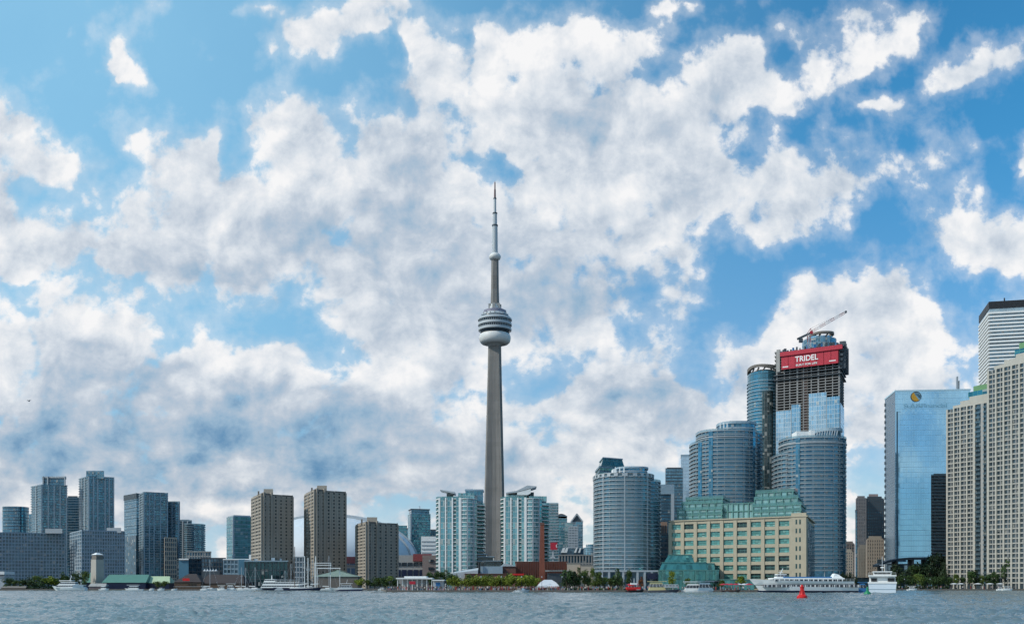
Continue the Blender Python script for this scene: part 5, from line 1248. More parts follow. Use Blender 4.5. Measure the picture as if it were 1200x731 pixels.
# tower crane
cr = thing('tower_crane', 'tower crane with a raised red and white jib on the unfinished tower', 'crane', (X(949, 655), 655, zMtop))
CW = plain('crane_pale_red', (.45, .22, .22), .6); CWH = plain('crane_white', (.6, .55, .55), .6)
def lattice(a, b, w, n, mats, name, root):
    a, b = Vector(a), Vector(b); dd = (b - a); up = Vector((0, 1, 0)); sd_ = dd.normalized().cross(up).normalized()
    co = [up * w / 2 + sd_ * w / 2, up * -w / 2 + sd_ * w / 2, up * -w / 2 - sd_ * w / 2, up * w / 2 - sd_ * w / 2]
    for s0 in range(2):
        mb = MB()
        for k in range(n):
            if (k // 3) % 2 != s0: continue
            for c_ in co: mb.beam(a + dd * (k / n) + c_, a + dd * ((k + 1) / n) + c_, w * .13)
            for c1, c2 in zip(co, co[1:] + co[:1]): mb.beam(a + dd * (k / n) + c1, a + dd * ((k + 1) / n) + c2, w * .09)
        mb.obj(name, mats[s0], root)
Yc = 655; Pc = lambda px, py: (X(px, Yc), Yc, Zp(py, Yc))
lattice(Pc(948, 408), Pc(948, 391), 1.8, 7, (CWH, CW), 'mast', cr)
lattice(Pc(950, 389), Pc(991, 365.5), 1.3, 22, (CW, CWH), 'jib', cr)
MB().beam(Pc(934.5, 397), Pc(951, 389.5), 1.7, 1.2).obj('counter_jib', MC['slate'], cr)
MB().box(X(936.5, Yc), X(940.5, Yc), Yc - 1, Yc + 1, Zp(401, Yc), Zp(396.5, Yc)).obj('counterweight', MC['slate'], cr)
MB().box(X(949, Yc), X(952, Yc), Yc - 1.4, Yc + .4, Zp(391.5, Yc), Zp(388, Yc)).obj('cab', MC['red'], cr)
mb = MB(); mb.beam(Pc(944, 393), Pc(950, 384.5), .35); mb.beam(Pc(951, 389), Pc(950, 384.5), .35); mb.obj('a_frame', CW, cr)
MB().beam(Pc(950, 384.5), Pc(989, 366.2), .12).obj('pendant_line', MC['slate'], cr)
MB().box(X(990.2, Yc), X(992.2, Yc), Yc - .5, Yc + .5, Zp(366.5, Yc), Zp(364, Yc)).obj('jib_tip', MC['slate'], cr)

# ------------------------------------------------------------------ financial district glimpse
def far(label, px0, px1, top, Y, g, frame, nb, nf, name='far_office_tower'):
    f_ = fpr(px0, px1, Y, 26); z_ = Zp(top, Y); r = bld(name, label, f_, 'skyscraper'); body(r, f_, ZG, z_, g, MC['slate'])
    grid(r, f_[0], f_[1], Zp(676, Y), z_, nb, nf, 1.1, 1.3, .4, frame); MB().prism(shrink(f_, .8), z_, z_ + 3).obj('penthouse', frame, r); return r
far('grey-beige block with a flat top left of the dark tower, in the narrow gap', 986.5, 1001, 637, 1050, G_SLAB, plain('grey_beige_stone', (.26, .22, .20), .85), 5, 11)
far('pinkish stepped block below the grey-beige one in the narrow gap', 989, 999, 646.5, 980, G_SLAB, MC['beige'], 4, 9)
rd = far('black tower with a pale capped roof left of the big blue glass tower', 1014, 1035.5, 584.5, 1000, G_BLUE, MC['slate'], 9, 26)
MB().prism(fpr(1018, 1029, 1004, 14), Zp(584.5, 1000), Zp(578, 1000)).obj('roof_house', plain('rosy_stone', (.34, .26, .25), .85), rd)
far('slim dark brown-grey tower with pale upright ribs at the left of the black tower', 1003.5, 1014.5, 584, 990, G_SLAB, plain('grey_rib_stone', (.20, .19, .19), .8), 5, 24)
f_ = fpr(1002.3, 1004.3, 930, 20); rr = bld('far_office_tower', 'thin dark edge of a tower in the narrow gap right of the curved condo', f_, 'skyscraper'); body(rr, f_, ZG, Zp(598, 930), G_BLUE); MB().prism(offset(f_, .2), Zp(598, 930), Zp(597, 930)).obj('parapet', MC['slate'], rr)
far('beige stone block with punched windows in front of the black tower', 1016, 1035, 632, 800, G_SLAB, MC['beige'], 7, 11)
far('lower beige stone block with ribs, left of the punched-window block', 1006, 1016, 642, 820, G_SLAB, plain('ribbed_beige', (.36, .32, .27), .85), 5, 9)

# ------------------------------------------------------------------ big blue glass office tower with the emblem
GSL = glass('mirror_blue_glass', (0.31, 0.57, 0.75), 1.7, 3.8, 0.05, 0.05, (0.20, 0.42, 0.58), rough=.05, metal=.9, var=.07, blind=0, tilt=.003)
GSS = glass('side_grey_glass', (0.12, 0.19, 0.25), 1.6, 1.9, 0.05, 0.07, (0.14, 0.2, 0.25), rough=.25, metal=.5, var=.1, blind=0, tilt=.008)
P0, P1 = (1049, 742.0), (1137, 737.0)
LA, LB = (X(*P0), P0[1]), (X(*P1), P1[1])
dv = Vector((LB[0] - LA[0], LB[1] - LA[1])).normalized(); nv = Vector((-dv.y, dv.x))
LF = (X(1037, 775), 775.0)
fpS = [LA, LB, (LB[0] + nv.x * 42, LB[1] + nv.y * 42), LF]
r_ = bld('blue_office_tower', 'huge mirror-blue glass office block with a round gold emblem near its top left', fpS, 'office tower')
z1 = (Zp(457.5, 742) + Zp(453.5, 728)) / 2
mb = MB(); n_ = 4; u_ = 0
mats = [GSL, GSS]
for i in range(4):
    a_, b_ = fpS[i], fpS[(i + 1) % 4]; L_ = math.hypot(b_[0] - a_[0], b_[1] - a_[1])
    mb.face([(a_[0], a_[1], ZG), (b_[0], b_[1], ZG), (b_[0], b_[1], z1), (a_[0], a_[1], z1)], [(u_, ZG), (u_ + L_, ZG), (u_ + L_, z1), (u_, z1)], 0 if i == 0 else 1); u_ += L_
mb.face([(a_[0], a_[1], z1) for a_ in fpS], None, 1)
mb.obj('glazing', mats, r_)
MB().prism(offset(fpS, .25), z1 - .6, z1 + .5).obj('parapet', plain('pale_blue_edge', (.42, .6, .7), .4), r_)
zz = Zp(482, 742)
pier(r_, LA, LB, .028, 1.0, .12, Zp(668, 742), zz, plain('deep_slot', (.02, .05, .08), .3), .05, 'corner_slot'); pier(r_, LA, LB, .055, 2.2, .2, Zp(668, 742), zz, GSS, .05, 'slot_side')
pier(r_, LA, LB, .53, 52, .35, Zp(661, 742), Zp(482, 740), GSL, .2, 'projecting_bay')
for k in range(36):     # sawtooth bay windows at the far left edge
    pass
sb = pier(r_, fpS[3], LA, .03, 1.4, .5, Zp(660, 775), Zp(660, 775) + 2.2, MC['slate'], .2, 'edge_balcony')
for k in range(1, 28): share(sb, k * 4.4)
def disc(root, cx, cz, rad, t_, out, mat, name, a0=0, a1=360, r0=0.0):
    mb = MB(); c_ = edge_pt(LA, LB, t_, out)[0]; n_ = 36
    f = lambda a, r: (c_[0] + dv.x * math.cos(a) * r, c_[1] + dv.y * math.cos(a) * r, cz + math.sin(a) * r)
    for k in range(n_):
        t0, t1 = math.radians(a0 + (a1 - a0) * k / n_), math.radians(a0 + (a1 - a0) * (k + 1) / n_)
        for o_ in (0.0,):
            A_ = [f(t0, r0), f(t0, rad), f(t1, rad), f(t1, r0)]
            Bk = [(x_ + nv.x * .25, y_ + nv.y * .25, z_) for x_, y_, z_ in A_]
            mb.face(A_[::-1] if False else A_); mb.face(Bk[::-1]); mb.face([A_[1], Bk[1], Bk[2], A_[2]])
    return mb.obj(name, mat, root)
cz_ = Zp(464.3, 740); tE = (1073.5 - 1049) / 88
e_ = disc(r_, 0, cz_, 3.55, tE, .30, plain('pale_emblem_blue', (.20, .42, .55), .4), 'emblem')
disc(e_, 0, cz_, 3.75, tE, .56, MC['slate'], 'emblem_rim', 0, 360, 3.35)
mb = MB(); c_ = edge_pt(LA, LB, tE, .62)[0]
pts = []
for k in range(19):
    a_ = math.radians(118 + 190 * k / 18); pts.append((math.cos(a_) * 3.35, math.sin(a_) * 3.35))
inner = [(1.35, -1.9), (0.5, -.4), (-.6, .9)]
poly = pts + inner
mb.face([(c_[0] + dv.x * x_, c_[1] + dv.y * x_, cz_ + y_) for x_, y_ in poly]); mb.obj('gold_globe', MC['gold'], e_)
for k, a_ in enumerate((20, 45, 70, 95, -5)):
    r0, r1 = 1.2, 2.9; ar = math.radians(a_)
    MB().beam((c_[0] + dv.x * math.cos(ar) * r0, c_[1] + dv.y * math.cos(ar) * r0 - .05, cz_ + math.sin(ar) * r0), (c_[0] + dv.x * math.cos(ar) * r1, c_[1] + dv.y * math.cos(ar) * r1 - .05, cz_ + math.sin(ar) * r1), .35, .1).obj('emblem_ray', MC['slate'], e_)
dirv = dv
p, q = LA, LB
FL = plain('faint_lettering_blue', (.25, .50, .66), .25, metal=.6, var=.02)
for w_, t_ in (('Sun', .19), ('Life', .30), ('Financial', .52)):
    o = letter(w_, t_, Zp(475, 740), 4.2, FL, 'lettering', 1.3)
    c_ = edge_pt(LA, LB, t_, .35)[0]; o.location = Vector((c_[0], c_[1], Zp(475, 740))) - parent_org(r_)
ca = thing('roof_antenna', 'thin rooftop antenna pair on the right end of the blue glass office', 'antenna', (X(1122, 745), 745, z1))
MB().box(X(1121, 745), X(1122.2, 745), 744, 746, z1, Zp(441, 745)).obj('mast', MC['steel'], ca); MB().box(X(1123, 745), X(1124.2, 745), 744, 746, z1, Zp(446, 745)).obj('panel', MC['palegrey'], ca)

# dark textured tower in front of it
f_ = fpr(1092, 1111, 640, 20); r_ = bld('dark_condo', 'narrow dark mottled balcony tower between the blue glass block and the cream apartment tower', f_, 'skyscraper')
z1 = Zp(557, 640); body(r_, f_, ZG, z1, glass('mottled_dark', (.05, .06, .07), 1.3, 2.8, .12, .25, (.14, .15, .17), var=1.2, blind=.3, blindcol=(.22, .22, .23), metal=.3), MC['slate'])
slabs(r_, f_, Zp(655, 640), z1, 26, .5, .5, MC['slate'], RAILG, .9, 'balcony'); MB().prism(shrink(f_, .8), z1, z1 + 1.6).obj('penthouse', MC['slate'], r_)

# ------------------------------------------------------------------ white striped tower at the right edge
fpW = [(X(1160, 860), 860.0), (X(1213, 852), 852.0), (X(1213, 852) + 12, 895.0), (X(1148.5, 905), 905.0)]
r_ = bld('striped_tower', 'tall white tower banded with balconies and capped in black, highest at the right edge', fpW, 'skyscraper')
z1 = Zp(362, 860)
body(r_, fpW, ZG, z1, G_BLUE, MC['slate']); 
sl = MB().prism(offset(fpW, 1.3), Zp(600, 860), Zp(600, 860) + 1.55).obj('balcony', MC['white'], r_); n_ = 56; H_ = Zp(368, 860) - Zp(600, 860)
for k in range(1, n_): share(sl, H_ * k / (n_ - 1))
body(r_, offset(fpW, .5), Zp(368, 860) + 1.6, z1, glass('pale_top_glass', (.3, .42, .48), 2, 6, .05, .05, (.5, .55, .58), metal=.6, var=.2, blind=0), MC['slate'], 'top_glazing')
MB().prism(offset(fpW, .9), z1, Zp(353.5, 860)).obj('black_crown', MC['black'], r_)
MB().beam((X(1177, 868), 868, z1), (X(1177, 868), 868, Zp(349, 868)), .8).obj('antenna', MC['black'], r_)

# ------------------------------------------------------------------ cream apartment towers
GH = glass('shaded_apartment_glass', (0.055, 0.085, 0.105), 1.5, 2.9, 0.10, 0.05, (0.10, 0.12, 0.13), var=.9, blind=.12, blindcol=(.36, .36, .33), metal=.35)
GHB = glass('balcony_apartment_glass', (0.04, 0.09, 0.11), 3.0, 3.6, 0.10, 0.42, (0.20, 0.24, 0.26), var=.8, blind=.1, metal=.4)
def cream(label, a, b, c, tops, nf, edges, gable):
    fp = [(X(*a), a[1]), (X(*b), b[1]), (X(*c), c[1]), (X(*a) + (X(*c) - X(*b)), a[1] + c[1] - b[1])]
    root = bld('cream_apartment_tower', label, fp, 'apartment tower', 'cream gridded apartment towers'); p_, q_ = fp[0], fp[1]; L_ = edge_pt(p_, q_, 0)[3]
    zt_ = tops; 
    body(root, [edge_pt(p_, q_, 0, -.2)[0], edge_pt(p_, q_, 1, -.2)[0], fp[2], fp[3]], ZG, zt_, GH, MC['concrete_grey'])
    fh = (zt_ - ZG - 3) / nf
    for kind, t0, t1 in edges:
        w_ = L_ * (t1 - t0)
        if kind == 'p': pier(root, p_, q_, (t0 + t1) / 2, w_, .55, ZG, zt_, MC['cream'], .4)
        elif kind == 'g': pier(root, p_, q_, (t0 + t1) / 2, w_, .25, ZG, zt_, MC['concrete_grey'], .4, 'grey_pier')
        elif kind == 'w':
            s_ = pier(root, p_, q_, (t0 + t1) / 2, w_, .35, ZG + 3, ZG + 3 + fh * .24, MC['cream'], .3, 'spandrel')
            for k in range(1, nf): share(s_, fh * k)
        elif kind == 'b':
            s_ = pier(root, p_, q_, (t0 + t1) / 2, w_, .9, ZG + 3, ZG + 3 + fh * .36, RAILP, .3, 'balcony')
            for k in range(1, nf): share(s_, fh * k)
    for (m0, m1) in ((fp[1], fp[2]),):
        for k in range(6): pier(root, m0, m1, k / 5, 1.3, .5, ZG, zt_, MC['cream'], .4)
    return root, fp, zt_
def bays(seq, total=None):
    tot = sum(w for _, w in seq); t = 0; out = []
    for k_, w in seq: out.append((k_, t / tot, (t + w) / tot)); t += w
    return out
unit = [('w', 1.5), ('g', .35), ('w', 1.1), ('p', .75)]
e1 = bays([('p', .9)] + unit * 4 + [('p', .6), ('b', 2.8), ('g', 1.6), ('b', 1.6), ('g', .9)])
r_, fp, zt_ = cream('shorter cream gridded apartment tower, right of the mottled dark tower', (1109.5, 590.0), (1158.5, 566.0), (1180, 600.0), Zp(480, 590) + 0.0, 38, e1, None)
# stepped roofline and green mechanical crown
for k, (t0, t1, h) in enumerate(((.16, .34, 1.6), (.34, .56, 3.4), (.56, 1.0, 5.0))):
    pier(r_, fp[0], fp[1], (t0 + t1) / 2, edge_pt(fp[0], fp[1], 0)[3] * (t1 - t0), .3, zt_, zt_ + h, MC['cream'], 14, 'roof_step')
pier(r_, fp[0], fp[1], .74, edge_pt(fp[0], fp[1], 0)[3] * .5, -1.2, zt_ + 5, zt_ + 8, glass('green_top_glass', (.03, .16, .22), 3, 3, .05, .1, (.1, .3, .25), metal=.4), 14, 'roof_storey')
pier(r_, fp[0], fp[1], .80, edge_pt(fp[0], fp[1], 0)[3] * .42, -2.0, zt_ + 8, zt_ + 11.0, plain('olive_green_roof', (.13, .27, .13), .7), 12, 'green_roof')
e2 = bays([('p', .9)] + unit * 7 + [('p', .5)])
r_, fp, zt_ = cream('taller cream gridded apartment tower cut off by the right edge, green crown behind it', (1157.5, 560.0), (1226, 528.0), (1250, 570.0), Zp(434.5, 560), 44, e2, None)
for k, (t0, t1, h) in enumerate(((.12, .30, 1.8), (.30, .50, 3.6), (.50, 1.0, 5.4))):
    pier(r_, fp[0], fp[1], (t0 + t1) / 2, edge_pt(fp[0], fp[1], 0)[3] * (t1 - t0), .3, zt_, zt_ + h, MC['cream'], 14, 'roof_step')
pier(r_, fp[0], fp[1], .70, edge_pt(fp[0], fp[1], 0)[3] * .52, -1.6, zt_ + 5, zt_ + 8.4, glass('green_top_glass', (.03, .16, .22), 3, 3, .05, .1, (.1, .3, .25), metal=.4), 14, 'roof_storey')
pier(r_, fp[0], fp[1], .74, edge_pt(fp[0], fp[1], 0)[3] * .48, -2.4, zt_ + 8.4, zt_ + 11.6, plain('olive_green_roof', (.13, .27, .13), .7), 12, 'green_roof')

# elevated expressway
r_ = thing('elevated_expressway', 'dark elevated expressway on piers crossing in front of the blue glass office block', 'viaduct', (X(1065, 700), 700, ZG))
pts = [(1030, 661), (1040, 656.5), (1052, 654), (1066, 652.5), (1098, 652)]
mb = MB(); mb.loft([[(X(a_, 700), 700, Zp(b_ + 2.6, 700)), (X(a_, 700), 712, Zp(b_ + 2.6, 700)), (X(a_, 700), 712, Zp(b_, 700)), (X(a_, 700), 700, Zp(b_, 700))] for a_, b_ in pts]); mb.obj('deck', MC['slate'], r_)
for px in (1034, 1051, 1070, 1086): MB().box(X(px, 700), X(px + 2.5, 700), 702, 710, ZG, Zp(654.5, 700)).obj('pier', MC['concrete_dark'], r_)
fp = fpr(1040, 1090, 715, 10); r_ = bld('pale_glass_hall', 'pale low glass hall seen below the elevated expressway', fp)
body(r_, fp, ZG, Zp(661, 715), glass('pale_hall_glass', (.3, .42, .5), 3, 4, .05, .12, (.25, .34, .4), metal=.6, var=.3, blind=0)); MB().prism(offset(fp, .3), Zp(661, 715), Zp(660, 715)).obj('parapet', MC['palegrey'], r_)

# ------------------------------------------------------------------ left shore structures
Y = 565.0
r_ = thing('silo_tower', 'square pale stone tower with a small white lamp on top, on the left shore', 'tower', (X(112, Y), Y, ZG))
mb = MB(); c0 = X(111.5, Y)
def sqr(cx, cy, h, z, rot=-.6): return [(cx + h * math.sqrt(2) * math.cos(rot + math.pi / 4 + k * math.pi / 2), cy + h * math.sqrt(2) * math.sin(rot + math.pi / 4 + k * math.pi / 2), z) for k in range(4)]
mb.loft([sqr(c0, Y + 3, 2.55, ZG), sqr(c0, Y + 3, 2.35, Zp(655, Y))]); mb.obj('shaft', plain('pale_stone', (.42, .40, .36), .9, var=.15, scale=.3), r_)
MB().loft([sqr(c0, Y + 3, 2.15, Zp(655, Y)), sqr(c0, Y + 3, 2.0, Zp(649.5, Y))]).obj('belfry', MC['concrete_dark'], r_)
MB().loft([sqr(c0, Y + 3, 2.4, Zp(649.5, Y)), sqr(c0, Y + 3, 0.6, Zp(647, Y))]).obj('roof', MC['white'], r_)
def gable(label, px0, px1, eave, ridge, Y, d, wall, roof, name='boat_shed', hip=2.0):
    r = thing(name, label, 'shed', (X((px0 + px1) / 2, Y), Y + d / 2, ZG)); a_, b_ = X(px0, Y), X(px1, Y)
    MB().box(a_ + .4, b_ - .4, Y + .4, Y + d - .4, ZG, Zp(eave, Y)).obj('wall', wall, r)
    ze, zr = Zp(eave, Y), Zp(ridge, Y); h = hip
    mb = MB(); m_ = Y + d / 2
    A_, B_, C__, D__ = (a_, Y, ze), (b_, Y, ze), (b_, Y + d, ze), (a_, Y + d, ze); R1, R2 = (a_ + h, m_, zr), (b_ - h, m_, zr)
    mb.face([A_, B_, R2, R1]); mb.face([B_, C__, R2]); mb.face([C__, D__, R1, R2]); mb.face([D__, A_, R1]); mb.face([D__, C__, B_, A_])
    mb.obj('roof', roof, r); return r
gable('long shed with a sage green roof behind the moored motorboats on the left shore', 119, 171, 682, 672.5, 556, 16, MC['navy'], MC['greenroof'], hip=1.0)
gable('pale green roofed end of the long boat shed, nearer the marina', 168, 199, 682.5, 674.5, 560, 12, MC['navy'], MC['palegreen'], hip=2.0)
gable('small green-roofed gable hut left of the stone tower', 95, 108, 682, 670, 572, 12, MC['navy'], MC['greenroof'], hip=2.8)
gable('low pink-grey hut at the foot of the stone tower', 103, 124, 686.5, 683, 548, 5, plain('pink_grey_wall', (.25, .19, .19), .85), MC['concrete_grey'], name='hut', hip=.6)
gable('low brown-roofed hut at the left shore under the trees', 0, 30, 688.5, 686, 548, 5, MC['timber'], MC['concrete_dark'], name='hut', hip=.6)
r_ = gable('dark timber pavilion with a big shingled roof and red sign at the marina', 203, 236, 681.5, 671.5, 552, 18, MC['timber'], MC['roofdark'], name='timber_pavilion', hip=5.5)
MB().box(X(214, 551), X(222, 551), 551, 551.4, Zp(680, 551), Zp(677, 551)).obj('red_sign', MC['redpaint'], r_)
for k in range(9): MB().beam((X(205 + k * 3.7, 550.5), 550.5, ZG), (X(205 + k * 3.7, 550.5), 550.5, Zp(683, 551)), .3).obj('post', MC['timber'], r_)
MB().box(X(203, 550.4), X(237, 550.4), 550, 550.2, Zp(687, 551), Zp(686.4, 551)).obj('deck_rail', MC['concrete_grey'], r_)
gable('long low dark shingled roof hall behind the marina motorboats', 232, 286, 683, 672.5, 556, 18, MC['timber'], MC['roofdark'], name='shingled_hall', hip=3)
r_ = thing('tent_roof', 'row of small white pointed canopies on the roof of the shingled hall', 'canopy', (X(247, 600), 600, ZG))
for k in range(5):
    cxk = X(240 + k * 3.3, 600); mb = MB(); mb.lathe([(1.0, Zp(668.5, 600)), (0.35, Zp(667.2, 600)), (0, Zp(665.6, 600))], cxk, 600, 10); mb.obj('peak', MC['canvas'], r_)
MB().box(X(237, 600), X(258, 600), 599, 604, ZG, Zp(668.5, 600)).obj('terrace_block', MC['slate'], r_)
gable('green-grey metal shed roof with white gantry beams behind the masts', 366, 420, 675, 667, 560, 16, MC['concrete_dark'], plain('sage_roof', (.20, .26, .22), .7), name='terminal_shed', hip=14)
fp = fpr(373, 408, 575, 14); r_ = bld('parking_block', 'open-decked brown parking block behind the speedboat', fp)
MB().prism(offset(fp, -1), ZG, Zp(672, 575)).obj('core', MC['slate'], r_)
sl = MB().prism(fp, ZG + 1, ZG + 2.0).obj('deck', MC['beige'], r_)
for k in range(1, 3): share(sl, k * 2.1)
r_ = thing('white_corner_house', 'white stepped low building cut by the left edge, beneath the wide slab', 'building', (X(0, 600), 600, ZG))
MB().box(X(-8, 600), X(5, 600), 600, 612, ZG, Zp(674, 600)).obj('wall', MC['palegrey'], r_); MB().box(X(-8, 600), X(5.5, 600), 599.5, 612, Zp(672.5, 600), Zp(669, 600)).obj('upper_band', MC['white'], r_); MB().box(X(-8, 599), X(5, 599), 599.2, 599.4, Zp(674, 600), Zp(672.5, 600)).obj('window_band', MC['slate'], r_)
# ------------------------------------------------------------------ trees
def leafmat(name, a, b_):
    m, t, b = newmat(name); tcn = t.nodes.new('ShaderNodeTexCoord')
    n1 = NOISE(t, tcn.outputs['Object'], 0.9, 3, 0.6); n2 = NOISE(t, tcn.outputs['Object'], 5.0, 2, 0.6)
    oi = t.nodes.new('ShaderNodeObjectInfo')
    f = MAPR(t, M(t, 'ADD', M(t, 'MULTIPLY', n1, 0.7), M(t, 'MULTIPLY', n2, 0.3)), 0.35, 0.65)
    c = MIXC(t, f, a, b_); k = M(t, 'MULTIPLY_ADD', oi.outputs['Random'], 0.4, 0.8)
    t.links.new(V(t, 'MULTIPLY', c, XYZ(t, k, k, M(t, 'MULTIPLY', k, 0.9))), b.inputs['Base Color']); b.inputs['Roughness'].default_value = 0.6
    b.inputs['Specular IOR Level'].default_value = 0.25
    return m
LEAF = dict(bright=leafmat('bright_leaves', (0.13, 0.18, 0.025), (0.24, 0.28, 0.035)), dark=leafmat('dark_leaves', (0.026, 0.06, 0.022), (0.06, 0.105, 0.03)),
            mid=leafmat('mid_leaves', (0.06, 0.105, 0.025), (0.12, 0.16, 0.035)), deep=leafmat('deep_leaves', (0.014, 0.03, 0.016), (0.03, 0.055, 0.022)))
BARK = plain('bark', (0.09, 0.07, 0.05), .9, var=.3, scale=2)
def crown_mesh(seed, kind, shape):
    """unit tree: height 1, crown width about 1 (scaled by the object)"""
    r = random.Random(seed); mb = MB(); lobes = []
    n_l = {'round': 11, 'tall': 12, 'cone': 14, 'wide': 16}[shape]
    for k in range(n_l):
        if shape == 'cone':
            h = r.uniform(.2, .95); rad = .36 * (1.05 - h) + .04; a = r.uniform(0, 6.28); lobes.append((math.cos(a) * rad * .7, math.sin(a) * rad * .7, h, .10 + .12 * (1 - h)))
        elif shape == 'tall':
            h = r.uniform(.3, .88); a = r.uniform(0, 6.28); rad = r.uniform(0, .20) * (1.1 - abs(h - .55)); lobes.append((math.cos(a) * rad, math.sin(a) * rad, h, r.uniform(.12, .2)))
        else:
            a = r.uniform(0, 6.28); rad = r.uniform(.05, .33); h = r.uniform(.36, .84) - rad * .25; lobes.append((math.cos(a) * rad, math.sin(a) * rad, h, r.uniform(.12, .21)))
    n = 900
    for k in range(n):
        cx, cy, cz, rr = r.choice(lobes); th = math.acos(r.uniform(-1, 1)); ph = r.uniform(0, 6.28); q_ = rr * r.uniform(.55, 1.12)
        c = Vector((cx + q_ * math.sin(th) * math.cos(ph), cy + q_ * math.sin(th) * math.sin(ph), cz + q_ * .8 * math.cos(th)))
        s_ = r.uniform(.018, .045); ax = Vector((r.gauss(0, 1), r.gauss(0, 1), r.gauss(0, 1))).normalized(); u_ = ax.orthogonal().normalized() * s_; v_ = ax.cross(u_) * r.uniform(.6, 1)
        mb.face([c - u_ - v_ * .4, c + u_ * .2 - v_, c + u_ + v_ * .3, c - u_ * .2 + v_])
    return mb.mesh('crown', LEAF[kind])
def trunk_mesh(seed):
    r = random.Random(seed); mb = MB(); ring = lambda c, rad: [(c[0] + rad * math.cos(a * math.pi / 3), c[1] + rad * math.sin(a * math.pi / 3), c[2]) for a in range(6)]
    mb.loft([ring((0, 0, 0), .032), ring((.005, 0, .2), .024), ring((.01, .005, .42), .018), ring((0, 0, .7), .006)])
    for k in range(5):
        a = k * 1.3 + r.random(); z = .25 + .07 * k; e = (math.cos(a) * .26, math.sin(a) * .26, z + .24)
        mb.beam((0, 0, z), e, .014, n=5)
    return mb.mesh('trunk', BARK)
CM = {}; TM = [trunk_mesh(k) for k in range(3)]
def tree(px, Y, top, wpx, kind='dark', shape='round', label=None, group=None, base=ZG, name='lakeside_tree'):
    key = (kind, shape, R.randrange(3))
    if key not in CM: CM[key] = crown_mesh(hash(str(key)) % 1000 if False else 17 * len(CM) + 5, kind, shape)
    H = (Zp(top, Y) - base) * 1.24; w = wpx / FPX * Y * {'cone': 1.6, 'tall': 1.85}.get(shape, 1.5)
    r = thing(name, label, 'tree', (X(px, Y), Y, base), group); r.rotation_euler = (0, 0, R.uniform(0, 6.28)); r.scale = (w, w, H)
    for nm, me in (('crown', CM[key]), ('trunk', R.choice(TM))):
        o = bpy.data.objects.new(nm, me); COL.objects.link(o); o.parent = r
    return r
# left park
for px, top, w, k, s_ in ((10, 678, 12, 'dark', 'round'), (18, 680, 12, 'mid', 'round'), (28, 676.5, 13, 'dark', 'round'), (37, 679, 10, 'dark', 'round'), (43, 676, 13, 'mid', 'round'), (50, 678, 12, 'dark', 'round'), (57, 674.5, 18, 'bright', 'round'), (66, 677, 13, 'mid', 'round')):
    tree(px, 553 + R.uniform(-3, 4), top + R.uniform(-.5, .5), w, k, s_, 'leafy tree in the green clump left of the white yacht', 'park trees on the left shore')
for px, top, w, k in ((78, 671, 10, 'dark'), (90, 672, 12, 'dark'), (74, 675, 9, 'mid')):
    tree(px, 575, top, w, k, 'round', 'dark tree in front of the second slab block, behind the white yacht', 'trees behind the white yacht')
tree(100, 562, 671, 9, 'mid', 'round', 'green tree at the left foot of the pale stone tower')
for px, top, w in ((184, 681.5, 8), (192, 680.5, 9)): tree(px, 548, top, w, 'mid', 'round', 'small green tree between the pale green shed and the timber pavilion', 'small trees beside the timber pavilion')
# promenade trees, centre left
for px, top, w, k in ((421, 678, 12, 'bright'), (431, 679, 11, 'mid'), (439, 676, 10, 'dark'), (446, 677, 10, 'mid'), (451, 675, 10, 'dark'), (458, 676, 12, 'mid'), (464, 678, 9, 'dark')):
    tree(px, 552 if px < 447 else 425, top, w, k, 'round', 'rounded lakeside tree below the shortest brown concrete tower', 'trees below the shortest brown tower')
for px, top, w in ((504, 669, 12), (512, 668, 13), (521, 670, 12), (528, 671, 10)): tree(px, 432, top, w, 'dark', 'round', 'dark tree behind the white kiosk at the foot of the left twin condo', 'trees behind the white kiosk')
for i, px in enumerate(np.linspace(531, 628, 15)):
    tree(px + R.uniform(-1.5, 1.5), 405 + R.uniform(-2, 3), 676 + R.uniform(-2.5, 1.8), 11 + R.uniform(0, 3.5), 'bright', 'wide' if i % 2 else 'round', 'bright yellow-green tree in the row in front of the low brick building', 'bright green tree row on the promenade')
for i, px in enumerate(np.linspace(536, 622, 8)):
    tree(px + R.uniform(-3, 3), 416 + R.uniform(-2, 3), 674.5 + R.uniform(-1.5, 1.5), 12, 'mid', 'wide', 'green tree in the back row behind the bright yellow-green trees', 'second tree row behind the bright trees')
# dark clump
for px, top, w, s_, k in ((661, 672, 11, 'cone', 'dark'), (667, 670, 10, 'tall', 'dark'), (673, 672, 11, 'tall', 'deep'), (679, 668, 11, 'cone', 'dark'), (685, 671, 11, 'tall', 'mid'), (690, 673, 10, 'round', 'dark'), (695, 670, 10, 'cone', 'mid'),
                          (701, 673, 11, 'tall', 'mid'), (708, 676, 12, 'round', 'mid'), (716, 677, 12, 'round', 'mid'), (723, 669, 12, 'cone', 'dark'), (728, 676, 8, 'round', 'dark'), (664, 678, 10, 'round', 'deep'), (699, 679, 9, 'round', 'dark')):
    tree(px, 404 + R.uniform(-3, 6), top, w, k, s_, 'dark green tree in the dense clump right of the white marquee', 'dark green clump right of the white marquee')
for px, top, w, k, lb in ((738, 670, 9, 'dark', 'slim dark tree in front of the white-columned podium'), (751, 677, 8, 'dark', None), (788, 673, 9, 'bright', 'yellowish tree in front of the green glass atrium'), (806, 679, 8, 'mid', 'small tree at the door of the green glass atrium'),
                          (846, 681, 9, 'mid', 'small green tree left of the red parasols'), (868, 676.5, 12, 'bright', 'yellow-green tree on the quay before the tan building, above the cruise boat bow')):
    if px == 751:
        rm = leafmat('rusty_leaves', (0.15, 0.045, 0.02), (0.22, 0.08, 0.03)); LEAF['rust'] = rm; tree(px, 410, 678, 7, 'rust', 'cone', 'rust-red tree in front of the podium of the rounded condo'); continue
    tree(px, 420, top, w, k, 'tall', lb)
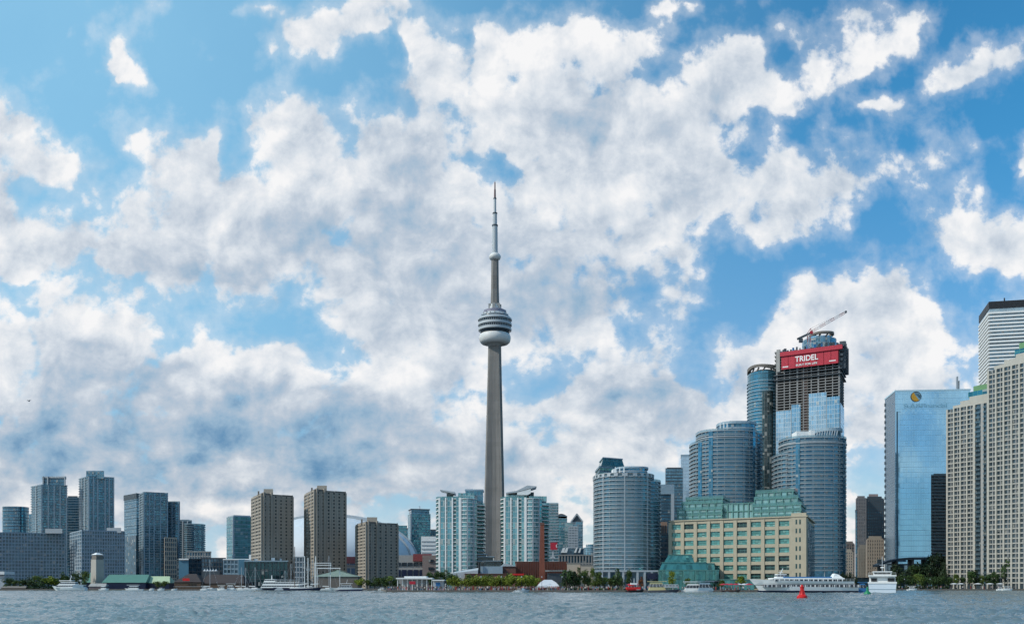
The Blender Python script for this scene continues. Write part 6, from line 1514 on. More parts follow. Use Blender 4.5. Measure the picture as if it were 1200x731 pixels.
for px, top, w in ((990, 671, 8), (997, 673, 8), (1003, 676, 8)): tree(px, 425, top, w, 'deep', 'round', 'dark tree behind the stern of the long white cruise boat', 'dark trees behind the cruise boat stern')
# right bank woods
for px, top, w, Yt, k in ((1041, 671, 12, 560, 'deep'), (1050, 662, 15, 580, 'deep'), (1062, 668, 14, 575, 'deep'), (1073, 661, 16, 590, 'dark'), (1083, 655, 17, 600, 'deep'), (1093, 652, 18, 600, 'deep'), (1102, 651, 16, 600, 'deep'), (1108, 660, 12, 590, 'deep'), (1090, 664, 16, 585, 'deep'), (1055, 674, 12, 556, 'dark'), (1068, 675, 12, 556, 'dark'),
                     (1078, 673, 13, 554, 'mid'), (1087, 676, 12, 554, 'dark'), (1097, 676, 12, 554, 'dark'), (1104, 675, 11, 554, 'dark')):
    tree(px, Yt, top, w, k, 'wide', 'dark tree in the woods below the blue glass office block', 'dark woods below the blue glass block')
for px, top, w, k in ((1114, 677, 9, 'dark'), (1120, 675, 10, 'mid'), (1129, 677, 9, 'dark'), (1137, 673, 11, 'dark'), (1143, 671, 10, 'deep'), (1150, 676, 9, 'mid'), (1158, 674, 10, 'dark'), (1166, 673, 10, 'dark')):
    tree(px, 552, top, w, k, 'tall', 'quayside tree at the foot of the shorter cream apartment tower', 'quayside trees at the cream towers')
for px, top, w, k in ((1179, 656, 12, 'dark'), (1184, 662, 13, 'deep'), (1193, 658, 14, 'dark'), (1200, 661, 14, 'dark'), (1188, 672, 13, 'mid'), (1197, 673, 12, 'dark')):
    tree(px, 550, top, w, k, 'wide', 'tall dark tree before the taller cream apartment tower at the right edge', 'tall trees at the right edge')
# low greenery that nobody could count, along both banks
def hedge(name, px0, px1, Y, h, mat, seed):
    r = random.Random(seed); mb = MB(); a_, b_ = X(px0, Y), X(px1, Y); n_ = int((b_ - a_) * 26)
    for k in range(n_):
        x_ = r.uniform(a_, b_); hh = h * (.6 + .4 * mnoise.noise(Vector((x_ * .35, seed, 0)))); c = Vector((x_, Y + r.uniform(-1, 1), ZG + r.uniform(0, 1) * hh)); s_ = r.uniform(.12, .35)
        ax = Vector((r.gauss(0, 1), r.gauss(0, 1), r.gauss(0, 1))).normalized(); u_ = ax.orthogonal().normalized() * s_; v_ = ax.cross(u_)
        mb.face([c - u_ - v_, c + u_ - v_, c + u_ + v_, c - u_ + v_])
    return struct(mb.obj(name, mat), 'stuff')
hedge('shrubbery', 4, 96, 551, 2.6, LEAF['dark'], 2); hedge('shrubbery', 1050, 1112, 549, 2.4, LEAF['deep'], 5); hedge('shrubbery', 660, 735, 400, 1.6, LEAF['dark'], 9)

# ------------------------------------------------------------------ people along the water
def person_mesh(seed):
    r = random.Random(seed); mb = MB(); skin = 0; k6 = lambda c, rx, ry: [(c[0] + rx * math.cos(a * math.pi / 4), c[1] + ry * math.sin(a * math.pi / 4), c[2]) for a in range(8)]
    st = r.uniform(-.12, .16)
    for sgn in (-1, 1): mb.loft([k6((sgn * .10 + sgn * abs(st) * .4, sgn * st, .0), .055, .08), k6((sgn * .10 + sgn * abs(st) * .2, sgn * st * .5, .45), .07, .08), k6((sgn * .08, 0, .86), .095, .11)], 1)
    mb.loft([k6((0, 0, .82), .17, .11), k6((0, 0, 1.05), .15, .10), k6((0, 0, 1.38), .21, .12), k6((0, 0, 1.48), .07, .07)], 2)
    for sgn in (-1, 1): mb.loft([k6((sgn * .27, .04, .80), .035, .035), k6((sgn * .26, -.02, 1.12), .045, .045), k6((sgn * .20, 0, 1.42), .06, .06)], 2 if r.random() < .5 else 0)
    mb.loft([k6((0, 0, 1.47), .05, .05), k6((0, 0, 1.55), .075, .085), k6((0, -.01, 1.64), .085, .10), k6((0, 0, 1.72), .07, .085), k6((0, 0, 1.76), .02, .03)], 0)
    mb.loft([k6((0, .02, 1.63), .09, .10), k6((0, .015, 1.72), .088, .10), k6((0, .01, 1.78), .03, .035)], 3)
    return mb
skins = [plain('skin_%s' % n_, c, .7, var=.03) for n_, c in (('light', (.45, .28, .2)), ('brown', (.2, .11, .07)))]
cloth = [plain('cloth_%s' % n_, c, .9, var=.08) for n_, c in (('white', (.62, .6, .58)), ('red', (.4, .05, .05)), ('navy', (.03, .04, .09)), ('black', (.03, .03, .035)), ('sky', (.12, .28, .4)), ('khaki', (.3, .24, .16)), ('pink', (.5, .25, .27)), ('grey', (.2, .2, .21)))]
HAIR = plain('dark_hair', (.025, .018, .014), .8)
PM = []
for k in range(14): PM.append(person_mesh(k).mesh('person', [skins[k % 2], cloth[(k * 3 + 2) % 8], cloth[(k * 5) % 8], HAIR]))
groups_ = [(453, 528, 60, YM + 2.5, 'people by the white pavilion', 'person in the crowd on the quay edge by the long white pavilion'),
           (529, 628, 85, YM + 2.5, 'people below the bright tree row', 'person on the promenade below the bright green tree row'),
           (630, 735, 60, YM + 2.5, 'people before the marquee and dark trees', 'person strolling on the quay before the marquee and dark green trees'),
           (736, 880, 45, YM + 3, 'people before the atrium', 'person on the quay before the green glass atrium and tan building'),
           (1052, 1195, 34, YR + 2.5, 'people on the right bank', 'person on the quay under the trees of the right bank')]
for a_, b_, n_, Yp, g_, lb in groups_:
    for k in range(n_):
        px = a_ + (b_ - a_) * (k + R.uniform(.0, 1)) / n_; yy = Yp + R.uniform(0, 7); o = bpy.data.objects.new('person', PM[R.randrange(14)]); COL.objects.link(o)
        o.location = (X(px, yy), yy, ZG + .01); o.rotation_euler = (0, 0, R.uniform(0, 6.28)); s_ = R.uniform(.9, 1.06); o.scale = (s_,) * 3; tag(o, lb, 'person', g_)

# parasols
def parasol(px, Y, mat, label, group, h=2.7, w=1.7):
    r = thing('parasol', label, 'parasol', (X(px, Y), Y, ZG), group); cx = X(px, Y)
    MB().lathe([(w, ZG + h - .55), (w * .98, ZG + h - .45), (w * .4, ZG + h - .08), (0, ZG + h + .05)], cx, Y, 8).obj('canopy', mat, r); MB().beam((cx, Y, ZG), (cx, Y, ZG + h), .07, n=6).obj('pole', MC['steel'], r)
for px in (848, 852, 857, 862, 878, 739, 744): parasol(px, 402 + R.uniform(-3, 3), MC['red'], 'red parasol on the quay terrace ' + ('before the rounded condo podium' if px < 800 else 'before the tan building'), 'red parasols ' + ('by the podium' if px < 800 else 'by the tan building'))
for px in (866, 872, 876): parasol(px, 404, MC['canvas'], 'white parasol on the terrace behind the cruise boat bow', 'white parasols by the cruise boat bow')
for px in (1118, 1126, 1146, 1160, 1172): parasol(px, 546, MC['canvas'], 'white parasol on the quay in front of the cream apartment towers', 'white parasols at the cream towers', 3.2, 2.2)

# lamp posts along the quay
lp = None
for i, px in enumerate(list(np.linspace(540, 730, 9)) + [1060, 1090, 1120, 1150, 1180]):
    Yp = YM + 8 if px < 1000 else YR + 6
    if lp is None:
        lp = thing('street_lamp', 'thin dark lamp post on the quay', 'street lamp', (X(px, Yp), Yp, ZG), 'lamp posts along the quay')
        o_ = lp.location; MB().lathe([(.12, ZG), (.06, ZG + 1), (.05, ZG + 5)], o_.x, o_.y, 8).obj('post', MC['black'], lp); MB().lathe([(.05, ZG + 5), (.22, ZG + 5.1), (.2, ZG + 5.45), (0, ZG + 5.6)], o_.x, o_.y, 8).obj('lamp_head', MC['palegrey'], lp)
        c = lp
    else: c = copy_tree(lp, loc=(X(px, Yp), Yp, ZG))
    c['label'] = 'thin dark lamp post on the quay of the right bank' if px > 1000 else 'thin dark lamp post on the central promenade'
    c['group'] = 'lamp posts on the right bank' if px > 1000 else 'lamp posts on the central promenade'

# ------------------------------------------------------------------ boats
def hull(mb, x0, x1, Y, beam, z0, z1, bow=1, sheer=.5, rake=.14, mi=0, n=14, stern=.75):
    """lofted hull from stern to bow along x (bow=+1: bow at x1, -1: bow at x0)"""
    secs = []; L_ = x1 - x0
    for k in range(n + 1):
        t_ = k / n; w_ = beam / 2 * (stern + (1 - stern) * min(1, t_ * 3)) * (1 - max(0, (t_ - .55) / .45) ** 2.2) + .04
        deck = z1 + sheer * t_ ** 2.5; xk = t_
        def pt(z, wd, fwd): 
            xx = (xk - rake * fwd * (t_ ** 3)) * L_; xx = xx if bow > 0 else L_ - xx
            return (x0 + xx, Y + beam / 2 + wd, z)
        s_ = [pt(deck, -w_, 0), pt(z0 + (deck - z0) * .45, -w_ * .92, .6), pt(z0, -w_ * .7, 1), pt(z0, w_ * .7, 1), pt(z0 + (deck - z0) * .45, w_ * .92, .6), pt(deck, w_, 0)]
        if bow > 0: s_ = s_[::-1]
        secs.append(s_)
    mb.loft(secs, mi)
def cabin(root, px0, px1, Y, w, z0, z1, mat=None, win=True, name='cabin', slope=(0, 0), winz=(.38, .78)):
    x0, x1 = X(px0, Y), X(px1, Y); h = z1 - z0; y0 = Y - w / 2; y1 = Y + w / 2; mat = mat or MC['white']
    A = [(x0, y0), (x1, y0), (x1, y1), (x0, y1)]; B_ = [(x0 + slope[0] * h, y0 + .1), (x1 - slope[1] * h, y0 + .1), (x1 - slope[1] * h, y1 - .1), (x0 + slope[0] * h, y1 - .1)]
    c_ = MB().prism(A, z0, z1, fp2=B_).obj(name, mat, root)
    if win:
        f = lambda k: [(a[0] + (b__[0] - a[0]) * k, a[1] + (b__[1] - a[1]) * k) for a, b__ in zip(A, B_)]
        MB().prism(offset(f(winz[0]), .03), z0 + h * winz[0], z0 + h * winz[1], fp2=offset(f(winz[1]), .03)).obj('window_strip', MC['hullwin'], c_)
    return c_
def rail(root, px0, px1, Y, z, h=.9, mat=None):
    mb = MB(); x0, x1 = X(px0, Y), X(px1, Y); n_ = max(3, int((x1 - x0) / 1.5))
    for k in range(n_ + 1): mb.beam((x0 + (x1 - x0) * k / n_, Y, z), (x0 + (x1 - x0) * k / n_, Y, z + h), .05)
    for hh in (h, h * .5): mb.beam((x0, Y, z + hh), (x1, Y, z + hh), .05)
    mb.obj('railing', mat or MC['white'], root)
HW, HD = MC['white'], MC['navy']
# long white cruise boat
Y = 376.0; zz = lambda py, Y_=376.0: Zp(py, Y_)
r_ = thing('cruise_boat', 'long white two-deck cruise boat with dark window bands moored before the tan building', 'boat', (X(941, Y), Y, 0))
mb = MB(); hull(mb, X(885, Y), X(1003, Y), Y - 4, 8, -.4, zz(687.4), -1, .7, .06); mb.obj('hull', HW, r_)
mb = MB(); hull(mb, X(887, Y), X(1002.6, Y), Y - 4.06, 8.12, -.45, zz(691.6), -1, .1, .03); mb.obj('waterline_stripe', HD, r_)
cabin(r_, 893, 1003.5, Y, 7.4, zz(687.4), zz(684.5), MC['hullwin'], False, 'window_band')
mb = MB(); hull(mb, X(878, Y), X(998, Y), Y - 4.2, 8.4, zz(684.6), zz(680.6), -1, .9, .05); mb.obj('upper_bulwark', HW, r_)
cabin(r_, 905, 984, Y, 7.0, zz(680.6), zz(678.2), MC['hullwin'], False, 'window_band'); cabin(r_, 903, 986, Y, 7.5, zz(678.2), zz(676.6), HW, False, 'roof_deck')
MB().box(X(916, Y), X(972, Y), Y - 3, Y + 3, zz(676.6), zz(675.2)).obj('blue_awning', MC['bluepaint'], r_)
cabin(r_, 908.5, 921, Y, 4, zz(676.6), zz(672.2), HW, True, 'wheelhouse', (.2, .2)); MB().beam((X(914, Y), Y, zz(672)), (X(917.5, Y), Y, zz(665.5)), .22).obj('mast', HW, r_); MB().beam((X(912.5, Y), Y, zz(670)), (X(918, Y), Y, zz(670.6)), .2).obj('radar', HW, r_)
MB().loft([[(X(974, Y), Y - 2, zz(676.6)), (X(986, Y), Y - 2, zz(676.6)), (X(986, Y), Y + 2, zz(676.6)), (X(974, Y), Y + 2, zz(676.6))], [(X(977, Y), Y - 1.6, zz(671.5)), (X(981, Y), Y - 1.6, zz(672.5)), (X(981, Y), Y + 1.6, zz(672.5)), (X(977, Y), Y + 1.6, zz(671.5))]]).obj('funnel', HW, r_)
for k in range(15): MB().beam((X(905 + k * 5.6, Y), Y - 3.72, zz(680.6)), (X(905 + k * 5.6, Y), Y - 3.72, zz(678.2)), .28).obj('deck_post', HW, r_)
for k in range(20): MB().beam((X(896 + k * 5.6, Y), Y - 3.75, zz(687.4)), (X(896 + k * 5.6, Y), Y - 3.75, zz(684.5)), .25).obj('deck_post', HW, r_)
rail(r_, 987, 1001, Y - 3.6, zz(680.6))
# ferry seen end-on
Y = 372.0; z = lambda py: Zp(py, 372)
r_ = thing('ferry', 'white ferry seen end-on with two dark square windows, right of the long cruise boat', 'ferry', (X(1034, Y), Y, 0))
def boxpx(root, px0, px1, y0, y1, top, bot, mat, name): return MB().box(X(px0, Y), X(px1, Y), y0, y1, bot if isinstance(bot, float) and bot < 2 and bot < 0.5 else z(bot), z(top)).obj(name, mat, root)
mb = MB(); a_, b_ = X(1018.5, Y), X(1049.5, Y)
mb.loft([[(a_ + .6, Y + 24, -.4), (b_ - .6, Y + 24, -.4), (b_, Y + 24, z(683)), (a_, Y + 24, z(683))], [(a_ + .3, Y, -.4), (b_ - .3, Y, -.4), (b_, Y, z(683)), (a_, Y, z(683))]]); mb.obj('hull', plain('ferry_white', (.62, .70, .78), .5, var=.05), r_)
boxpx(r_, 1018, 1050, Y - .2, Y + 22, 681.2, 683.2, HW, 'rubbing_band')
boxpx(r_, 1019.5, 1048.5, Y + 1.2, Y + 21, 674.5, 681.2, HW, 'deckhouse'); boxpx(r_, 1021.5, 1028, Y + .9, Y + 1.3, 676.8, 680.6, MC['black'], 'window'); boxpx(r_, 1040, 1047.5, Y + .9, Y + 1.3, 676.8, 680.6, MC['black'], 'window')
boxpx(r_, 1018.5, 1049.5, Y - .1, Y + 22, 673.2, 674.7, HW, 'upper_deck'); boxpx(r_, 1024, 1044, Y + 3, Y + 15, 669.4, 673.2, HW, 'bridge'); boxpx(r_, 1025, 1043, Y + 2.85, Y + 3.05, 670.2, 672, MC['black'], 'bridge_window')
boxpx(r_, 1023, 1045, Y + 2.4, Y + 16, 668.7, 669.4, HW, 'bridge_roof'); MB().beam((X(1034, Y), Y + 7, z(669)), (X(1034, Y), Y + 7, z(651)), .22).obj('mast', MC['palegrey'], r_); MB().beam((X(1031, Y), Y + 7, z(661)), (X(1037, Y), Y + 7, z(661)), .18).obj('yard', MC['palegrey'], r_); MB().beam((X(1032, Y), Y + 7, z(664)), (X(1036, Y), Y + 7, z(664)), .35).obj('radar', HW, r_)
r_.rotation_euler = (0, 0, -0.34)      # heading away along the slip
rail(r_, 1019, 1049, Y, z(673.2)); boxpx(r_, 1019, 1049, Y - .06, Y, 689.5, 690.3, MC['bluegrey'], 'hull_line')
# small blue deck boat
def workboat(label, px0, px1, Y_, hcol, ccol, top, bow=1, cab=(.25, .7), ht=None, extra=None, name='motorboat', grp=None, sheer=.5, hgt=None):
    r = thing(name, label, 'boat', (X((px0 + px1) / 2, Y_), Y_, 0), grp); L_ = X(px1, Y_) - X(px0, Y_); hz = hgt or max(.7, L_ * .07); bm = max(1.8, L_ * .26)
    mb = MB(); hull(mb, X(px0, Y_), X(px1, Y_), Y_ - bm / 2, bm, -.3, hz, bow, sheer, .12); mb.obj('hull', hcol, r)
    c0, c1 = px0 + (px1 - px0) * cab[0], px0 + (px1 - px0) * cab[1]; cabin(r, c0, c1, Y_, bm * .7, hz, Zp(top, Y_), ccol, True, 'cabin', (.5, .2) if bow < 0 else (.2, .5))
    if ht: 
        MB().box(X(c0 - 1, Y_), X(c1 + 1, Y_), Y_ - bm * .4, Y_ + bm * .4, Zp(ht, Y_) - .18, Zp(ht, Y_)).obj('hardtop', ccol, r)
        for xx in (c0, c1): MB().beam((X(xx, Y_), Y_ - bm * .3, Zp(top, Y_)), (X(xx, Y_), Y_ - bm * .3, Zp(ht, Y_)), .1).obj('hardtop_post', ccol, r)
    return r
r_ = workboat('blue and white workboat squeezed between the cruise boat and the ferry', 1005, 1020, 378, MC['bluepaint'], MC['bluepaint'], 683, 1, (.1, .8), 681.5)
# tour boats in front of the atrium
r_ = workboat('cream yellow houseboat with a flat roof before the green atrium', 759, 797, 381, plain('dark_hull_grey', (.1, .1, .12), .5), plain('cream_yellow', (.6, .52, .27), .6), 681.5, 1, (.03, .55), 680.4, name='houseboat')
cabin(r_, 778, 793, 381, 5, 1.9, Zp(684.2, 381), MC['palegrey'], True, 'after_cabin'); rail(r_, 760, 795, 378, 2.0)
r_ = workboat('white tour boat with a rounded cabin, left of the grey-blue tour boat', 797, 821, 382, HW, HW, 683.5, -1, (.2, .95), 680.8, name='tour_boat'); rail(r_, 803, 820, 380, Zp(683.5, 382))
r_ = workboat('grey-blue tour boat with large windows and a parasol deck behind it', 817, 837, 380, MC['palegrey'], MC['bluegrey'], 682, 1, (.05, .95), 680.5, name='tour_boat')
r_ = workboat('red and white fireboat moored below the white-columned podium', 733, 755, 382, MC['black'], MC['redpaint'], 684.5, 1, (.1, .6), None, name='fireboat')
MB().box(X(734, 382), X(750, 382), 380, 384, 1.2, 2.0).obj('red_deckhouse', MC['redpaint'], r_); MB().box(X(739, 382), X(746, 382), 380.5, 383, Zp(684.5, 382), Zp(682.5, 382)).obj('wheelhouse', HW, r_); MB().beam((X(743, 382), 382, Zp(683, 382)), (X(743, 382), 382, Zp(677, 382)), .15).obj('mast', HW, r_)
r_ = workboat('small dark tender between the cruise boat bow and the parasols', 845, 868, 383, plain('brown_hull', (.08, .055, .05), .6), MC['timber'], 688.5, 1, (.2, .6))
# left side: white yacht and motorboats
r_ = thing('yacht', 'large white motor yacht with stacked decks, left of the stone tower', 'boat', (X(81, 528), 528, 0)); Y = 528.0; z = lambda py: Zp(py, 528)
mb = MB(); hull(mb, X(61, Y), X(101, Y), Y - 2.6, 5.2, -.3, z(688), -1, .9, .12); mb.obj('hull', HW, r_)
cabin(r_, 66, 99, Y, 4.6, z(688), z(684.6), HW, True, 'main_deck', (1.0, 0)); cabin(r_, 70, 90, Y, 4.0, z(684.6), z(681.3), HW, True, 'upper_deck', (1.0, .2)); cabin(r_, 71, 86, Y, 3.8, z(680.2), z(679.4), HW, False, 'hardtop', (.3, .3))
for px in (73, 84): MB().beam((X(px, Y), Y - 1.6, z(681.3)), (X(px, Y), Y - 1.6, z(680.2)), .12).obj('hardtop_post', HW, r_)
MB().beam((X(82, Y), Y, z(679.4)), (X(84, Y), Y, z(674)), .25).obj('radar_mast', HW, r_); MB().box(X(87.5, Y), X(100, Y), Y - 2.4, Y - 2.3, z(688), z(684.8)).obj('blue_cover', MC['bluegrey'], r_)
for lb, a_, b_, Yb, top, bow, ht in (('small white boat tied up right of the stone tower', 116, 128, 532, 686, 1, None), ('sleek white motor cruiser with a swept canopy before the green-roofed shed', 146, 168, 531, 685.8, -1, 684.6), ('small white cuddy boat before the pale green shed', 185, 193, 530, 688.2, 1, None),
                         ('tiny white runabout before the timber pavilion', 201, 208, 530, 689.2, 1, None), ('white boat end-on before the timber pavilion', 175, 181, 532, 688.6, 1, None), ('white motorboat under the tall lone mast', 235, 246, 529, 687.2, 1, 685.9), ('white cabin cruiser right of the lone mast', 254, 266, 529, 686.6, -1, 684.8),
                         ('larger white cabin cruiser with a flybridge right of the first cruiser', 263, 279, 531, 685.2, 1, 683.2), ('low white motorboat left of the white ship with navy hull', 276, 300, 530, 688.8, -1, None), ('small white boat below the right bank woods', 1063, 1075, 528, 687.5, 1, 686), ('white boat with pink stripe before the cream apartment towers', 1168, 1177, 528, 687.6, 1, 685.6), ('pinkish white cabin boat beside the striped one before the cream towers', 1174, 1187, 527, 688, 1, 686.4), ('small dark boat with a white rail below the shortest brown concrete tower', 443, 453, 532, 688, 1, None)):
    workboat(lb, a_, b_, Yb, HW, HW, top, bow, (.2, .75), ht, grp=None)
# sailing boats
def sailboat(label, px, Yb, L_, mast_top, hcol, bow=1, grp=None, masts=(0.0,), furled=True):
    x_ = X(px, Yb); r = thing('sailboat', label, 'sailboat', (x_, Yb, 0), grp); mb = MB(); hull(mb, x_ - L_ / 2, x_ + L_ / 2, Yb - L_ * .13, L_ * .26, -.3, .9 + L_ * .01, bow, .4, .15); mb.obj('hull', hcol, r)
    MB().box(x_ - L_ * .2, x_ + L_ * .15, Yb - .8, Yb + .8, .8, 1.5).obj('coachroof', HW, r)
    for m_ in masts:
        xm = x_ + m_ * L_; zt_ = Zp(mast_top, Yb) - abs(m_) * 3
        MB().beam((xm, Yb, .5), (xm, Yb, zt_), .24, n=6).obj('mast', MC['palegrey'], r); MB().beam((xm, Yb, 2.2), (xm - bow * L_ * .38, Yb, 2.3), .32, .4).obj('boom', HW, r)
        st = MB(); st.beam((xm, Yb, zt_), (x_ + L_ / 2 * bow, Yb, 1.4), .05); st.beam((xm, Yb, zt_), (x_ - L_ / 2 * bow, Yb, 1.2), .05); st.beam((xm - L_ * .08, Yb, (zt_) * .62), (xm + L_ * .08, Yb, zt_ * .62), .1); st.obj('rigging', MC['palegrey'], r)
    return r
sailboat('white sailboat with the tall lone mast before the timber pavilion', 246, 533, 9, 655, HW)
for px, mt in ((283, 664), (288, 664.5), (299, 664)): sailboat('bare-masted sailboat in front of the dark glass hall', px, 534, 8.5, mt, HW, grp='sailboats before the dark glass hall')
for px, mt in ((334, 668), (341, 660), (385.5, 650.5), (366, 655)): sailboat({334: 'short-masted sailboat left of the tall brown mast', 341: 'slim sailboat just left of the navy schooner', 385.5: 'sailboat with the rightmost tall white mast before the parking block', 366: 'sailboat with a white mast between schooner and rightmost mast'}[px], px, 535, 9, mt, HW)
# white ship with navy hull and paddle-box
Y = 528.0; r_ = thing('passenger_ship', 'white two-deck passenger ship with a navy hull left of the schooner', 'ship', (X(329, Y), Y, 0)); z = lambda py: Zp(py, 528)
mb = MB(); hull(mb, X(306, Y), X(354, Y), Y - 3.5, 7, -.3, z(688.2), -1, .5, .05); mb.obj('hull', HD, r_); cabin(r_, 307, 353, Y, 6.6, z(688.2), z(684.6), HW, True, 'main_deck', (.6, 0)); cabin(r_, 309, 352, Y, 6.2, z(684.6), z(681), HW, True, 'upper_deck', (.5, 0)); cabin(r_, 310.5, 324, Y, 5, z(681), z(678), HW, True, 'wheelhouse', (.4, .4)); MB().box(X(324, Y), X(352, Y), Y - 3.2, Y + 3.2, z(679.2), z(678.6)).obj('awning', MC['palegrey'], r_)
for k in range(6): MB().beam((X(325 + k * 5.3, Y), Y - 3, z(681)), (X(325 + k * 5.3, Y), Y - 3, z(679)), .12).obj('awning_post', HW, r_)
MB().beam((X(318.5, Y), Y, z(678)), (X(318.5, Y), Y, z(673.5)), .4).obj('mast', HW, r_); MB().loft([[(X(321, Y - 4), Y - 3.9, .2), (X(333, Y - 4), Y - 3.9, .2), (X(333, Y - 4), Y - 3.4, .2), (X(321, Y - 4), Y - 3.4, .2)], [(X(325, Y - 4), Y - 3.9, 1.5), (X(330, Y - 4), Y - 3.9, 1.5), (X(330, Y - 4), Y - 3.4, 1.5), (X(325, Y - 4), Y - 3.4, 1.5)]]).obj('paddle_box', MC['palegrey'], r_)
# schooner
Y = 524.0; r_ = thing('schooner', 'dark-hulled schooner with tall bare masts before the tallest brown concrete tower', 'sailing ship', (X(358, Y), Y, 0)); z = lambda py: Zp(py, 524)
mb = MB(); hull(mb, X(333, Y), X(378, Y), Y - 2.4, 4.8, -.3, z(689.2), 1, .8, .1); mb.obj('hull', HD, r_); MB().box(X(340, Y), X(368, Y), Y - 1.2, Y + 1.2, z(689.6), z(687.6)).obj('deckhouse', HW, r_)
for px, top, mt in ((345.3, 640, MC['timber']), (357, 651, HW), (361, 653, HW), (370, 651, HW)):
    MB().beam((X(px, Y), Y, 1), (X(px, Y), Y, z(top)), .34 if mt is not HW else .42, n=6).obj('mast', mt, r_)
for px, top in ((357, 651), (361, 653), (370, 651), (345.3, 640)):
    st = MB(); 
    for dx_ in (-6, 5): st.beam((X(px, Y), Y, z(top + 2)), (X(px + dx_, Y), Y, 1.4), .06)
    st.beam((X(px - 2.5, Y), Y, z(top + 14)), (X(px + 2.5, Y), Y, z(top + 14)), .14); st.obj('rigging', MC['palegrey'], r_)
for px in (351, 364): MB().beam((X(px, Y), Y, z(684)), (X(px + 9, Y), Y, z(683.4)), .45).obj('furled_sail', HW, r_)
# white gantry beams by the masts
r_ = thing('gantry', 'white twin-beam gantry over the masts, before the green-grey shed', 'gantry', (X(382, 545), 545, ZG)); z = lambda py: Zp(py, 545)
MB().box(X(368, 545), X(388, 545), 545, 546, z(659.5), z(658.8)).obj('upper_beam', HW, r_); MB().box(X(368, 545), X(388, 545), 545, 546, z(662), z(661.3)).obj('middle_beam', HW, r_); MB().box(X(371, 544), X(399, 544), 544, 545, z(665.8), z(664.8)).obj('lower_beam', HW, r_)
for px in (368.5, 387, 371.5, 398): MB().beam((X(px, 545), 545.5, ZG), (X(px, 545), 545.5, z(659 if px in (368.5, 387) else 665)), .3).obj('leg', HW, r_)
# speedboat
Y = 470.0; r_ = thing('speedboat', 'sleek white speedboat with a dark hull side, nearest the brown concrete towers', 'speedboat', (X(405, Y), Y, 0)); z = lambda py: Zp(py, 470)
mb = MB(); hull(mb, X(385, Y), X(425, Y), Y - 2, 4, -.2, z(688.4), -1, .1, .2); mb.obj('hull', HW, r_)
MB().loft([[(X(393, Y), Y - 2.06, .12), (X(425.2, Y), Y - 2.06, .12), (X(425.2, Y), Y + 2, .12), (X(393, Y), Y + 2, .12)], [(X(399, Y), Y - 2.06, z(690.2)), (X(425.2, Y), Y - 2.06, z(689.7)), (X(425.2, Y), Y + 2, z(689.7)), (X(399, Y), Y + 2, z(690.2))]]).obj('dark_side', HD, r_)
cabin(r_, 395, 413, Y, 2.8, z(688.8), z(685.2), MC['palegrey'], True, 'windshield', (1.6, .6)); MB().box(X(399, Y), X(413, Y), Y - 1.4, Y + 1.4, z(683.4), z(682.9)).obj('hardtop', HW, r_)
for px in (401, 411): MB().beam((X(px, Y), Y - 1.2, z(686)), (X(px, Y), Y - 1.2, z(683)), .1).obj('hardtop_post', HW, r_)
MB().beam((X(406, Y), Y, z(683)), (X(407, Y), Y, z(678.5)), .14).obj('antenna', HW, r_)
# jet ski splash near the middle quay
Y = 372.0; r_ = thing('motorboat', 'small grey motorboat throwing white spray near the bright tree row', 'boat', (X(612, Y), Y, 0))
mb = MB(); hull(mb, X(603, Y), X(621, Y), Y - 1, 2, -.2, .9, 1, .3, .15); mb.obj('hull', MC['palegrey'], r_); MB().loft([[(X(611, Y), Y - .7, .9), (X(616, Y), Y - .7, .9), (X(616, Y), Y + .7, .9), (X(611, Y), Y + .7, .9)], [(X(611.5, Y), Y - .5, 1.7), (X(613, Y), Y - .5, 1.7), (X(613, Y), Y + .5, 1.7), (X(611.5, Y), Y + .5, 1.7)]]).obj('windshield', MC['bluegrey'], r_)
sp_ = MB(); rr = random.Random(4)
for k in range(420):
    x_ = rr.gauss(606, 3.4); h_ = abs(rr.gauss(0, .5)) * math.exp(-((x_ - 606) / 5) ** 2); c = Vector((X(x_, Y - 2), Y - 2 + rr.uniform(-1.5, 1), h_)); s_ = rr.uniform(.04, .13)
    ax = Vector((rr.gauss(0, 1), rr.gauss(0, 1), rr.gauss(0, 1))).normalized(); u_ = ax.orthogonal().normalized() * s_; v_ = ax.cross(u_); sp_.face([c - u_, c + v_, c + u_, c - v_])
struct(sp_.obj('spray', MC['white']), 'stuff')
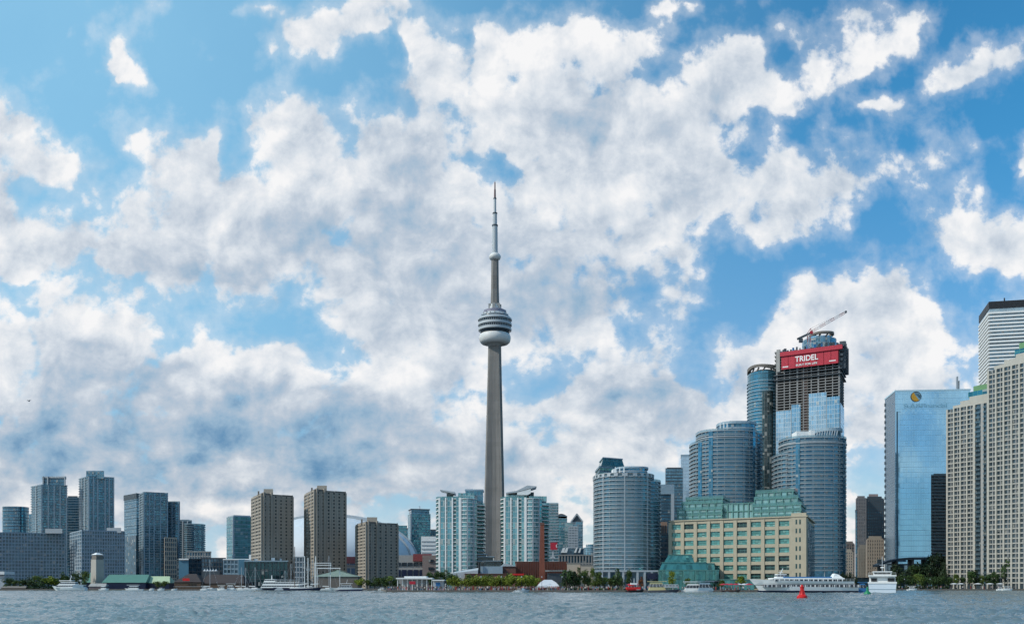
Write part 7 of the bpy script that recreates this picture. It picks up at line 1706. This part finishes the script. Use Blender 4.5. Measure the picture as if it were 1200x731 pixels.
# ------------------------------------------------------------------ buoys
def buoy(px, Yb, base, top, mat, label, kind):
    s_ = (Zp(top, Yb) - 0) ; x_ = X(px, Yb); r = thing('buoy', label, 'buoy', (x_, Yb, 0))
    if kind == 'can':
        MB().lathe([(0, -.4), (s_ * .36, -.35), (s_ * .36, s_ * .06), (s_ * .36, s_ * .18), (s_ * .30, s_ * .25), (s_ * .16, s_ * .31)], x_, Yb, 28).obj('float', mat, r, smooth=True)
        MB().lathe([(s_ * .22, s_ * .22), (s_ * .15, s_ * .38), (s_ * .125, s_ * .62), (s_ * .145, s_ * .80), (s_ * .17, s_ * .81), (s_ * .17, s_ * .85), (s_ * .07, s_ * .86)], x_, Yb, 24).obj('tower', mat, r, smooth=True)
        MB().lathe([(s_ * .09, s_ * .85), (s_ * .085, s_ * .97), (0, s_ * 1.0)], x_, Yb, 16).obj('lantern', mat, r, smooth=True)
        mb = MB()
        for k in range(4):
            a = k * math.pi / 2 + .5; mb.beam((x_ + math.cos(a) * s_ * .30, Yb + math.sin(a) * s_ * .36, s_ * .2), (x_ + math.cos(a) * s_ * .13, Yb + math.sin(a) * s_ * .13, s_ * .66), s_ * .03)
        mb.obj('frame', mat, r)
    else:
        MB().lathe([(0, -.3), (s_ * .42, -.3), (s_ * .44, s_ * .1), (s_ * .36, s_ * .26), (s_ * .14, s_ * .45)], x_, Yb, 24).obj('float', mat, r, smooth=True)
        MB().lathe([(s_ * .16, s_ * .42), (s_ * .12, s_ * .8), (s_ * .14, s_ * .82), (0, s_ * 1.0)], x_, Yb, 16).obj('tower', mat, r, smooth=True)
    return r
buoy(940, 200, 701, 684.2, MC['redpaint'], 'red navigation buoy floating in front of the long white cruise boat', 'can')
buoy(1016.5, 300, 696, 686.5, MC['greenpaint'], 'green navigation buoy floating left of the white ferry', 'cone')
# a gull in the air at left

r_ = thing('gull', 'lone gull in flight, a dark speck against the clouds at left', 'bird', (X(34, 190), 190, Zp(469.5, 190)))
o_ = r_.location; gm = plain('gull_feathers', (.12, .12, .13), .8)
def gull_loft(pts): return [[(o_.x + x_ - w_, o_.y + y_, o_.z + z_), (o_.x + x_, o_.y + y_ - w_ * .6, o_.z + z_), (o_.x + x_ + w_, o_.y + y_, o_.z + z_), (o_.x + x_, o_.y + y_, o_.z + z_ + w_ * .8)] for x_, y_, z_, w_ in pts]
mb = MB(); mb.lathe([(0.0, -.28), (.05, -.2), (.09, 0), (.06, .16), (0, .24)], 0, 0, 10)
mb.v = [(o_.x + z_, o_.y + y_, o_.z + x_) for x_, y_, z_ in mb.v]; mb.obj('body', gm, r_)
for sg in (-1, 1):
    mb = MB(); sec_ = [[(o_.x - c_, o_.y + sg * y_, o_.z + z_), (o_.x + c_, o_.y + sg * y_, o_.z + z_), (o_.x + c_, o_.y + sg * y_, o_.z + z_ + .03), (o_.x - c_, o_.y + sg * y_, o_.z + z_ + .03)] for y_, z_, c_ in ((.05, .02, .09), (.3, .16, .08), (.62, .1, .02))]
    mb.loft(sec_ if sg > 0 else sec_[::-1]); mb.obj('wing', gm, r_)
r_.rotation_euler = (0, 0, 1.1)
